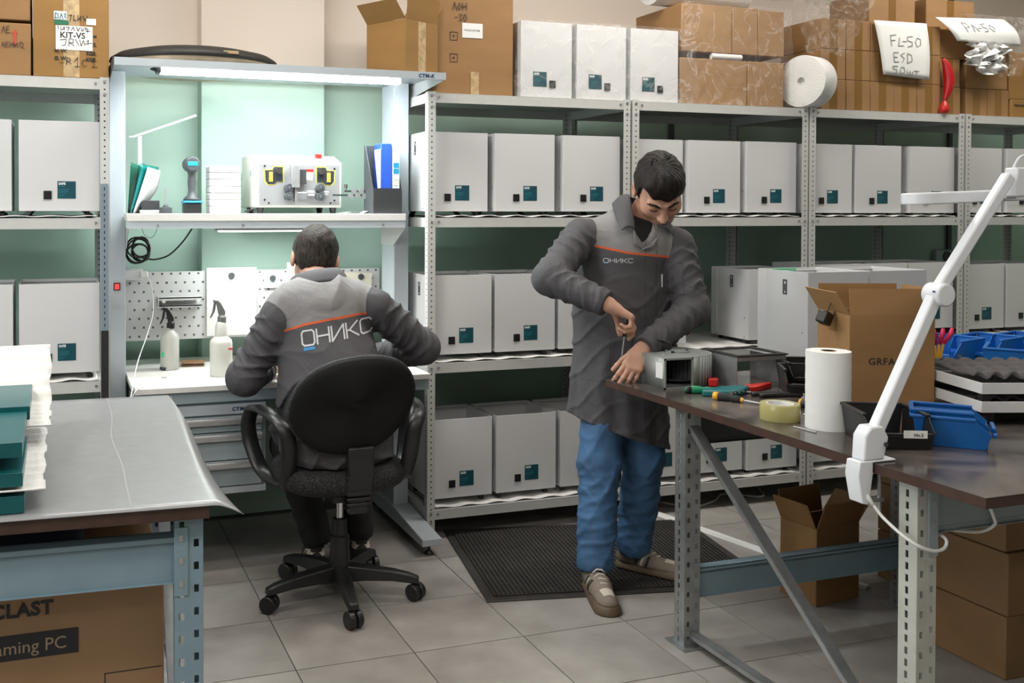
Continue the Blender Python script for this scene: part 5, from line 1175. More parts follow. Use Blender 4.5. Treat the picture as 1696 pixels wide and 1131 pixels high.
storage_bin('storage_bin', (2.455, 2.80, TZ), 0.12, 0.19, 0.085, -0.55, 'black_plastic', 'black plastic bin lying behind the paper roll', 'plastic bins on the right bench')
storage_bin('storage_bin', (2.545, 2.90, TZ), 0.12, 0.19, 0.09, -0.4, 'black_plastic', 'black plastic bin farther back, next to the metal bracket', 'plastic bins on the right bench')
bn = ['first', 'second', 'third', 'fourth']
for i, (x, y) in enumerate(((3.47, 3.12), (3.66, 3.10), (3.85, 3.08), (4.02, 3.06))):
    storage_bin('storage_bin', (x, y, TZ), 0.18, 0.24, 0.11, -1.3, 'blue_bright', 'bright blue bin in the far row, %s from the tall carton' % bn[i], 'bright blue bins in the far row')
storage_bin('storage_bin', (3.42, 2.76, TZ), 0.20, 0.24, 0.125, 2.2, 'blue_bright', 'bright blue bin standing before the far row, sloping front toward the carton', 'bright blue bins in the far row')
storage_bin('storage_bin', (3.16, 2.86, TZ), 0.12, 0.16, 0.085, 2.4, 'black_plastic', 'black bin between the white trays and blue bins', 'plastic bins on the right bench')
# pliers standing in the first bin
for i in range(4):
    p = root('pliers', (3.245 + 0.022 * i, 2.99, TZ + 0.02), 'pink and yellow handled pliers, %s in the bunch beside the tall carton' % ['leftmost', 'second', 'third', 'rightmost'][i], 'pliers', 'pliers standing beside the carton')
    x = 3.245 + 0.022 * i; tl = 0.06 * (i - 1.5) * 0.35
    build('jaw', MB().tube([(x - tl, 2.99, TZ + 0.0), (x, 2.99, TZ + 0.11)], 0.005, 8), 'yellow_plastic', p)
    build('handle', MB().tube([(x, 2.99, TZ + 0.11), (x + tl, 2.985, TZ + 0.15), (x + tl * 1.2, 2.985, TZ + 0.172)], [0.007, 0.010, 0.006], 8), 'pink_plastic', p, smooth=180)

# two white trays with grey egg-crate foam
R_ = Matrix.Rotation(-0.30, 4, 'Z')
for zi, lb_ in ((0.870, 'white metal tray on casters with grey foam, lower of two'), (0.925, 'white metal tray with grey egg-crate foam, upper of two')):
    cpos = Vector((2.585, 2.20, 0)) + (R_ @ Vector((0.235, 0.21, 0)))
    r = root('metal_tray', (cpos.x, cpos.y, zi), lb_, 'tray', 'white trays on the right bench', rz=-0.30)
    b = MB(); w, d, t, h = 0.235, 0.21, 0.003, 0.033
    b.box(-w, w, -d, -d + t, 0, h); b.box(-w, w, d - t, d, 0, h); b.box(-w, -w + t, -d + t, d - t, 0, h); b.box(w - t, w, -d + t, d - t, 0, h); b.box(-w + t, w - t, -d + t, d - t, 0, t)
    build('frame', b, 'box_white', r, local=True, bevel=0.001)
    up = zi > 0.9
    def egg(u, v): return (-0.19 + 0.40 * u, -0.10 + 0.30 * v, 0.012 + (0.020 if up else 0.012) * (0.5 + 0.5 * math.sin(u * 46) * math.cos(v * 10)) + (0.012 if up else 0))
    build('foam', MB().grid(egg, 90, 14, th=0.006), 'grey_foam', r, local=True, smooth=180)
    if not up:
        for (x, y) in ((-0.19, -0.17), (0.19, -0.17), (-0.19, 0.17), (0.19, 0.17)):
            build('caster', MB().box(x - 0.012, x + 0.012, y - 0.012, y + 0.012, -0.01, 0).cyl((x, y - 0.008, -0.0245), (x, y + 0.008, -0.0245), 0.0148, n=16), 'black_plastic', r, local=True)
        for (x, y) in ((-0.22, -0.195), (0.22, -0.195), (-0.22, 0.195), (0.22, 0.195)): build('corner_block', MB().box(x - 0.012, x + 0.012, y - 0.012, y + 0.012, 0.004, 0.055), 'black_plastic', r, local=True)
one('yellow_carton', MB().box(2.86, 3.02, 2.36, 2.50, TZ, TZ + 0.03), 'yellow_box', 'flat pale yellow box under the white trays', 'box', bevel=0.002)

# tall open carton
k = open_carton('open_carton', (2.553, 2.575, TZ), 0.272, 0.235, 0.302, -0.325, 'tall open brown carton with black printed capitals on the right bench', 'carton', (-0.10, 0.2, 0.05, 0.55), 0.085, False)
text('printed_text', 'GRFA16', 0.031, 'ink', k, (-0.075, -0.1182, 0.145), local=True, space=1.15, bold=0.0003)
build('tape', MB().box(-0.1365, -0.1355, -0.03, 0.03, 0.24, 0.30), 'tape_brown', k, local=True)
pa = root('power_adapter', (2.385, 2.62, 1.09), 'black power adapter hanging on the tall carton\'s left side', 'adapter')
build('case', MB().cbox((0, 0, 0), (0.05, 0.034, 0.042), Tm((2.378, 2.605, 1.115), (0.2, 0.35, 0.4))), 'black_plastic', pa, bevel=0.005)
build('cord', MB().tube(spline([(2.385, 2.60, 1.135), (2.40, 2.60, 1.165), (2.418, 2.605, 1.15), (2.412, 2.60, 1.12)], 6), 0.002, 6), 'cable_black', pa, smooth=180)

# rolls
tr = root('tape_roll', (2.082, 2.462, TZ), 'roll of clear yellowish packing tape near the bench edge', 'tape')
build('tape', MB().lathe([(0.040, 0), (0.0575, 0), (0.0585, 0.002), (0.0585, 0.048), (0.0575, 0.05), (0.040, 0.05), (0.040, 0)], 40, c=(2.082, 2.462, TZ)), 'tape_yellow', tr, smooth=40)
build('core', MB().lathe([(0.0365, 0.0), (0.0398, 0.0), (0.0398, 0.05), (0.0365, 0.05), (0.0365, 0)], 40, c=(2.082, 2.462, TZ)), 'paper', tr, smooth=40)
cp = root('paper_roll', (2.137, 2.325, TZ), 'upright white paper towel roll on the right bench', 'paper roll')
def pr_(u, v):
    t = 2 * PI * u * 1.02; r = 0.062 + 0.0003 * math.sin(v * 40)
    if u > 0.965: r += 0.012 * (u - 0.965) / 0.035 * (0.6 + 0.4 * math.sin(v * 13))
    return (2.137 + r * math.cos(t), 2.325 + r * math.sin(t), TZ + 0.226 * v)
build('paper', MB().grid(pr_, 90, 26), 'paper', cp, smooth=180)
build('end_face', MB().lathe([(0.022, 0.2262), (0.0615, 0.2262), (0.0615, 0.2255), (0.022, 0.2255), (0.022, 0.2262)], 40, c=(2.137, 2.325, TZ)), 'paper', cp)
build('core', MB().lathe([(0.019, 0.002), (0.022, 0.002), (0.022, 0.2265), (0.019, 0.2265), (0.019, 0.002)], 32, c=(2.137, 2.325, TZ)), 'carton_edge', cp)

# hand tools
def screwdriver(p0, p1, L1, label, m1, m2):
    p0 = Vector((*p0, TZ + 0.0145)); p1 = Vector((*p1, TZ + 0.005)); d = (p1 - p0).normalized()
    r = root('screwdriver', tuple(p0), label, 'screwdriver', 'screwdrivers on the right bench')
    pts = [p0 + d * L1 * t for t in (0, 0.08, 0.3, 0.5, 0.62, 0.8, 0.95, 1)]
    build('handle', MB().tube(pts, [0.007, 0.013, 0.0145, 0.0135, 0.010, 0.0125, 0.0105, 0.006], 12), m1, r, smooth=180)
    build('grip_ring', MB().tube([p0 + d * L1 * 0.02, p0 + d * L1 * 0.2], [0.0125, 0.0148], 12), m2, r, smooth=180)
    build('ferrule', MB().tube([p0 + d * L1 * 0.96, p0 + d * L1 * 1.06], [0.0085, 0.007], 10), m2, r)
    build('blade', MB().tube([p0 + d * L1, p1], [0.003, 0.0028], 8), 'steel', r)
    return r
screwdriver((2.062, 2.915), (2.28, 2.84), 0.10, 'green handled screwdriver lying at the left of the tools', 'green_hand', 'black_plastic')
screwdriver((2.085, 2.79), (2.18, 2.655), 0.095, 'black and yellow screwdriver lying next to the green one', 'black_matte', 'yellow_plastic')
screwdriver((2.275, 2.60), (2.34, 2.46), 0.05, 'yellow tipped black tool lying behind the tape roll', 'black_plastic', 'yellow_plastic')
ws2 = root('wire_stripper', (2.2, 2.86, TZ), 'teal and red handled wire stripper lying on the bench', 'pliers')
build('body', MB().prism([(2.085, 2.85), (2.10, 2.835), (2.17, 2.80), (2.235, 2.825), (2.29, 2.86), (2.29, 2.895), (2.2, 2.895), (2.11, 2.88)], TZ, TZ + 0.022, 'z'), 'teal_hand', ws2, bevel=0.006, seg=3)
build('red_jaw', MB().prism([(2.28, 2.86), (2.31, 2.855), (2.42, 2.905), (2.42, 2.92), (2.31, 2.905), (2.28, 2.9)], TZ, TZ + 0.02, 'z'), 'red_plastic', ws2, bevel=0.004)
for i in range(4): build('adjust_stud', MB().cyl((2.165 + 0.022 * i, 2.808 + 0.007 * i, TZ + 0.012), (2.163 + 0.022 * i, 2.796 + 0.007 * i, TZ + 0.015), 0.004 if i else 0.007, n=10), 'chrome', ws2)
one('red_clip', MB().prism([(2.222, 3.0), (2.25, 2.985), (2.27, 3.005), (2.255, 3.03), (2.235, 3.02)], TZ, TZ + 0.028, 'z'), 'red_plastic', 'small red plastic clip beside the fan', 'clip', bevel=0.004)
pl_ = root('black_pliers', (2.33, 2.76, TZ), 'black side cutters lying behind the wire stripper', 'pliers')
build('handle', MB().tube(spline([(2.25, 2.80, TZ + 0.008), (2.33, 2.775, TZ + 0.008), (2.40, 2.735, TZ + 0.008)], 6), 0.008, 8), 'black_plastic', pl_, smooth=180)
build('handle', MB().tube(spline([(2.255, 2.765, TZ + 0.008), (2.33, 2.755, TZ + 0.008), (2.40, 2.73, TZ + 0.008)], 6), 0.008, 8), 'black_plastic', pl_, smooth=180)
build('jaws', MB().prism([(2.39, 2.742), (2.40, 2.722), (2.455, 2.70), (2.455, 2.708)], TZ, TZ + 0.014, 'z'), 'steel', pl_)
kn = root('black_knife', (2.19, 2.60, TZ), 'black folding knife lying left of the tape roll', 'knife')
build('handle', MB().prism([(2.165, 2.605), (2.19, 2.585), (2.245, 2.58), (2.25, 2.60), (2.19, 2.618)], TZ, TZ + 0.012, 'z'), 'black_plastic', kn, bevel=0.003)
build('clip', MB().box(2.19, 2.235, 2.59, 2.597, TZ + 0.0122, TZ + 0.0135), 'steel', kn)
one('tool_tip', MB().tube([(2.305, 2.50, TZ + 0.007), (2.33, 2.485, TZ + 0.007)], 0.0065, 8), 'orange_plastic', 'orange plastic tool end beside the paper roll', 'tool')
one('paper_scrap', MB().grid(lambda u, v: (2.20 + 0.12 * u, 2.44 + 0.06 * v + 0.02 * u, TZ + 0.001 + 0.006 * math.sin(u * 5) ** 2), 10, 5, th=0.0005), 'paper_blue', 'crumpled pale paper scrap beside the paper roll', 'paper', smooth=180)
one('metal_pin', MB().tube([(2.045, 2.36, TZ + 0.0025), (2.055, 2.28, TZ + 0.0025)], 0.0022, 6), 'steel', 'thin metal pin lying before the paper roll', 'pin')

# ------------------------------------------------------------------ clamp lamp
la = root('clamp_lamp', (1.94, 1.985, TZ), 'white articulated clamp lamp on the right bench edge', 'lamp')
def bar(p0, p1, w, d, name, material='lamp_white', bev=0.006):
    p0 = Vector(p0); p1 = Vector(p1); L = (p1 - p0).length; z = (p1 - p0).normalized(); y = Vector((0, 1, 0)); x = y.cross(z).normalized(); y = z.cross(x)
    T = Matrix(((x.x, y.x, z.x, p0.x), (x.y, y.y, z.y, p0.y), (x.z, y.z, z.z, p0.z), (0, 0, 0, 1)))
    return build(name, MB().box(-w / 2, w / 2, -d / 2, d / 2, 0, L, T), material, la, bevel=bev, seg=3)
J0, J1, J2 = (1.965, 1.985, 0.888), (2.195, 2.01, 1.245), (2.462, 2.02, 1.562)
bar(J0, J1, 0.034, 0.030, 'arm'); bar(J1, J2, 0.032, 0.028, 'arm')
build('elbow_joint', MB().cyl((J1[0] + 0.01, J1[1] - 0.028, J1[2]), (J1[0] + 0.01, J1[1] + 0.028, J1[2]), 0.031, n=28), 'lamp_white', la, bevel=0.005)
build('elbow_slot', MB().cbox((J1[0] - 0.015, J1[1] - 0.016, J1[2] + 0.01), (0.02, 0.004, 0.004), Matrix.Identity(4)), 'logo_blue', la)
build('base_joint', MB().prism([(-0.034, 0.0), (-0.030, 0.062), (-0.012, 0.085), (0.026, 0.085), (0.045, 0.055), (0.03, 0.0)], -0.022, 0.022, 'y', T=Tm((1.953, 1.985, TZ + 0.006))), 'lamp_white', la, bevel=0.005, seg=3)
build('base_screw', MB().cyl((1.985, 1.962, TZ + 0.045), (1.985, 1.958, TZ + 0.045), 0.006, n=12), 'charcoal', la)
build('clamp', MB().prism([(1.906, 0.8365), (1.90, 0.800), (1.915, 0.73), (1.935, 0.725), (1.947, 0.80), (1.947, 0.831), (2.02, 0.831), (2.02, 0.8365)], 1.962, 2.008, 'y'), 'lamp_white', la, bevel=0.003)
build('clamp_screw', MB().cyl((1.99, 1.985, 0.70), (1.99, 1.985, 0.803), 0.005, n=10).cyl((1.99, 1.985, 0.798), (1.99, 1.985, 0.8035), 0.014, n=14).box(1.93, 1.996, 1.975, 1.995, 0.726, 0.736), 'steel', la)
build('top_joint', MB().prism([(-0.02, -0.045), (0.03, -0.045), (0.062, -0.03), (0.062, 0.01), (0.035, 0.035), (-0.02, 0.035)], -0.02, 0.02, 'y', T=Tm((J2[0] + 0.045, 2.035, 1.55))), 'lamp_white', la, bevel=0.004)
hp = []
for i in range(9): t = PI / 2 + PI * i / 8; hp.append((2.265 + 0.045 * math.cos(t), 2.13 + 0.045 * math.sin(t)))
hp += [(2.70, 2.085), (2.95, 2.085), (2.95, 2.175), (2.70, 2.175)]
T = Matrix.Translation((2.22, 0, 1.497)) @ Matrix.Rotation(-0.035, 4, 'Y') @ Matrix.Translation((-2.22, 0, 0))
build('lamp_head', MB().prism(hp, -0.015, 0.017, 'z', T=T), 'lamp_white', la, bevel=0.004, seg=3)
build('head_bracket', MB().box(2.49, 2.53, 2.05, 2.085, 1.50, 1.545), 'lamp_white', la, bevel=0.003)
build('cable_loop', MB().tube(spline([(2.50, 2.04, 1.58), (2.51, 2.03, 1.61), (2.535, 2.03, 1.618), (2.56, 2.03, 1.60), (2.575, 2.03, 1.56)], 6), 0.004, 8), 'lamp_white', la, smooth=180)
build('power_cord', MB().tube(spline([(1.925, 1.98, 0.755), (1.935, 1.955, 0.735), (1.945, 1.93, 0.705), (1.955, 1.88, 0.675), (1.975, 1.848, 0.655), (2.02, 1.842, 0.640), (2.055, 1.845, 0.645), (2.065, 1.86, 0.665), (2.06, 1.94, 0.67), (2.12, 1.93, 0.66), (2.2, 1.885, 0.655), (2.232, 1.862, 0.675), (2.228, 1.86, 0.70), (2.20, 1.865, 0.76), (2.195, 1.87, 0.80)], 8), 0.0042, 8), 'cable_white', la, smooth=180)
build('strain_relief', MB().tube([(1.925, 1.98, 0.768), (1.937, 1.95, 0.728)], [0.0085, 0.005], 10), 'cable_white', la, smooth=180)
# ------------------------------------------------------------------ office chair
CX, CY = 1.01, 3.585
ch = root('office_chair', (CX, CY, 0), 'black five-star swivel office chair under the seated man', 'chair')
def oval(cx, cy, a, b, e=2.6, n=48):
    out = []
    for i in range(n):
        t = 2 * PI * i / n; c, s = math.cos(t), math.sin(t)
        out.append((cx + a * math.copysign(abs(c) ** (2 / e), c), cy + b * math.copysign(abs(s) ** (2 / e), s)))
    return out
def loft(rings, n):
    b = MB(); vs = [p for r in rings for p in r]; fs = []
    for i in range(len(rings) - 1):
        for k in range(n): fs.append((i * n + k, i * n + (k + 1) % n, (i + 1) * n + (k + 1) % n, (i + 1) * n + k))
    fs += [tuple(range(n - 1, -1, -1)), tuple(range((len(rings) - 1) * n, len(rings) * n))]
    return b.add(vs, fs)
def mesh_fabric():
    m = mat('chair_mesh', (0.035, 0.034, 0.036), 0.8); nt = m.node_tree; b = nt.nodes['Principled BSDF']
    tc = nt.nodes.new('ShaderNodeTexCoord'); v = nt.nodes.new('ShaderNodeTexVoronoi'); v.inputs['Scale'].default_value = 170
    nt.links.new(tc.outputs['Object'], v.inputs['Vector'])
    r = nt.nodes.new('ShaderNodeValToRGB'); r.color_ramp.elements[0].color = (0.075, 0.072, 0.078, 1); r.color_ramp.elements[1].color = (0.006, 0.006, 0.007, 1); r.color_ramp.elements[1].position = 0.6
    nt.links.new(v.outputs[0], r.inputs[0]); nt.links.new(r.outputs[0], b.inputs['Base Color'])
mesh_fabric()
mat('chair_black', (0.006, 0.006, 0.0065), 0.72, bump=(240, 0.15), spec=0.25)
mat('chair_plastic', (0.016, 0.016, 0.017), 0.36, noise=(20, 0.15))
sz = 0.452
def sr(a, z): return [(x, y, z) for x, y in oval(CX - 0.005, 3.60, 0.245 * a, 0.235 * a)]
build('seat', loft([sr(0.90, sz - 0.012), sr(0.985, sz + 0.004), sr(1.005, sz + 0.03), sr(0.99, sz + 0.055), sr(0.93, sz + 0.069), sr(0.75, sz + 0.075), sr(0.4, sz + 0.076)], 48), 'chair_mesh', ch, smooth=180)
build('seat_shell', loft([sr(0.55, sz - 0.03), sr(0.80, sz - 0.022), sr(0.955, sz + 0.004), sr(0.96, sz + 0.012)], 48), 'chair_plastic', ch, smooth=180)
# backrest: outline traced as (x, z) at its own depth, wider at the top
ol = [(0.764, 0.735), (0.776, 0.80), (0.81, 0.86), (0.865, 0.905), (0.935, 0.932), (1.01, 0.944), (1.09, 0.944), (1.165, 0.925), (1.215, 0.885), (1.24, 0.835), (1.242, 0.79), (1.225, 0.735), (1.19, 0.685), (1.14, 0.640), (1.08, 0.608), (1.01, 0.592), (0.94, 0.592), (0.875, 0.607), (0.825, 0.635), (0.785, 0.68)]
ol = [(p.x, p.y) for p in spline([(x, z, 0) for x, z in ol + [ol[0]]], 4)[:-1]]
ocx, ocz = 1.005, 0.765
def br_(s, y, bow=0.0): return [(ocx + (x - ocx) * s, y + bow * (1 - s) - 0.25 * (z - ocz) * 0.3 + 0.45 * (x - ocx) ** 2, ocz + (z - ocz) * s) for x, z in ol]
nb = len(ol)
build('backrest_shell', loft([br_(0.15, 3.338), br_(0.5, 3.340), br_(0.8, 3.346), br_(0.93, 3.352), br_(0.975, 3.360), br_(0.985, 3.368)], nb), 'chair_black', ch, smooth=180)
build('backrest_cushion', loft([br_(0.985, 3.362), br_(1.0, 3.370), br_(1.003, 3.382), br_(0.985, 3.398), br_(0.93, 3.408), br_(0.6, 3.412), br_(0.2, 3.412)], nb), 'chair_mesh', ch, smooth=180)
build('back_bar', MB().prism([(3.345, 0.62), (3.345, 0.52), (3.375, 0.44), (3.42, 0.435), (3.40, 0.53), (3.385, 0.62)], 0.976, 1.072, 'x'), 'chair_plastic', ch, bevel=0.006)
bel = MB()
for i in range(7): bel.cbox((1.024, 3.385 + 0.006 * i, 0.51 - i * 0.021), (0.104 - 0.004 * i, 0.066, 0.014), Matrix.Identity(4))
bel.cbox((1.024, 3.41, 0.445), (0.07, 0.045, 0.15), Matrix.Identity(4))
build('bellows', bel, 'chair_plastic', ch, bevel=0.004)
build('tilt_mechanism', MB().box(0.94, 1.08, 3.42, 3.70, 0.405, 0.440), 'chair_plastic', ch, bevel=0.005)
build('gas_lift', MB().cyl((CX, CY, 0.30), (CX, CY, 0.41), 0.014, n=18), 'chrome', ch)
build('lift_sleeve', MB().lathe([(0.042, 0.10), (0.038, 0.16), (0.036, 0.235), (0.028, 0.24), (0.027, 0.30), (0.02, 0.302)], 24, c=(CX, CY, 0)), 'chair_plastic', ch)
def armrest(sx):
    P = [(0.705, 3.74, 0.705), (0.72, 3.62, 0.722), (0.745, 3.49, 0.712), (0.775, 3.44, 0.66), (0.785, 3.455, 0.56), (0.79, 3.50, 0.475), (0.775, 3.58, 0.455), (0.735, 3.68, 0.475), (0.705, 3.745, 0.56), (0.695, 3.765, 0.64)]
    if sx > 0: P = [(1.01 + (1.005 - x) * 1.07, y, z - 0.005) for x, y, z in P]
    pts = spline(P + [P[0]], 5)[:-1]; n = len(pts); b = MB(); N = 10; vs = []; fs = []
    for i, p in enumerate(pts):
        a = (pts[(i + 1) % n] - pts[i - 1]).normalized(); w = Vector((1, 0.15 * -sx, 0)); w = (w - a * w.dot(a)).normalized(); u = a.cross(w)
        for k in range(N):
            t = 2 * PI * k / N; vs.append(p + w * 0.031 * math.cos(t) + u * 0.0145 * math.sin(t))
    for i in range(n):
        for k in range(N): fs.append((i * N + k, i * N + (k + 1) % N, ((i + 1) % n) * N + (k + 1) % N, ((i + 1) % n) * N + k))
    build('armrest', b.add(vs, fs), 'chair_plastic', ch, smooth=180)
armrest(-1); armrest(1)
for k in range(5):
    t = 0.2094 + PI + 2 * PI * k / 5; d = Vector((math.cos(t), math.sin(t), 0)); T = Matrix.Translation((CX, CY, 0)) @ Matrix.Rotation(t, 4, 'Z')
    lg = MB(); secs = []
    for (r, w, z0, z1) in ((0.015, 0.036, 0.066, 0.128), (0.10, 0.032, 0.074, 0.122), (0.20, 0.027, 0.075, 0.112), (0.265, 0.023, 0.068, 0.100), (0.300, 0.020, 0.064, 0.088)):
        secs.append([T @ Vector((r, -w, z0)), T @ Vector((r, w, z0)), T @ Vector((r, w * 0.75, z1)), T @ Vector((r, -w * 0.75, z1))])
    leg = build('base_leg', loft(secs, 4), 'chair_plastic', ch, bevel=0.005, seg=2)
    cpos = Vector((CX, CY, 0)) + d * 0.288
    a = [0.9, 0.3, 0.5, 0.1, 0.7][k]
    T2 = Matrix.Translation(cpos) @ Matrix.Rotation(a, 4, 'Z')
    build('caster_wheel', MB().cyl((-0.027, 0, 0.0315), (-0.004, 0, 0.0315), 0.031, n=22, T=T2), 'chair_plastic', leg, bevel=0.004)
    build('caster_wheel', MB().cyl((0.004, 0, 0.0315), (0.027, 0, 0.0315), 0.031, n=22, T=T2), 'chair_plastic', leg, bevel=0.004)
    build('caster_stem', MB().cyl((0, 0, 0.027), (0, 0, 0.07), 0.008, n=10, T=T2), 'chair_plastic', leg)

# ------------------------------------------------------------------ people: smooth solids from distance fields
def V(*a): return np.array(a, np.float32)
def smin(a, b, k):
    h = np.clip(0.5 + 0.5 * (b - a) / k, 0, 1); return b * (1 - h) + a * h - k * h * (1 - h)
def smax(a, b, k): return -smin(-a, -b, k)
def cap(p, a, b, ra, rb, fold=None, squash=None):
    """tapered capsule; fold=(waves, amp, phase) ripples the surface, squash=(axis, factor) flattens the section"""
    a = np.asarray(a, np.float32); b = np.asarray(b, np.float32); ba = b - a
    pa = p - a
    if squash is not None:
        n = np.asarray(squash[0], np.float32); n = n / np.linalg.norm(n)
        t0 = np.clip((pa @ ba) / (ba @ ba), 0, 1); ax = a + t0[:, None] * ba; w = p - ax
        pa = (ax + w + n * ((w @ n) * (1 / squash[1] - 1))[:, None]) - a
    t = np.clip((pa @ ba) / (ba @ ba), 0, 1)
    w = pa - t[:, None] * ba
    r = ra + t * (rb - ra)
    if fold:
        u = np.cross(ba, np.array([0.3, 0.2, 0.9], np.float32)); u = u / np.linalg.norm(u)
        u2 = np.cross(ba, u); u2 = u2 / np.linalg.norm(u2); R0 = max(ra, rb)
        ph = PI * fold[0] * t + fold[2] + 1.9 * (w @ u) / R0 + 0.9 * np.sin(2.6 * (w @ u2) / R0 + 5 * t)
        ph2 = PI * fold[0] * 1.7 * t - fold[2] - 2.3 * (w @ u2) / R0
        r = r + fold[1] * ((1 - np.abs(np.sin(ph))) ** 1.4 - 0.35 + 0.5 * (1 - np.abs(np.sin(ph2))) ** 2) * np.clip(np.sin(PI * np.clip(t, 0, 1)) * 1.6 + 0.25, 0, 1)
    d = np.linalg.norm(w, axis=1) - r
    return d * (squash[1] if squash is not None else 1)
def ell(p, c, r, R=None):
    q = p - np.asarray(c, np.float32)
    if R is not None: q = q @ np.asarray(R, np.float32)
    r = np.asarray(r, np.float32); k0 = np.linalg.norm(q / r, axis=1); k1 = np.linalg.norm(q / (r * r), axis=1) + 1e-9
    return k0 * (k0 - 1) / k1
def sdf_mesh(fn, lo, hi, res, name):
    lo = np.array(lo, np.float32); B = 8; nb_ = np.ceil((np.array(hi) - lo) / res / B).astype(int); n = nb_ * B
    g = np.stack(np.meshgrid(*[np.arange(k) for k in nb_], indexing='ij'), -1).reshape(-1, 3)
    cen = lo + (g * B + (B - 1) / 2) * res
    d = np.concatenate([fn(c.astype(np.float32)) for c in np.array_split(cen, max(1, len(cen) // 60000))])
    act = np.abs(d) < res * B * 0.87 * 1.5 + 0.012
    vals = np.where(d > 0, 1, -1).astype(np.float32).reshape(nb_)
    vals = np.repeat(np.repeat(np.repeat(vals, B, 0), B, 1), B, 2)
    off = np.stack(np.meshgrid(*[np.arange(B)] * 3, indexing='ij'), -1).reshape(-1, 3)
    ga = g[act]
    for ck in np.array_split(ga, max(1, len(ga) // 300)):
        idx = (ck[:, None, :] * B + off[None]).reshape(-1, 3)
        vals[idx[:, 0], idx[:, 1], idx[:, 2]] = fn((lo + idx * res).astype(np.float32))
    s = vals < 0
    cs = sum(s[i:n[0] - 1 + i, j:n[1] - 1 + j, k:n[2] - 1 + k].astype(np.int8) for i in (0, 1) for j in (0, 1) for k in (0, 1))
    cell = np.argwhere((cs > 0) & (cs < 8)); vid = -np.ones(tuple(n - 1), np.int64); vid[tuple(cell.T)] = np.arange(len(cell))
    acc = np.zeros((len(cell), 3), np.float64); cnt = np.zeros(len(cell))
    cr = [(0, 0, 0), (1, 0, 0), (0, 1, 0), (1, 1, 0), (0, 0, 1), (1, 0, 1), (0, 1, 1), (1, 1, 1)]
    for a in range(8):
        for b in range(a + 1, 8):
            da = np.array(cr[b]) - np.array(cr[a])
            if np.abs(da).sum() != 1: continue
            ia = cell + cr[a]; ib = cell + cr[b]; va = vals[tuple(ia.T)]; vb = vals[tuple(ib.T)]
            m = (va < 0) != (vb < 0); t = np.where(m, va / np.where(va == vb, 1, va - vb), 0)
            acc += np.where(m[:, None], np.array(cr[a]) + t[:, None] * da, 0); cnt += m
    pos = lo + (cell + acc / cnt[:, None]) * res
    faces = []
    for ax in range(3):
        o1, o2 = [(1, 2), (2, 0), (0, 1)][ax]
        sl0 = [slice(None)] * 3; sl1 = [slice(None)] * 3; sl0[ax] = slice(0, -1); sl1[ax] = slice(1, None)
        e = np.argwhere(s[tuple(sl0)] != s[tuple(sl1)])
        e = e[(e[:, o1] > 0) & (e[:, o2] > 0)]
        e = e[(e[:, o1] < n[o1] - 1) & (e[:, o2] < n[o2] - 1)]
        flip = s[tuple(e.T)]
        q = []
        for (a, b) in ((-1, -1), (0, -1), (0, 0), (-1, 0)):
            c = e.copy(); c[:, o1] += a; c[:, o2] += b; q.append(vid[tuple(c.T)])
        q = np.stack(q, 1); q[~flip] = q[~flip][:, ::-1]; faces.append(q)
    f = np.concatenate(faces); f = f[(f >= 0).all(1)]
    me = bpy.data.meshes.new(name); me.vertices.add(len(pos)); me.vertices.foreach_set('co', pos.astype(np.float32).ravel())
    me.loops.add(len(f) * 4); me.loops.foreach_set('vertex_index', f.ravel().astype(np.int32)); me.polygons.add(len(f))
    me.polygons.foreach_set('loop_start', np.arange(0, len(f) * 4, 4, dtype=np.int32)); me.polygons.foreach_set('loop_total', np.full(len(f), 4, np.int32))
    me.update(calc_edges=True); me.validate()
    me.polygons.foreach_set('use_smooth', [True] * len(me.polygons))
    return me, pos.astype(np.float32)
def attr(me, name, vals):
    a = me.attributes.new(name, 'FLOAT', 'POINT'); a.data.foreach_set('value', np.asarray(vals, np.float32)[:len(me.vertices)])
def relax(me, it=2):
    bm = bmesh.new(); bm.from_mesh(me)
    for _ in range(it): bmesh.ops.smooth_vert(bm, verts=bm.verts, factor=0.5, use_axis_x=True, use_axis_y=True, use_axis_z=True)
    bm.to_mesh(me); bm.free()

def skin_material():
    m = mat('skin', (0.52, 0.285, 0.20), 0.5, noise=(25, 0.10), bump=(180, 0.06)); b = m.node_tree.nodes['Principled BSDF']
    b.inputs['Subsurface Weight'].default_value = 0.12; b.inputs['Subsurface Radius'].default_value = (0.012, 0.004, 0.002)
skin_material()
mat('skin_red', (0.50, 0.17, 0.12), 0.5)
def hair_material(name, c, grey):
    m = mat(name, c, 0.6, spec=0.25); nt = m.node_tree; b = nt.nodes['Principled BSDF']
    tc = nt.nodes.new('ShaderNodeTexCoord'); mp = nt.nodes.new('ShaderNodeMapping'); mp.inputs['Scale'].default_value = (1, 1, 0.22)
    n = nt.nodes.new('ShaderNodeTexNoise'); n.inputs['Scale'].default_value = 190; n.inputs['Detail'].default_value = 3
    nt.links.new(tc.outputs['Object'], mp.inputs[0]); nt.links.new(mp.outputs[0], n.inputs['Vector'])
    r = nt.nodes.new('ShaderNodeValToRGB'); r.color_ramp.elements[0].position = 0.42; r.color_ramp.elements[1].position = 0.72
    r.color_ramp.elements[0].color = (*c, 1); r.color_ramp.elements[1].color = (*grey, 1)
    nt.links.new(n.outputs[0], r.inputs[0]); nt.links.new(r.outputs[0], b.inputs['Base Color'])
    bp = nt.nodes.new('ShaderNodeBump'); bp.inputs['Strength'].default_value = 0.7; bp.inputs['Distance'].default_value = 0.004
    nt.links.new(n.outputs[0], bp.inputs['Height']); nt.links.new(bp.outputs[0], b.inputs['Normal'])
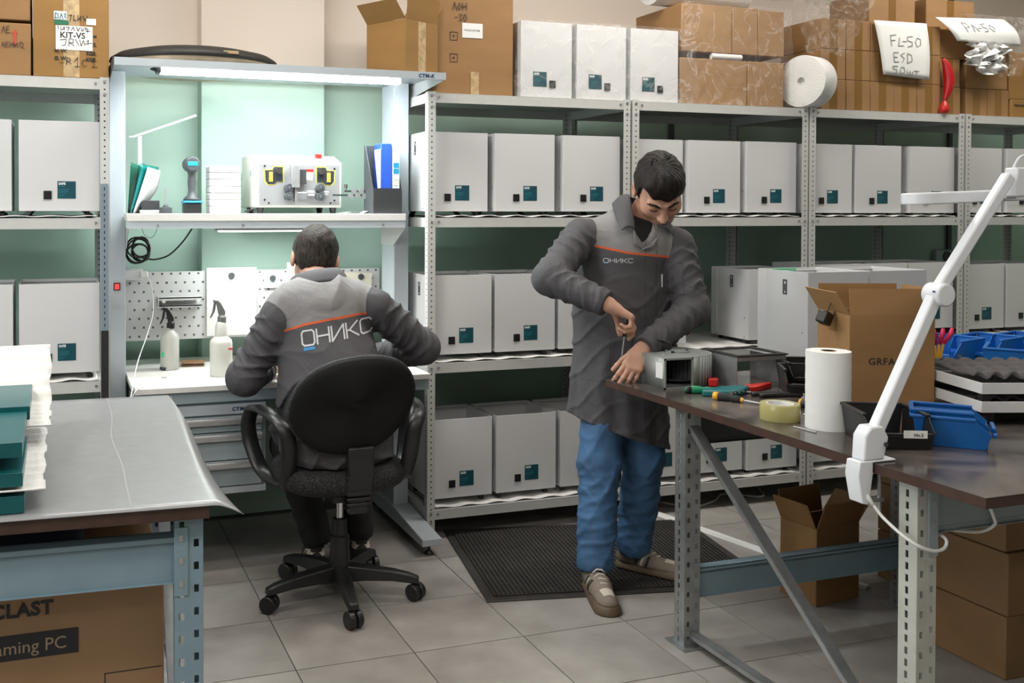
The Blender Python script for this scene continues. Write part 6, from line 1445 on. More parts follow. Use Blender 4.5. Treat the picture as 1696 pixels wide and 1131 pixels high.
hair_material('hair_dark', (0.006, 0.0035, 0.0025), (0.024, 0.013, 0.008)); hair_material('hair_grey', (0.010, 0.007, 0.005), (0.060, 0.043, 0.032))
def coat_material():
    m = bpy.data.materials.new('coat_cloth'); m.use_nodes = True; nt = m.node_tree; b = nt.nodes['Principled BSDF']; b.inputs['Roughness'].default_value = 0.78
    def at(n):
        a = nt.nodes.new('ShaderNodeAttribute'); a.attribute_name = n; return a.outputs['Fac']
    def mth(op, x, y=None):
        k = nt.nodes.new('ShaderNodeMath'); k.operation = op
        for i, v in enumerate((x, y)):
            if v is None: continue
            if isinstance(v, (int, float)): k.inputs[i].default_value = v
            else: nt.links.new(v, k.inputs[i])
        return k.outputs[0]
    def mix(f, a, c):
        k = nt.nodes.new('ShaderNodeMix'); k.data_type = 'RGBA'; nt.links.new(f, k.inputs[0])
        for i, v in ((6, a), (7, c)):
            if isinstance(v, tuple): k.inputs[i].default_value = (*v, 1)
            else: nt.links.new(v, k.inputs[i])
        return k.outputs[2]
    seam, tors, l1 = at('seam'), at('torso'), at('stitch')
    on_t = mth('GREATER_THAN', tors, 0.0)
    yoke = mth('MULTIPLY', mth('GREATER_THAN', seam, 0.0), on_t)
    pipe = mth('MULTIPLY', mth('LESS_THAN', mth('ABSOLUTE', seam), 0.0042), on_t)
    stitch = mth('LESS_THAN', mth('ABSOLUTE', l1), 0.0022)
    sl = mth('LESS_THAN', mth('ABSOLUTE', tors), 0.0025)
    c = mix(yoke, (0.067, 0.064, 0.070), (0.215, 0.208, 0.208))
    c = mix(mth('MULTIPLY', mth('MAXIMUM', stitch, sl), 0.6), c, (0.03, 0.028, 0.03))
    c = mix(pipe, c, (0.60, 0.10, 0.025))
    tc = nt.nodes.new('ShaderNodeTexCoord'); n = nt.nodes.new('ShaderNodeTexNoise'); n.inputs['Scale'].default_value = 7; n.inputs['Detail'].default_value = 5; n.inputs['Distortion'].default_value = 0.8
    nt.links.new(tc.outputs['Object'], n.inputs['Vector'])
    v = nt.nodes.new('ShaderNodeMapRange'); v.inputs[1].default_value = 0.3; v.inputs[2].default_value = 0.7; v.inputs[3].default_value = 0.9; v.inputs[4].default_value = 1.1; nt.links.new(n.outputs[0], v.inputs[0])
    mu = nt.nodes.new('ShaderNodeMix'); mu.data_type = 'RGBA'; mu.blend_type = 'MULTIPLY'; mu.inputs[0].default_value = 1; nt.links.new(c, mu.inputs[6]); nt.links.new(v.outputs[0], mu.inputs[7])
    nt.links.new(mu.outputs[2], b.inputs['Base Color'])
    bp = nt.nodes.new('ShaderNodeBump'); bp.inputs['Strength'].default_value = 0.55; bp.inputs['Distance'].default_value = 0.02; nt.links.new(n.outputs[0], bp.inputs['Height']); nt.links.new(bp.outputs[0], b.inputs['Normal'])
    MATS['coat_cloth'] = m
coat_material()
mat('coat_dark', (0.067, 0.064, 0.070), 0.78, bump=(30, 0.2)); mat('coat_light', (0.215, 0.208, 0.208), 0.78, bump=(30, 0.2))
mat('jeans', (0.045, 0.115, 0.235), 0.8, noise=(9, 0.35), bump=(60, 0.3)); mat('trousers_black', (0.010, 0.010, 0.011), 0.85)
mat('shirt_black', (0.008, 0.008, 0.009), 0.85)
mat('thread_grey', (0.55, 0.55, 0.57), 0.6); mat('thread_blue', (0.01, 0.20, 0.42), 0.6)
mat('shoe_sole', (0.115, 0.080, 0.048), 0.6, noise=(20, 0.1)); mat('shoe_upper', (0.21, 0.172, 0.138), 0.75, noise=(30, 0.1)); mat('shoe_dark', (0.025, 0.022, 0.02), 0.7); mat('shoe_lace', (0.55, 0.50, 0.42), 0.7)

def basis(f, up):
    """rows x (right), y (forward), z (up) for a head or hand frame"""
    f = np.array(f, float); f /= np.linalg.norm(f); up = np.array(up, float); x = np.cross(f, up); x /= np.linalg.norm(x); z = np.cross(x, f)
    return np.stack([x, f, z], 1).astype(np.float32)          # columns are the axes: world = B @ local
def head_fn(C, B, S=1.0):
    C = np.asarray(C, np.float32)
    def f(p):
        q = (p - C) @ B / S
        d = ell(q, (0, -0.012, 0.035), (0.074, 0.096, 0.083))
        d = smin(d, ell(q, (0, 0.028, -0.028), (0.060, 0.066, 0.082)), 0.03)
        d = smin(d, cap(q, (-0.02, 0.045, -0.088), (0.02, 0.045, -0.088), 0.030, 0.030), 0.03)
        d = smin(d, ell(q, (0, 0.068, -0.098), (0.024, 0.020, 0.020)), 0.02)
        for s in (-1, 1): d = smin(d, ell(q, (s * 0.040, 0.052, -0.022), (0.026, 0.030, 0.028)), 0.025)
        for s in (-1, 1): d = smax(d, -ell(q, (s * 0.031, 0.101, 0.010), (0.017, 0.016, 0.011)), 0.012)
        for s in (-1, 1): d = smin(d, ell(q, (s * 0.031, 0.079, 0.009), (0.015, 0.012, 0.011)), 0.004)
        for s in (-1, 1): d = smin(d, cap(q, (s * 0.012, 0.091, 0.026), (s * 0.046, 0.076, 0.028), 0.008, 0.007), 0.014)
        d = smin(d, cap(q, (0, 0.088, 0.018), (0, 0.113, -0.026), 0.007, 0.0115), 0.012)
        for s in (-1, 1): d = smin(d, ell(q, (s * 0.011, 0.100, -0.031), (0.009, 0.011, 0.008)), 0.006)
        d = smin(d, cap(q, (-0.020, 0.082, -0.061), (0.020, 0.082, -0.061), 0.006, 0.006), 0.008)
        d = smin(d, cap(q, (0, 0.092, -0.059), (0, 0.093, -0.060), 0.007, 0.007), 0.008)
        d = smin(d, cap(q, (-0.016, 0.083, -0.072), (0.016, 0.083, -0.072), 0.007, 0.007), 0.007)
        d = smax(d, -cap(q, (-0.022, 0.097, -0.0655), (0.022, 0.097, -0.0655), 0.0022, 0.0022), 0.003)
        for s in (-1, 1):
            e = ell(q, (s * 0.080, -0.014, -0.004), (0.011, 0.021, 0.033)); e = smax(e, -ell(q, (s * 0.090, -0.008, -0.002), (0.008, 0.012, 0.020)), 0.005)
            d = smin(d, e, 0.008)
        return d * S
    return f
def hair_fn(C, B, front=0.060, thick=0.014, quiff=0.0, back=-0.07, S=1.0, part=0.0):
    C = np.asarray(C, np.float32)
    def f(p):
        q = (p - C) @ B / S; x, y, z = q[:, 0], q[:, 1], q[:, 2]
        d = ell(q, (0, -0.014, 0.036), (0.074 + thick * 0.85, 0.097 + thick, 0.084 + thick))
        d = smin(d, ell(q, (0, -0.045, -0.02), (0.066, 0.058, 0.06)), 0.02)
        if quiff: d = smin(d, ell(q, (0.0, 0.050, 0.085), (0.060, 0.045, 0.035 + quiff)), 0.03)
        a = np.arctan2(x, y); d = d + 0.0010 * np.sin(a * 17 + 3 * np.sin(z * 40 + y * 30)) + 0.0008 * np.sin(x * 160 + y * 60)
        line = np.interp(y, [-0.10, -0.045, -0.012, 0.012, 0.030, 0.058, 0.10], [back, back, -0.012, -0.028, 0.030, front, front])
        line = line + np.where(y > 0.03, 0.05 * np.abs(x) + part * np.maximum(x - 0.012, 0) + 0.006 * np.sin(x * 130), 0)
        return smax(d, line - z, 0.006) * S
    return f
def hand_prims(W, d, n, left, curls, thumb=((0.5, 0.4), 0.5), scale=1.0):
    """palm and five fingers: W wrist, d direction to the knuckles, n palm normal; curls = bend of each joint per finger (index..little)"""
    W = np.array(W, float); d = np.array(d, float); d /= np.linalg.norm(d); n = np.array(n, float); n -= d * (n @ d); n /= np.linalg.norm(n)
    s = np.cross(n, d) if left else np.cross(d, n)              # towards the thumb
    P = []; k = scale
    offs = [0.029, 0.010, -0.009, -0.027]; reach = [0.086, 0.090, 0.086, 0.078]; L = [(0.043, 0.026, 0.021), (0.047, 0.030, 0.022), (0.043, 0.028, 0.021), (0.034, 0.020, 0.019)]; R = [0.0092, 0.0095, 0.0090, 0.0080]
    for i in range(4):
        K = W + d * reach[i] * k + s * offs[i] * k - n * 0.004
        P.append((W + s * offs[i] * 0.55 * k, K, 0.0165, 0.0125, 0.014))
        ang = 0.0; q = K
        for j in range(3):
            ang += curls[i][j]; dd = d * math.cos(ang) + n * math.sin(ang) + s * (0.06 * (1.5 - i)); dd /= np.linalg.norm(dd)
            e = q + dd * L[i][j] * k; P.append((q, e, R[i] * (1 - 0.06 * j), R[i] * (0.94 - 0.06 * j), 0.004)); q = e
    B0 = W + d * 0.028 * k + s * 0.026 * k + n * 0.006; (sp, dn), curl = thumb
    t1 = d * 0.75 + s * sp + n * dn; t1 /= np.linalg.norm(t1); T1 = B0 + t1 * 0.042 * k
    t2 = t1 * math.cos(curl) - s * math.sin(curl) * 0.7 + n * math.sin(curl) * 0.5; t2 /= np.linalg.norm(t2); T2 = T1 + t2 * 0.030 * k; T3 = T2 + t2 * 0.022 * k
    P += [(W + s * 0.012, B0, 0.015, 0.0145, 0.014), (B0, T1, 0.0140, 0.0108, 0.008), (T1, T2, 0.0108, 0.0098, 0.004), (T2, T3, 0.0098, 0.0085, 0.004)]
    P.append((W - d * 0.05, W + d * 0.02, 0.025, 0.024, 0.012))
    return P
def limb_fn(segs):
    def f(p):
        d = None
        for (a, b, ra, rb, k) in segs:
            e = cap(p, a, b, ra, rb); d = e if d is None else smin(d, e, k)
        return d
    return f
def union(fs, k):
    def f(p):
        d = fs[0](p)
        for g in fs[1:]: d = smin(d, g(p), k)
        return d
    return f
def add_mesh(name, me, material, parent): 
    me.materials.append(M(material)); return link(name, me, parent)
LET = {'O': [[(0.15, 0), (0.85, 0), (1, 0.15), (1, 0.85), (0.85, 1), (0.15, 1), (0, 0.85), (0, 0.15), (0.15, 0)]], 'H': [[(0, 0), (0, 1)], [(0, 0.5), (1, 0.5)], [(1, 0), (1, 1)]], 'I': [[(0, 1), (0, 0), (1, 1), (1, 0)]],
       'K': [[(0, 0), (0, 1)], [(0, 0.48), (0.25, 0.5), (1, 1)], [(0.25, 0.5), (1, 0)]], 'C': [[(1, 0.85), (0.85, 1), (0.15, 1), (0, 0.85), (0, 0.15), (0.15, 0), (0.85, 0), (1, 0.15)]]}
def embroider(parent, me, origin, ux, uz, w, h, gap, thick, look, under=True):
    """company lettering laid onto the cloth: strokes in the plane (ux, uz) are dropped onto the coat along look"""
    bvh = BVHTree.FromPolygons([v.co[:] for v in me.vertices], [tuple(p.vertices) for p in me.polygons])
    O = Vector(origin); ux = Vector(ux); uz = Vector(uz); look = Vector(look).normalized(); b = MB(); bb = MB()
    def drop(x, y):
        q = O + ux * x + uz * y; hit = bvh.ray_cast(q - look * 0.4, look, 1.0)
        return hit[0] - look * 0.0022 if hit[0] else None
    def ribbon(mb, ln, t):
        pts = []
        for (p, q) in zip(ln[:-1], ln[1:]):
            m_ = 5; pts += [(p[0] + (q[0] - p[0]) * i / m_, p[1] + (q[1] - p[1]) * i / m_) for i in range(m_)]
        pts.append(ln[-1])
        for (p, q) in zip(pts[:-1], pts[1:]):
            dx, dy = q[0] - p[0], q[1] - p[1]; l = math.hypot(dx, dy) or 1; nx, ny = -dy / l * t / 2, dx / l * t / 2; ex, ey = dx / l * t * 0.3, dy / l * t * 0.3
            c = [drop(p[0] - nx - ex, p[1] - ny - ey), drop(q[0] - nx + ex, q[1] - ny + ey), drop(q[0] + nx + ex, q[1] + ny + ey), drop(p[0] + nx - ex, p[1] + ny - ey)]
            if None not in c: mb.add(c, [(0, 1, 2, 3)])
    x = 0
    for i, chh in enumerate('OHIKC'):
        for ln in LET[chh]: ribbon(b, [(x + px * w, py * h) for px, py in ln], thick)
        if i == 0 and under: ribbon(bb, [(x + 0.12 * w, -h * 0.22), (x + 0.92 * w, -h * 0.22)], thick * 1.6)
        x += w + gap
    build('embroidered_lettering', b, 'thread_grey', parent, smooth=None)
    if under: build('embroidered_underline', bb, 'thread_blue', parent, smooth=None)
def shoe(parent, heel, toe, name='shoe', ankle=None):
    """trainer: cup sole, upper, toe cap, side stripes, laces"""
    heel = np.array(heel, float); toe = np.array(toe, float); y = toe - heel; Ls = np.linalg.norm(y); y /= Ls; x = np.array([y[1], -y[0], 0]); z = np.array([0, 0, 1.0])
    Bm = np.stack([x, y, z], 1).astype(np.float32); C = heel.astype(np.float32); k = Ls / 0.30
    def loc(p): return ((p - C) @ Bm) / k
    def sole(p):
        q = loc(p); d = cap(q, (0, 0.04, 0.0), (0.004, 0.25, 0.0), 0.040, 0.047, squash=((0, 0, 1), 0.99)); return np.maximum(np.maximum(d, -q[:, 2] + 0.0005), q[:, 2] - 0.030) * k
    def upper(p):
        q = loc(p); d = cap(q, (0, 0.045, 0.045), (0.002, 0.14, 0.045), 0.036, 0.038); d = smin(d, cap(q, (0.002, 0.14, 0.036), (0.004, 0.25, 0.024), 0.038, 0.036), 0.02); d = smin(d, cap(q, (0, 0.055, 0.06), (0, 0.06, 0.115), 0.036, 0.037), 0.025)
        return np.maximum(np.maximum(d, 0.027 - q[:, 2]), q[:, 2] - 0.118) * k
    lo = np.minimum(heel, toe) - 0.09; hi = np.maximum(heel, toe) + 0.09; lo[2] = -0.02; hi[2] = 0.14
    m1, _ = sdf_mesh(sole, lo, hi, 0.0055, 'sole'); m2, _ = sdf_mesh(upper, lo, hi, 0.0055, 'upper')
    up = add_mesh(name, m2, 'shoe_upper', parent); so_ = add_mesh('sole', m1, 'shoe_sole', up)
    W = lambda a, b, c: Vector((C + (Bm @ (np.array([a, b, c], float) * k))).tolist())
    bvh = BVHTree.FromPolygons([v.co[:] for v in m2.vertices], [tuple(p.vertices) for p in m2.polygons])
    def patch(nm, poly, look, material, off=0.0022):
        look = Vector((Bm @ np.array(look, float)).tolist()).normalized(); vs = []
        N = 6
        A, B_, C_, D_ = [W(*p) for p in poly]; g = MB(); ok = True; rows = []
        for i in range(N + 1):
            row = []
            for j in range(N + 1):
                u, v = i / N, j / N; q = (A * (1 - u) + B_ * u) * (1 - v) + (D_ * (1 - u) + C_ * u) * v; h = bvh.ray_cast(q - look * 0.15, look, 0.4); row.append(h[0] - look * off if h[0] else None)
            rows.append(row)
        for i in range(N):
            for j in range(N):
                c = [rows[i][j], rows[i + 1][j], rows[i + 1][j + 1], rows[i][j + 1]]
                if None not in c: g.add(c, [(0, 1, 2, 3)])
        if g.v: build(nm, g, material, up, smooth=None)
    for s in (-1, 1):
        for i in range(3):
            y0 = 0.095 + i * 0.022; patch('stripe', [(s * 0.05, y0, 0.032), (s * 0.05, y0 + 0.011, 0.032), (s * 0.05, y0 + 0.022, 0.072), (s * 0.05, y0 + 0.011, 0.072)], (-s, 0, 0), 'shoe_dark' if i != 1 else 'shoe_lace')
        patch('heel_tab', [(s * 0.05, 0.02, 0.07), (s * 0.05, 0.075, 0.07), (s * 0.05, 0.075, 0.10), (s * 0.05, 0.02, 0.10)], (-s, 0, 0), 'shoe_lace')
    patch('toe_cap', [(-0.02, 0.215, 0.1), (0.024, 0.215, 0.1), (0.02, 0.26, 0.1), (-0.016, 0.26, 0.1)], (0, 0, -1), 'shoe_lace')
    for i in range(4):
        yy = 0.125 + i * 0.019; zz = 0.098 - i * 0.0085
        build('lace', MB().tube([W(-0.02, yy, zz - 0.014), W(-0.008, yy + 0.003, zz - 0.003), W(0.008, yy - 0.003, zz - 0.003), W(0.022, yy, zz - 0.014)], 0.0035, 6), 'shoe_lace', up, smooth=180)
    return up

# ------------------------------------------------------------------ standing man
sm_ = root('person', (2.1, 3.4, 0), 'standing man in grey work coat and blue jeans bending over the fan', 'person')
lat = V(0.955, -0.297, 0); fwd = V(-0.297, -0.955, 0)              # his left, his front
neck = V(2.195, 3.435, 1.43); HC = V(2.236, 3.335, 1.542); HS = 1.14; HB = basis((-0.22, -0.60, -0.77), (-0.30, -0.55, 0.75)) * 1.0
Rs, Re, Rw = V(1.968, 3.47, 1.362), V(1.772, 3.36, 1.205), V(1.912, 3.18, 1.122)
Ls_, Le, Lw = V(2.335, 3.36, 1.325), V(2.352, 3.275, 1.078), V(2.075, 3.185, 0.948)
Rhand = hand_prims(Rw + V(0.012, -0.006, -0.008), (0.72, -0.30, -0.50), (-0.60, 0.15, -0.80), False, [(0.55, 0.75, 0.35), (0.95, 1.2, 0.7), (1.0, 1.3, 0.8), (1.05, 1.3, 0.8)], ((0.45, 0.55), 0.5))
Lhand = hand_prims(Lw + V(-0.012, -0.004, -0.006), (-0.62, -0.28, -0.62), (-0.35, 0.25, -0.80), True, [(0.55, 0.6, 0.35), (0.5, 0.55, 0.3), (0.55, 0.6, 0.3), (0.6, 0.65, 0.35)], ((0.45, 0.5), 0.3))
bodysegs = [(neck - V(0, -0.01, 0.05), HC + HB @ V(0, -0.03, -0.05), 0.062, 0.058, 0.02), (V(2.16, 3.44, 1.28), V(2.14, 3.46, 1.0), 0.12, 0.115, 0.05), (V(2.14, 3.46, 1.0), V(2.13, 3.46, 0.88), 0.12, 0.13, 0.05),
            (V(2.15, 3.44, 1.33), Rs, 0.055, 0.045, 0.03), (Rs, Re, 0.045, 0.04, 0.02), (Re, Rw, 0.04, 0.028, 0.02), (V(2.15, 3.44, 1.33), Ls_, 0.055, 0.045, 0.03), (Ls_, Le, 0.048, 0.042, 0.02), (Le, Lw, 0.04, 0.028, 0.02),
            (V(2.07, 3.46, 0.9), V(2.02, 3.41, 0.48), 0.075, 0.055, 0.04), (V(2.02, 3.41, 0.48), V(1.965, 3.345, 0.09), 0.05, 0.036, 0.02), (V(2.2, 3.44, 0.9), V(2.22, 3.43, 0.48), 0.075, 0.055, 0.04), (V(2.22, 3.43, 0.48), V(2.205, 3.46, 0.09), 0.05, 0.036, 0.02)]
bf = union([limb_fn(bodysegs), head_fn(HC, HB, HS), limb_fn(Rhand), limb_fn(Lhand)], 0.012)
me, _ = sdf_mesh(bf, (1.66, 3.0, 0.05), (2.5, 3.62, 1.72), 0.0039, 'body')
add_mesh('body', me, 'skin', sm_)
me, _ = sdf_mesh(hair_fn(HC, HB, 0.052, 0.013, 0.010, -0.07, HS, 0.35), (2.05, 3.15, 1.40), (2.42, 3.52, 1.75), 0.0032, 'hair')
add_mesh('hair', me, 'hair_dark', sm_)
tuft = MB()
for i in range(16):
    a = rng.uniform(-1, 1); b0 = HC + HB @ V(0.012 + 0.03 * a, -0.02 + rng.uniform(-0.02, 0.02), 0.140); tip = b0 + HB @ V(0.01 * a - 0.01, -0.012, 0.0) + V(rng.uniform(-0.012, 0.022), 0, rng.uniform(0.012, 0.026))
    tuft.tube([Vector(b0.tolist()), Vector(((b0 + tip) / 2 + V(0, 0, 0.004)).tolist()), Vector(tip.tolist())], [0.0032, 0.0024, 0.0006], 5)
tag(build('hair_tuft', tuft, 'hair_dark', sm_, smooth=180), kind='stuff')
for s in (-1, 1):
    pts = [HC + HB @ V(s * x, y, z) * HS for x, y, z in ((0.014, 0.1005, 0.026), (0.028, 0.096, 0.034), (0.046, 0.084, 0.031), (0.054, 0.076, 0.024))]
    build('eyebrow', MB().tube([Vector(p.tolist()) for p in pts], [0.0034, 0.0046, 0.0040, 0.0015], 8), 'hair_dark', sm_, smooth=180)
    pts = [HC + HB @ V(s * x, y, z) * HS for x, y, z in ((0.019, 0.0895, 0.001), (0.031, 0.0925, -0.001), (0.044, 0.0865, 0.002))]
    build('eyelashes', MB().tube([Vector(p.tolist()) for p in pts], 0.0016, 6), 'hair_dark', sm_, smooth=180)
# coat
hem_n = 0.34
def s_torso(p):
    d = cap(p, V(2.155, 3.44, 1.285), V(2.145, 3.455, 1.06), 0.185, 0.178, squash=(fwd, 0.70))
    d = smin(d, cap(p, V(2.03, 3.465, 1.352), V(2.285, 3.385, 1.345), 0.066, 0.066), 0.05)
    d = smin(d, cap(p, neck + V(0.0, 0.01, 0.02), V(2.16, 3.44, 1.31), 0.076, 0.12), 0.04)
    l = (p - V(2.13, 3.45, 0)) @ lat; f = (p - V(2.13, 3.45, 0)) @ fwd; a = np.arctan2(l, f)
    w = np.clip((1.10 - p[:, 2]) / 0.5, 0, 1)
    d2 = cap(p, V(2.145, 3.455, 1.08), V(2.125, 3.455, 0.42), 0.178, 0.208, squash=(fwd, 0.76)) - w * (0.006 * np.sin(a * 6 + 0.7) + 0.004 * np.sin(a * 11 + 2))
    d = smin(d, d2, 0.05)
    d = d - 0.006 * ((1 - np.abs(np.sin(l * 17 + p[:, 2] * 9 + 1.5 * np.sin(p[:, 2] * 11)))) ** 2 - 0.2) * np.clip((1.30 - p[:, 2]) * 6, 0.15, 1)
    return d - 0.005 * (1 - np.abs(np.sin(p[:, 2] * 26 - l * 21 + np.sin(l * 19)))) ** 3 * np.clip((1.28 - p[:, 2]) * 5, 0, 1)
def s_sleeve(p):
    out = None
    for (S_, E_, W_, ph) in ((Rs, Re, Rw, 0.4), (Ls_, Le, Lw, 2.0)):
        d = cap(p, S_, E_, 0.071, 0.062, (4.0, 0.008, ph)); 
        fa = cap(p, E_, W_ + (W_ - E_) * 0.06, 0.062, 0.047, (5.0, 0.007, ph + 1.0))
        n = (W_ - E_) / np.linalg.norm(W_ - E_); fa = np.maximum(fa, (p - W_) @ n)
        d = smin(d, fa, 0.03); out = d if out is None else np.minimum(out, d)
    return out
def hem(p):
    l = (p - V(2.13, 3.45, 0)) @ lat; return 0.585 - hem_n * l - p[:, 2]
vcut = V(2.150, 3.30, 1.395)
def coat(p):
    d = smin(s_torso(p), s_sleeve(p), 0.022)
    d = np.maximum(d, hem(p))
    d = smax(d, -ell(p, neck + V(0.015, -0.01, 0.06), (0.072, 0.076, 0.075)), 0.012)
    d = smax(d, -cap(p, V(2.176, 3.325, 1.47), V(2.146, 3.298, 1.330), 0.085, 0.012), 0.008)
    return d
def shirt(p):
    c = np.minimum(ell(p, neck + V(0.015, -0.01, 0.06), (0.072, 0.076, 0.075)), cap(p, V(2.176, 3.325, 1.47), V(2.146, 3.298, 1.330), 0.085, 0.012))
    return np.maximum(np.maximum(s_torso(p) + 0.010, c - 0.008), p[:, 2] - 1.445 + 0.5 * (3.40 - p[:, 1]))
me, _ = sdf_mesh(shirt, (2.0, 3.2, 1.25), (2.34, 3.6, 1.5), 0.006, 'shirt'); add_mesh('shirt', me, 'shirt_black', sm_)
me, pos = sdf_mesh(coat, (1.64, 3.08, 0.44), (2.52, 3.72, 1.50), 0.0052, 'coat')
lv = (pos - V(2.15, 3.44, 0)) @ lat; fv = (pos - V(2.15, 3.44, 0)) @ fwd
line = np.interp(lv, [-0.20, -0.02, 0.2], [1.338, 1.300, 1.277])
attr(me, 'seam', pos[:, 2] - line); attr(me, 'torso', s_sleeve(pos) - s_torso(pos) - 0.004)
plk = np.where(fv > 0, np.minimum(np.abs(lv - 0.048), np.abs(lv - 0.095)), 1.0)
px_, pz_ = np.abs(lv + 0.145) - 0.058, np.abs(pos[:, 2] - 0.885) - 0.085; pocket = np.abs(np.maximum(px_, pz_)); cx_, cz_ = np.abs(lv - 0.16) - 0.036, np.abs(pos[:, 2] - 1.20) - 0.06; pocket2 = np.abs(np.maximum(cx_, cz_))
stitch = np.where(fv > 0, np.minimum(np.minimum(plk, pocket), pocket2), 1.0); hemd = np.abs(-hem(pos) - 0.022)
attr(me, 'stitch', np.minimum(stitch, hemd)); 
co = add_mesh('coat', me, 'coat_cloth', sm_)
embroider(co, me, (1.995, 3.30, 1.262), (0.957, -0.29, 0), (0, 0, 1), 0.0165, 0.0155, 0.0055, 0.0026, (0.25, 0.97, 0), True)
bvh_c = BVHTree.FromPolygons([v.co[:] for v in me.vertices], [tuple(p.vertices) for p in me.polygons])
zz_ = MB()
for (x, z0, z1) in ((2.262, 1.165, 1.215),):
    h0 = bvh_c.ray_cast(Vector((x - 0.1, 2.9, z0)), Vector((0.18, 0.98, 0)), 1.0)[0]; h1 = bvh_c.ray_cast(Vector((x - 0.1, 2.9, z1)), Vector((0.18, 0.98, 0)), 1.0)[0]
    if h0 and h1: build('pocket_zip', MB().tube([h0, h1], 0.0035, 6), 'thread_grey', co)
# collar: two pointed flaps joined round the neck
def collar(parent, inner, outer, material, th=0.004):
    I = spline(inner, 8); O_ = spline(outer, 8); n = len(I) - 1
    def fn(u, v):
        k_ = u * n; i = min(int(k_), n - 1); t = k_ - i; a = I[i] * (1 - t) + I[i + 1] * t; b = O_[i] * (1 - t) + O_[i + 1] * t
        return a * (1 - v) + b * v + Vector((0, 0, 0.012 * math.sin(PI * v)))
    return build('collar', MB().grid(fn, 60, 8, th=th), material, parent, smooth=180)
collar(co, [(2.104, 3.300, 1.390), (2.128, 3.350, 1.452), (2.160, 3.425, 1.520), (2.195, 3.505, 1.520), (2.250, 3.49, 1.505), (2.275, 3.41, 1.47), (2.250, 3.335, 1.425), (2.209, 3.285, 1.402)],
       [(2.046, 3.295, 1.386), (2.074, 3.385, 1.440), (2.115, 3.475, 1.490), (2.19, 3.55, 1.475), (2.29, 3.52, 1.455), (2.325, 3.42, 1.415), (2.298, 3.33, 1.390), (2.262, 3.28, 1.365)], 'coat_dark')
for tri in (((2.100, 3.296, 1.386), (2.128, 3.296, 1.350), (2.148, 3.292, 1.312), (2.100, 3.292, 1.335)), ((2.205, 3.284, 1.366), (2.165, 3.286, 1.335), (2.125, 3.289, 1.312), (2.185, 3.283, 1.325))):
    A_, B_, C_, D_ = [Vector(t_) for t_ in tri]
    build('lapel', MB().grid(lambda u, v: (A_ * (1 - u) + B_ * u) * (1 - v) + (D_ * (1 - u) + C_ * u) * v, 4, 4, th=0.004), 'coat_light', co, smooth=180)
# jeans
def jeans(p):
    d = cap(p, V(2.08, 3.46, 0.82), V(2.19, 3.45, 0.82), 0.10, 0.10)
    w = 0.006 * (1 - np.abs(np.sin(p[:, 2] * 21 + 14 * p[:, 0] + 1.4 * np.sin(p[:, 0] * 31 + p[:, 2] * 7)))) ** 2.5 + 0.006 * (1 - np.abs(np.sin(p[:, 2] * 13 - 19 * p[:, 0] + 9 * p[:, 1]))) ** 3
    for (h, kn, an) in ((V(2.075, 3.46, 0.84), V(2.022, 3.41, 0.48), V(1.968, 3.35, 0.105)), (V(2.205, 3.44, 0.84), V(2.232, 3.425, 0.48), V(2.208, 3.455, 0.11))):
        e = smin(cap(p, h, kn, 0.088, 0.078), cap(p, kn, an, 0.078, 0.068, (7, 0.005, 0.5)), 0.03); n = (an - kn) / np.linalg.norm(an - kn); e = np.maximum(e, (p - an) @ n - 0.03); d = smin(d, e, 0.012)
    return d - w
me, _ = sdf_mesh(jeans, (1.85, 3.2, 0.04), (2.4, 3.66, 0.95), 0.0065, 'jeans'); add_mesh('jeans', me, 'jeans', sm_)
shoe(sm_, (1.978, 3.405, 0.0), (1.888, 3.085, 0.0)); shoe(sm_, (2.165, 3.525, 0.013), (2.345, 3.285, 0.013))
# screwdriver in his hand
sd = root('screwdriver', (2.0, 3.13, 0.95), 'screwdriver with thin steel blade held upright by the standing man', 'screwdriver')
g0 = Vector((1.974, 3.140, 1.088)); g1 = Vector((1.968, 3.150, 1.003))
build('handle', MB().tube([g0, g0.lerp(g1, 0.15), g0.lerp(g1, 0.6), g1], [0.008, 0.0125, 0.012, 0.007], 12), 'black_plastic', sd, smooth=180)
build('blade', MB().tube([g1, Vector((1.964, 3.160, 0.928))], 0.0026, 8), 'steel', sd)

# ------------------------------------------------------------------ seated man
sp_ = root('person', (0.98, 3.6, 0), 'seated man in grey work coat seen from behind at the lit workstation', 'person')
neck = V(0.962, 3.735, 1.165); HC = V(0.980, 3.855, 1.258); HB = basis((0.12, 0.86, -0.42), (0.16, 0.30, 0.93))
Ls2, Le2, Lw2 = V(0.785, 3.665, 1.048), V(0.668, 3.690, 0.832), V(0.80, 3.955, 0.815)
Rs2, Re2, Rw2 = V(1.165, 3.645, 1.088), V(1.392, 3.715, 0.912), V(1.215, 3.985, 0.825)
LH = hand_prims(Lw2 + V(0.01, 0.012, 0), (0.45, 0.85, -0.1), (0.1, 0.0, -1.0), True, [(0.4, 0.5, 0.3)] * 4, ((0.6, 0.2), 0.3))
RH = hand_prims(Rw2 + V(-0.01, 0.012, 0), (-0.5, 0.85, -0.1), (-0.1, 0.0, -1.0), False, [(0.4, 0.5, 0.3)] * 4, ((0.6, 0.2), 0.3))
segs = [(neck - V(0, 0.03, 0.04), HC + HB @ V(0, -0.03, -0.05), 0.060, 0.058, 0.02), (neck - V(0, 0.04, 0.08), V(0.985, 3.56, 0.65), 0.12, 0.13, 0.05), (neck - V(0, 0.04, 0.05), Ls2, 0.06, 0.05, 0.03), (Ls2, Le2, 0.045, 0.04, 0.02), (Le2, Lw2, 0.04, 0.028, 0.02), (neck - V(0, 0.04, 0.05), Rs2, 0.06, 0.05, 0.03), (Rs2, Re2, 0.045, 0.04, 0.02), (Re2, Rw2, 0.04, 0.028, 0.02)]
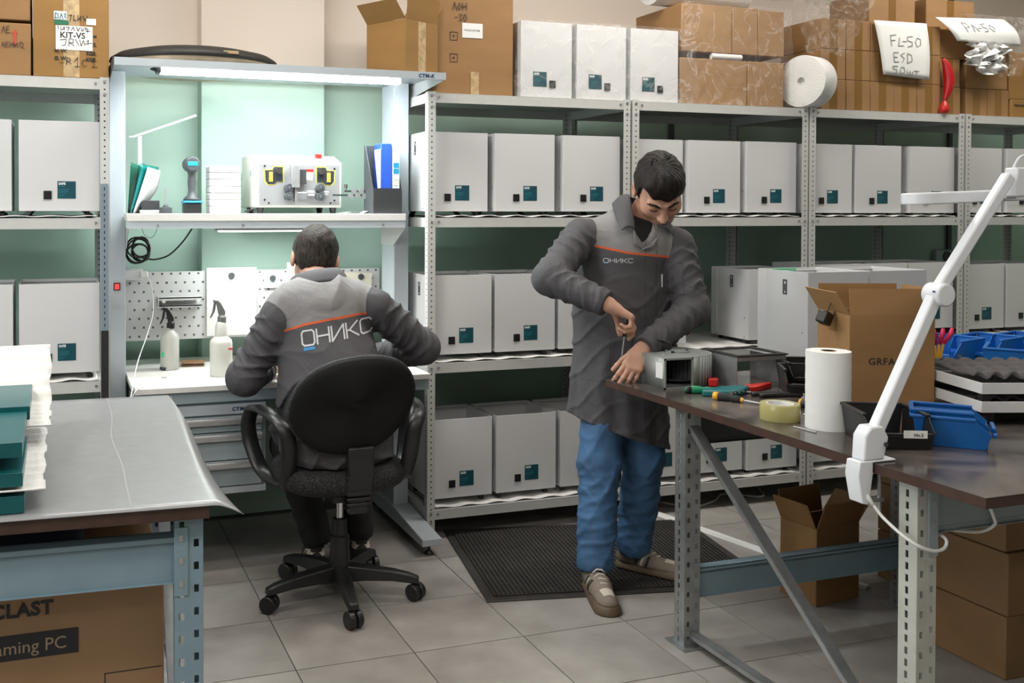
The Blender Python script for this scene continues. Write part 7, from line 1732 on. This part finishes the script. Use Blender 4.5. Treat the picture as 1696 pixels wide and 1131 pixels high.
me, _ = sdf_mesh(union([limb_fn(segs), head_fn(HC, HB, 1.09), limb_fn(LH), limb_fn(RH)], 0.012), (0.55, 3.38, 0.5), (1.5, 4.2, 1.44), 0.0042, 'body'); add_mesh('body', me, 'skin', sp_)
me, _ = sdf_mesh(hair_fn(HC, HB, 0.070, 0.012, 0.0, -0.086, 1.09), (0.78, 3.64, 1.06), (1.20, 4.08, 1.45), 0.0034, 'hair'); add_mesh('hair', me, 'hair_grey', sp_)
pel = V(0.995, 3.555, 0.62)
def t_torso(p):
    up = neck - V(0.0, 0.055, 0.13)
    d = cap(p, up, V(0.985, 3.60, 0.80), 0.195, 0.185, squash=((0, 1, -0.1), 0.66))
    d = smin(d, cap(p, neck + V(-0.145, -0.055, -0.085), neck + V(0.15, -0.065, -0.055), 0.068, 0.068), 0.06)
    d = smin(d, cap(p, neck + V(0, -0.01, 0.0), neck - V(0, 0.04, 0.08), 0.066, 0.105), 0.05)
    l = p[:, 0] - 0.985; w = np.clip((1.02 - p[:, 2]) * 4, 0, 1)
    d = smin(d, cap(p, V(0.985, 3.60, 0.80), pel, 0.188, 0.215, squash=((0, 1, 0), 0.78)), 0.06)
    d = smin(d, cap(p, pel + V(-0.05, 0.02, -0.03), pel + V(-0.09, 0.30, -0.05), 0.125, 0.10), 0.05); d = smin(d, cap(p, pel + V(0.05, 0.02, -0.03), pel + V(0.10, 0.30, -0.05), 0.125, 0.10), 0.05)
    f1 = 0.016 * ((1 - np.abs(np.sin(p[:, 2] * 24 - l * 19 + 1.2 * np.sin(l * 17 + p[:, 2] * 9)))) ** 2 - 0.25) * np.clip((0.12 - l) * 5, 0.35, 1)
    f2 = 0.015 * ((1 - np.abs(np.sin(p[:, 2] * 22 + l * 23 + 0.9 * np.sin(l * 23 - p[:, 2] * 12)))) ** 2 - 0.25) * np.clip((l + 0.06) * 5, 0.35, 1)
    f3 = 0.008 * ((1 - np.abs(np.sin(l * 16 + p[:, 2] * 8 + np.sin(p[:, 2] * 19)))) ** 2 - 0.25) * np.clip((p[:, 2] - 0.98) * 6, 0, 1)
    return d - w * (f1 + f2) - f3
def t_sleeve(p):
    out = None
    for (S_, E_, W_, ph) in ((Ls2, Le2, Lw2, 0.9), (Rs2, Re2, Rw2, 2.6)):
        d = cap(p, S_, E_, 0.072, 0.066, (4.2, 0.011, ph)); fa = cap(p, E_, W_ + (W_ - E_) * 0.06, 0.066, 0.048, (5, 0.008, ph)); n = (W_ - E_) / np.linalg.norm(W_ - E_); fa = np.maximum(fa, (p - W_) @ n)
        d = smin(d, fa, 0.03); out = d if out is None else np.minimum(out, d)
    return out
def coat2(p):
    d = smin(t_torso(p), t_sleeve(p), 0.022)
    d = smax(d, -ell(p, neck + V(0.006, 0.035, 0.06), (0.070, 0.070, 0.075)), 0.012)
    return np.maximum(d, 0.532 - p[:, 2])
me, pos = sdf_mesh(coat2, (0.54, 3.3, 0.50), (1.50, 4.1, 1.26), 0.0055, 'coat')
line = np.interp(pos[:, 0], [0.74, 0.80, 0.87, 0.97, 1.08, 1.15, 1.21], [0.985, 1.015, 1.040, 1.058, 1.070, 1.071, 1.066])
attr(me, 'seam', pos[:, 2] - line); attr(me, 'torso', t_sleeve(pos) - t_torso(pos) - 0.004); attr(me, 'stitch', np.where(pos[:, 1] < 3.6, np.minimum(np.abs(pos[:, 2] - 0.735), np.abs(pos[:, 2] - 0.765)), 1.0))
co2 = add_mesh('coat', me, 'coat_cloth', sp_)
embroider(co2, me, (0.846, 3.5, 0.963), (0.985, 0, 0.15), (-0.10, 0, 0.99), 0.047, 0.052, 0.0105, 0.0062, (0.22, 0.97, 0), True)
def cp2(x, y, z): q = neck + V(x, y, z); return tuple(float(k_) for k_ in q)
collar(co2, [cp2(-0.04, 0.10, 0.03), cp2(-0.078, 0.04, 0.045), cp2(-0.062, -0.035, 0.062), cp2(0.0, -0.062, 0.075), cp2(0.066, -0.035, 0.075), cp2(0.085, 0.04, 0.062), cp2(0.05, 0.10, 0.04)],
       [cp2(-0.085, 0.13, -0.01), cp2(-0.118, 0.04, -0.008), cp2(-0.095, -0.085, 0.012), cp2(0.0, -0.122, 0.028), cp2(0.10, -0.085, 0.025), cp2(0.125, 0.04, 0.008), cp2(0.09, 0.13, -0.0)], 'coat_dark')
def trousers(p):
    d = None
    for (h, kn, an) in ((V(0.92, 3.60, 0.585), V(0.905, 3.97, 0.50), V(1.0, 3.90, 0.13)), (V(1.06, 3.60, 0.585), V(1.165, 3.98, 0.50), V(1.19, 3.93, 0.13))):
        e = smin(cap(p, h, kn, 0.095, 0.075), cap(p, kn, an, 0.078, 0.062, (4, 0.005, 1)), 0.03); n = (an - kn) / np.linalg.norm(an - kn); e = np.maximum(e, (p - an) @ n - 0.035); d = e if d is None else smin(d, e, 0.02)
    return d
me, _ = sdf_mesh(trousers, (0.72, 3.42, 0.04), (1.32, 4.12, 0.72), 0.0075, 'trousers'); add_mesh('trousers', me, 'trousers_black', sp_)
for hl, te in (((0.985, 3.83, 0.0), (1.02, 4.11, 0.0)), ((1.185, 3.86, 0.0), (1.225, 4.14, 0.0))):
    up = shoe(sp_, hl, te); up.data.materials[0] = M('shoe_dark')
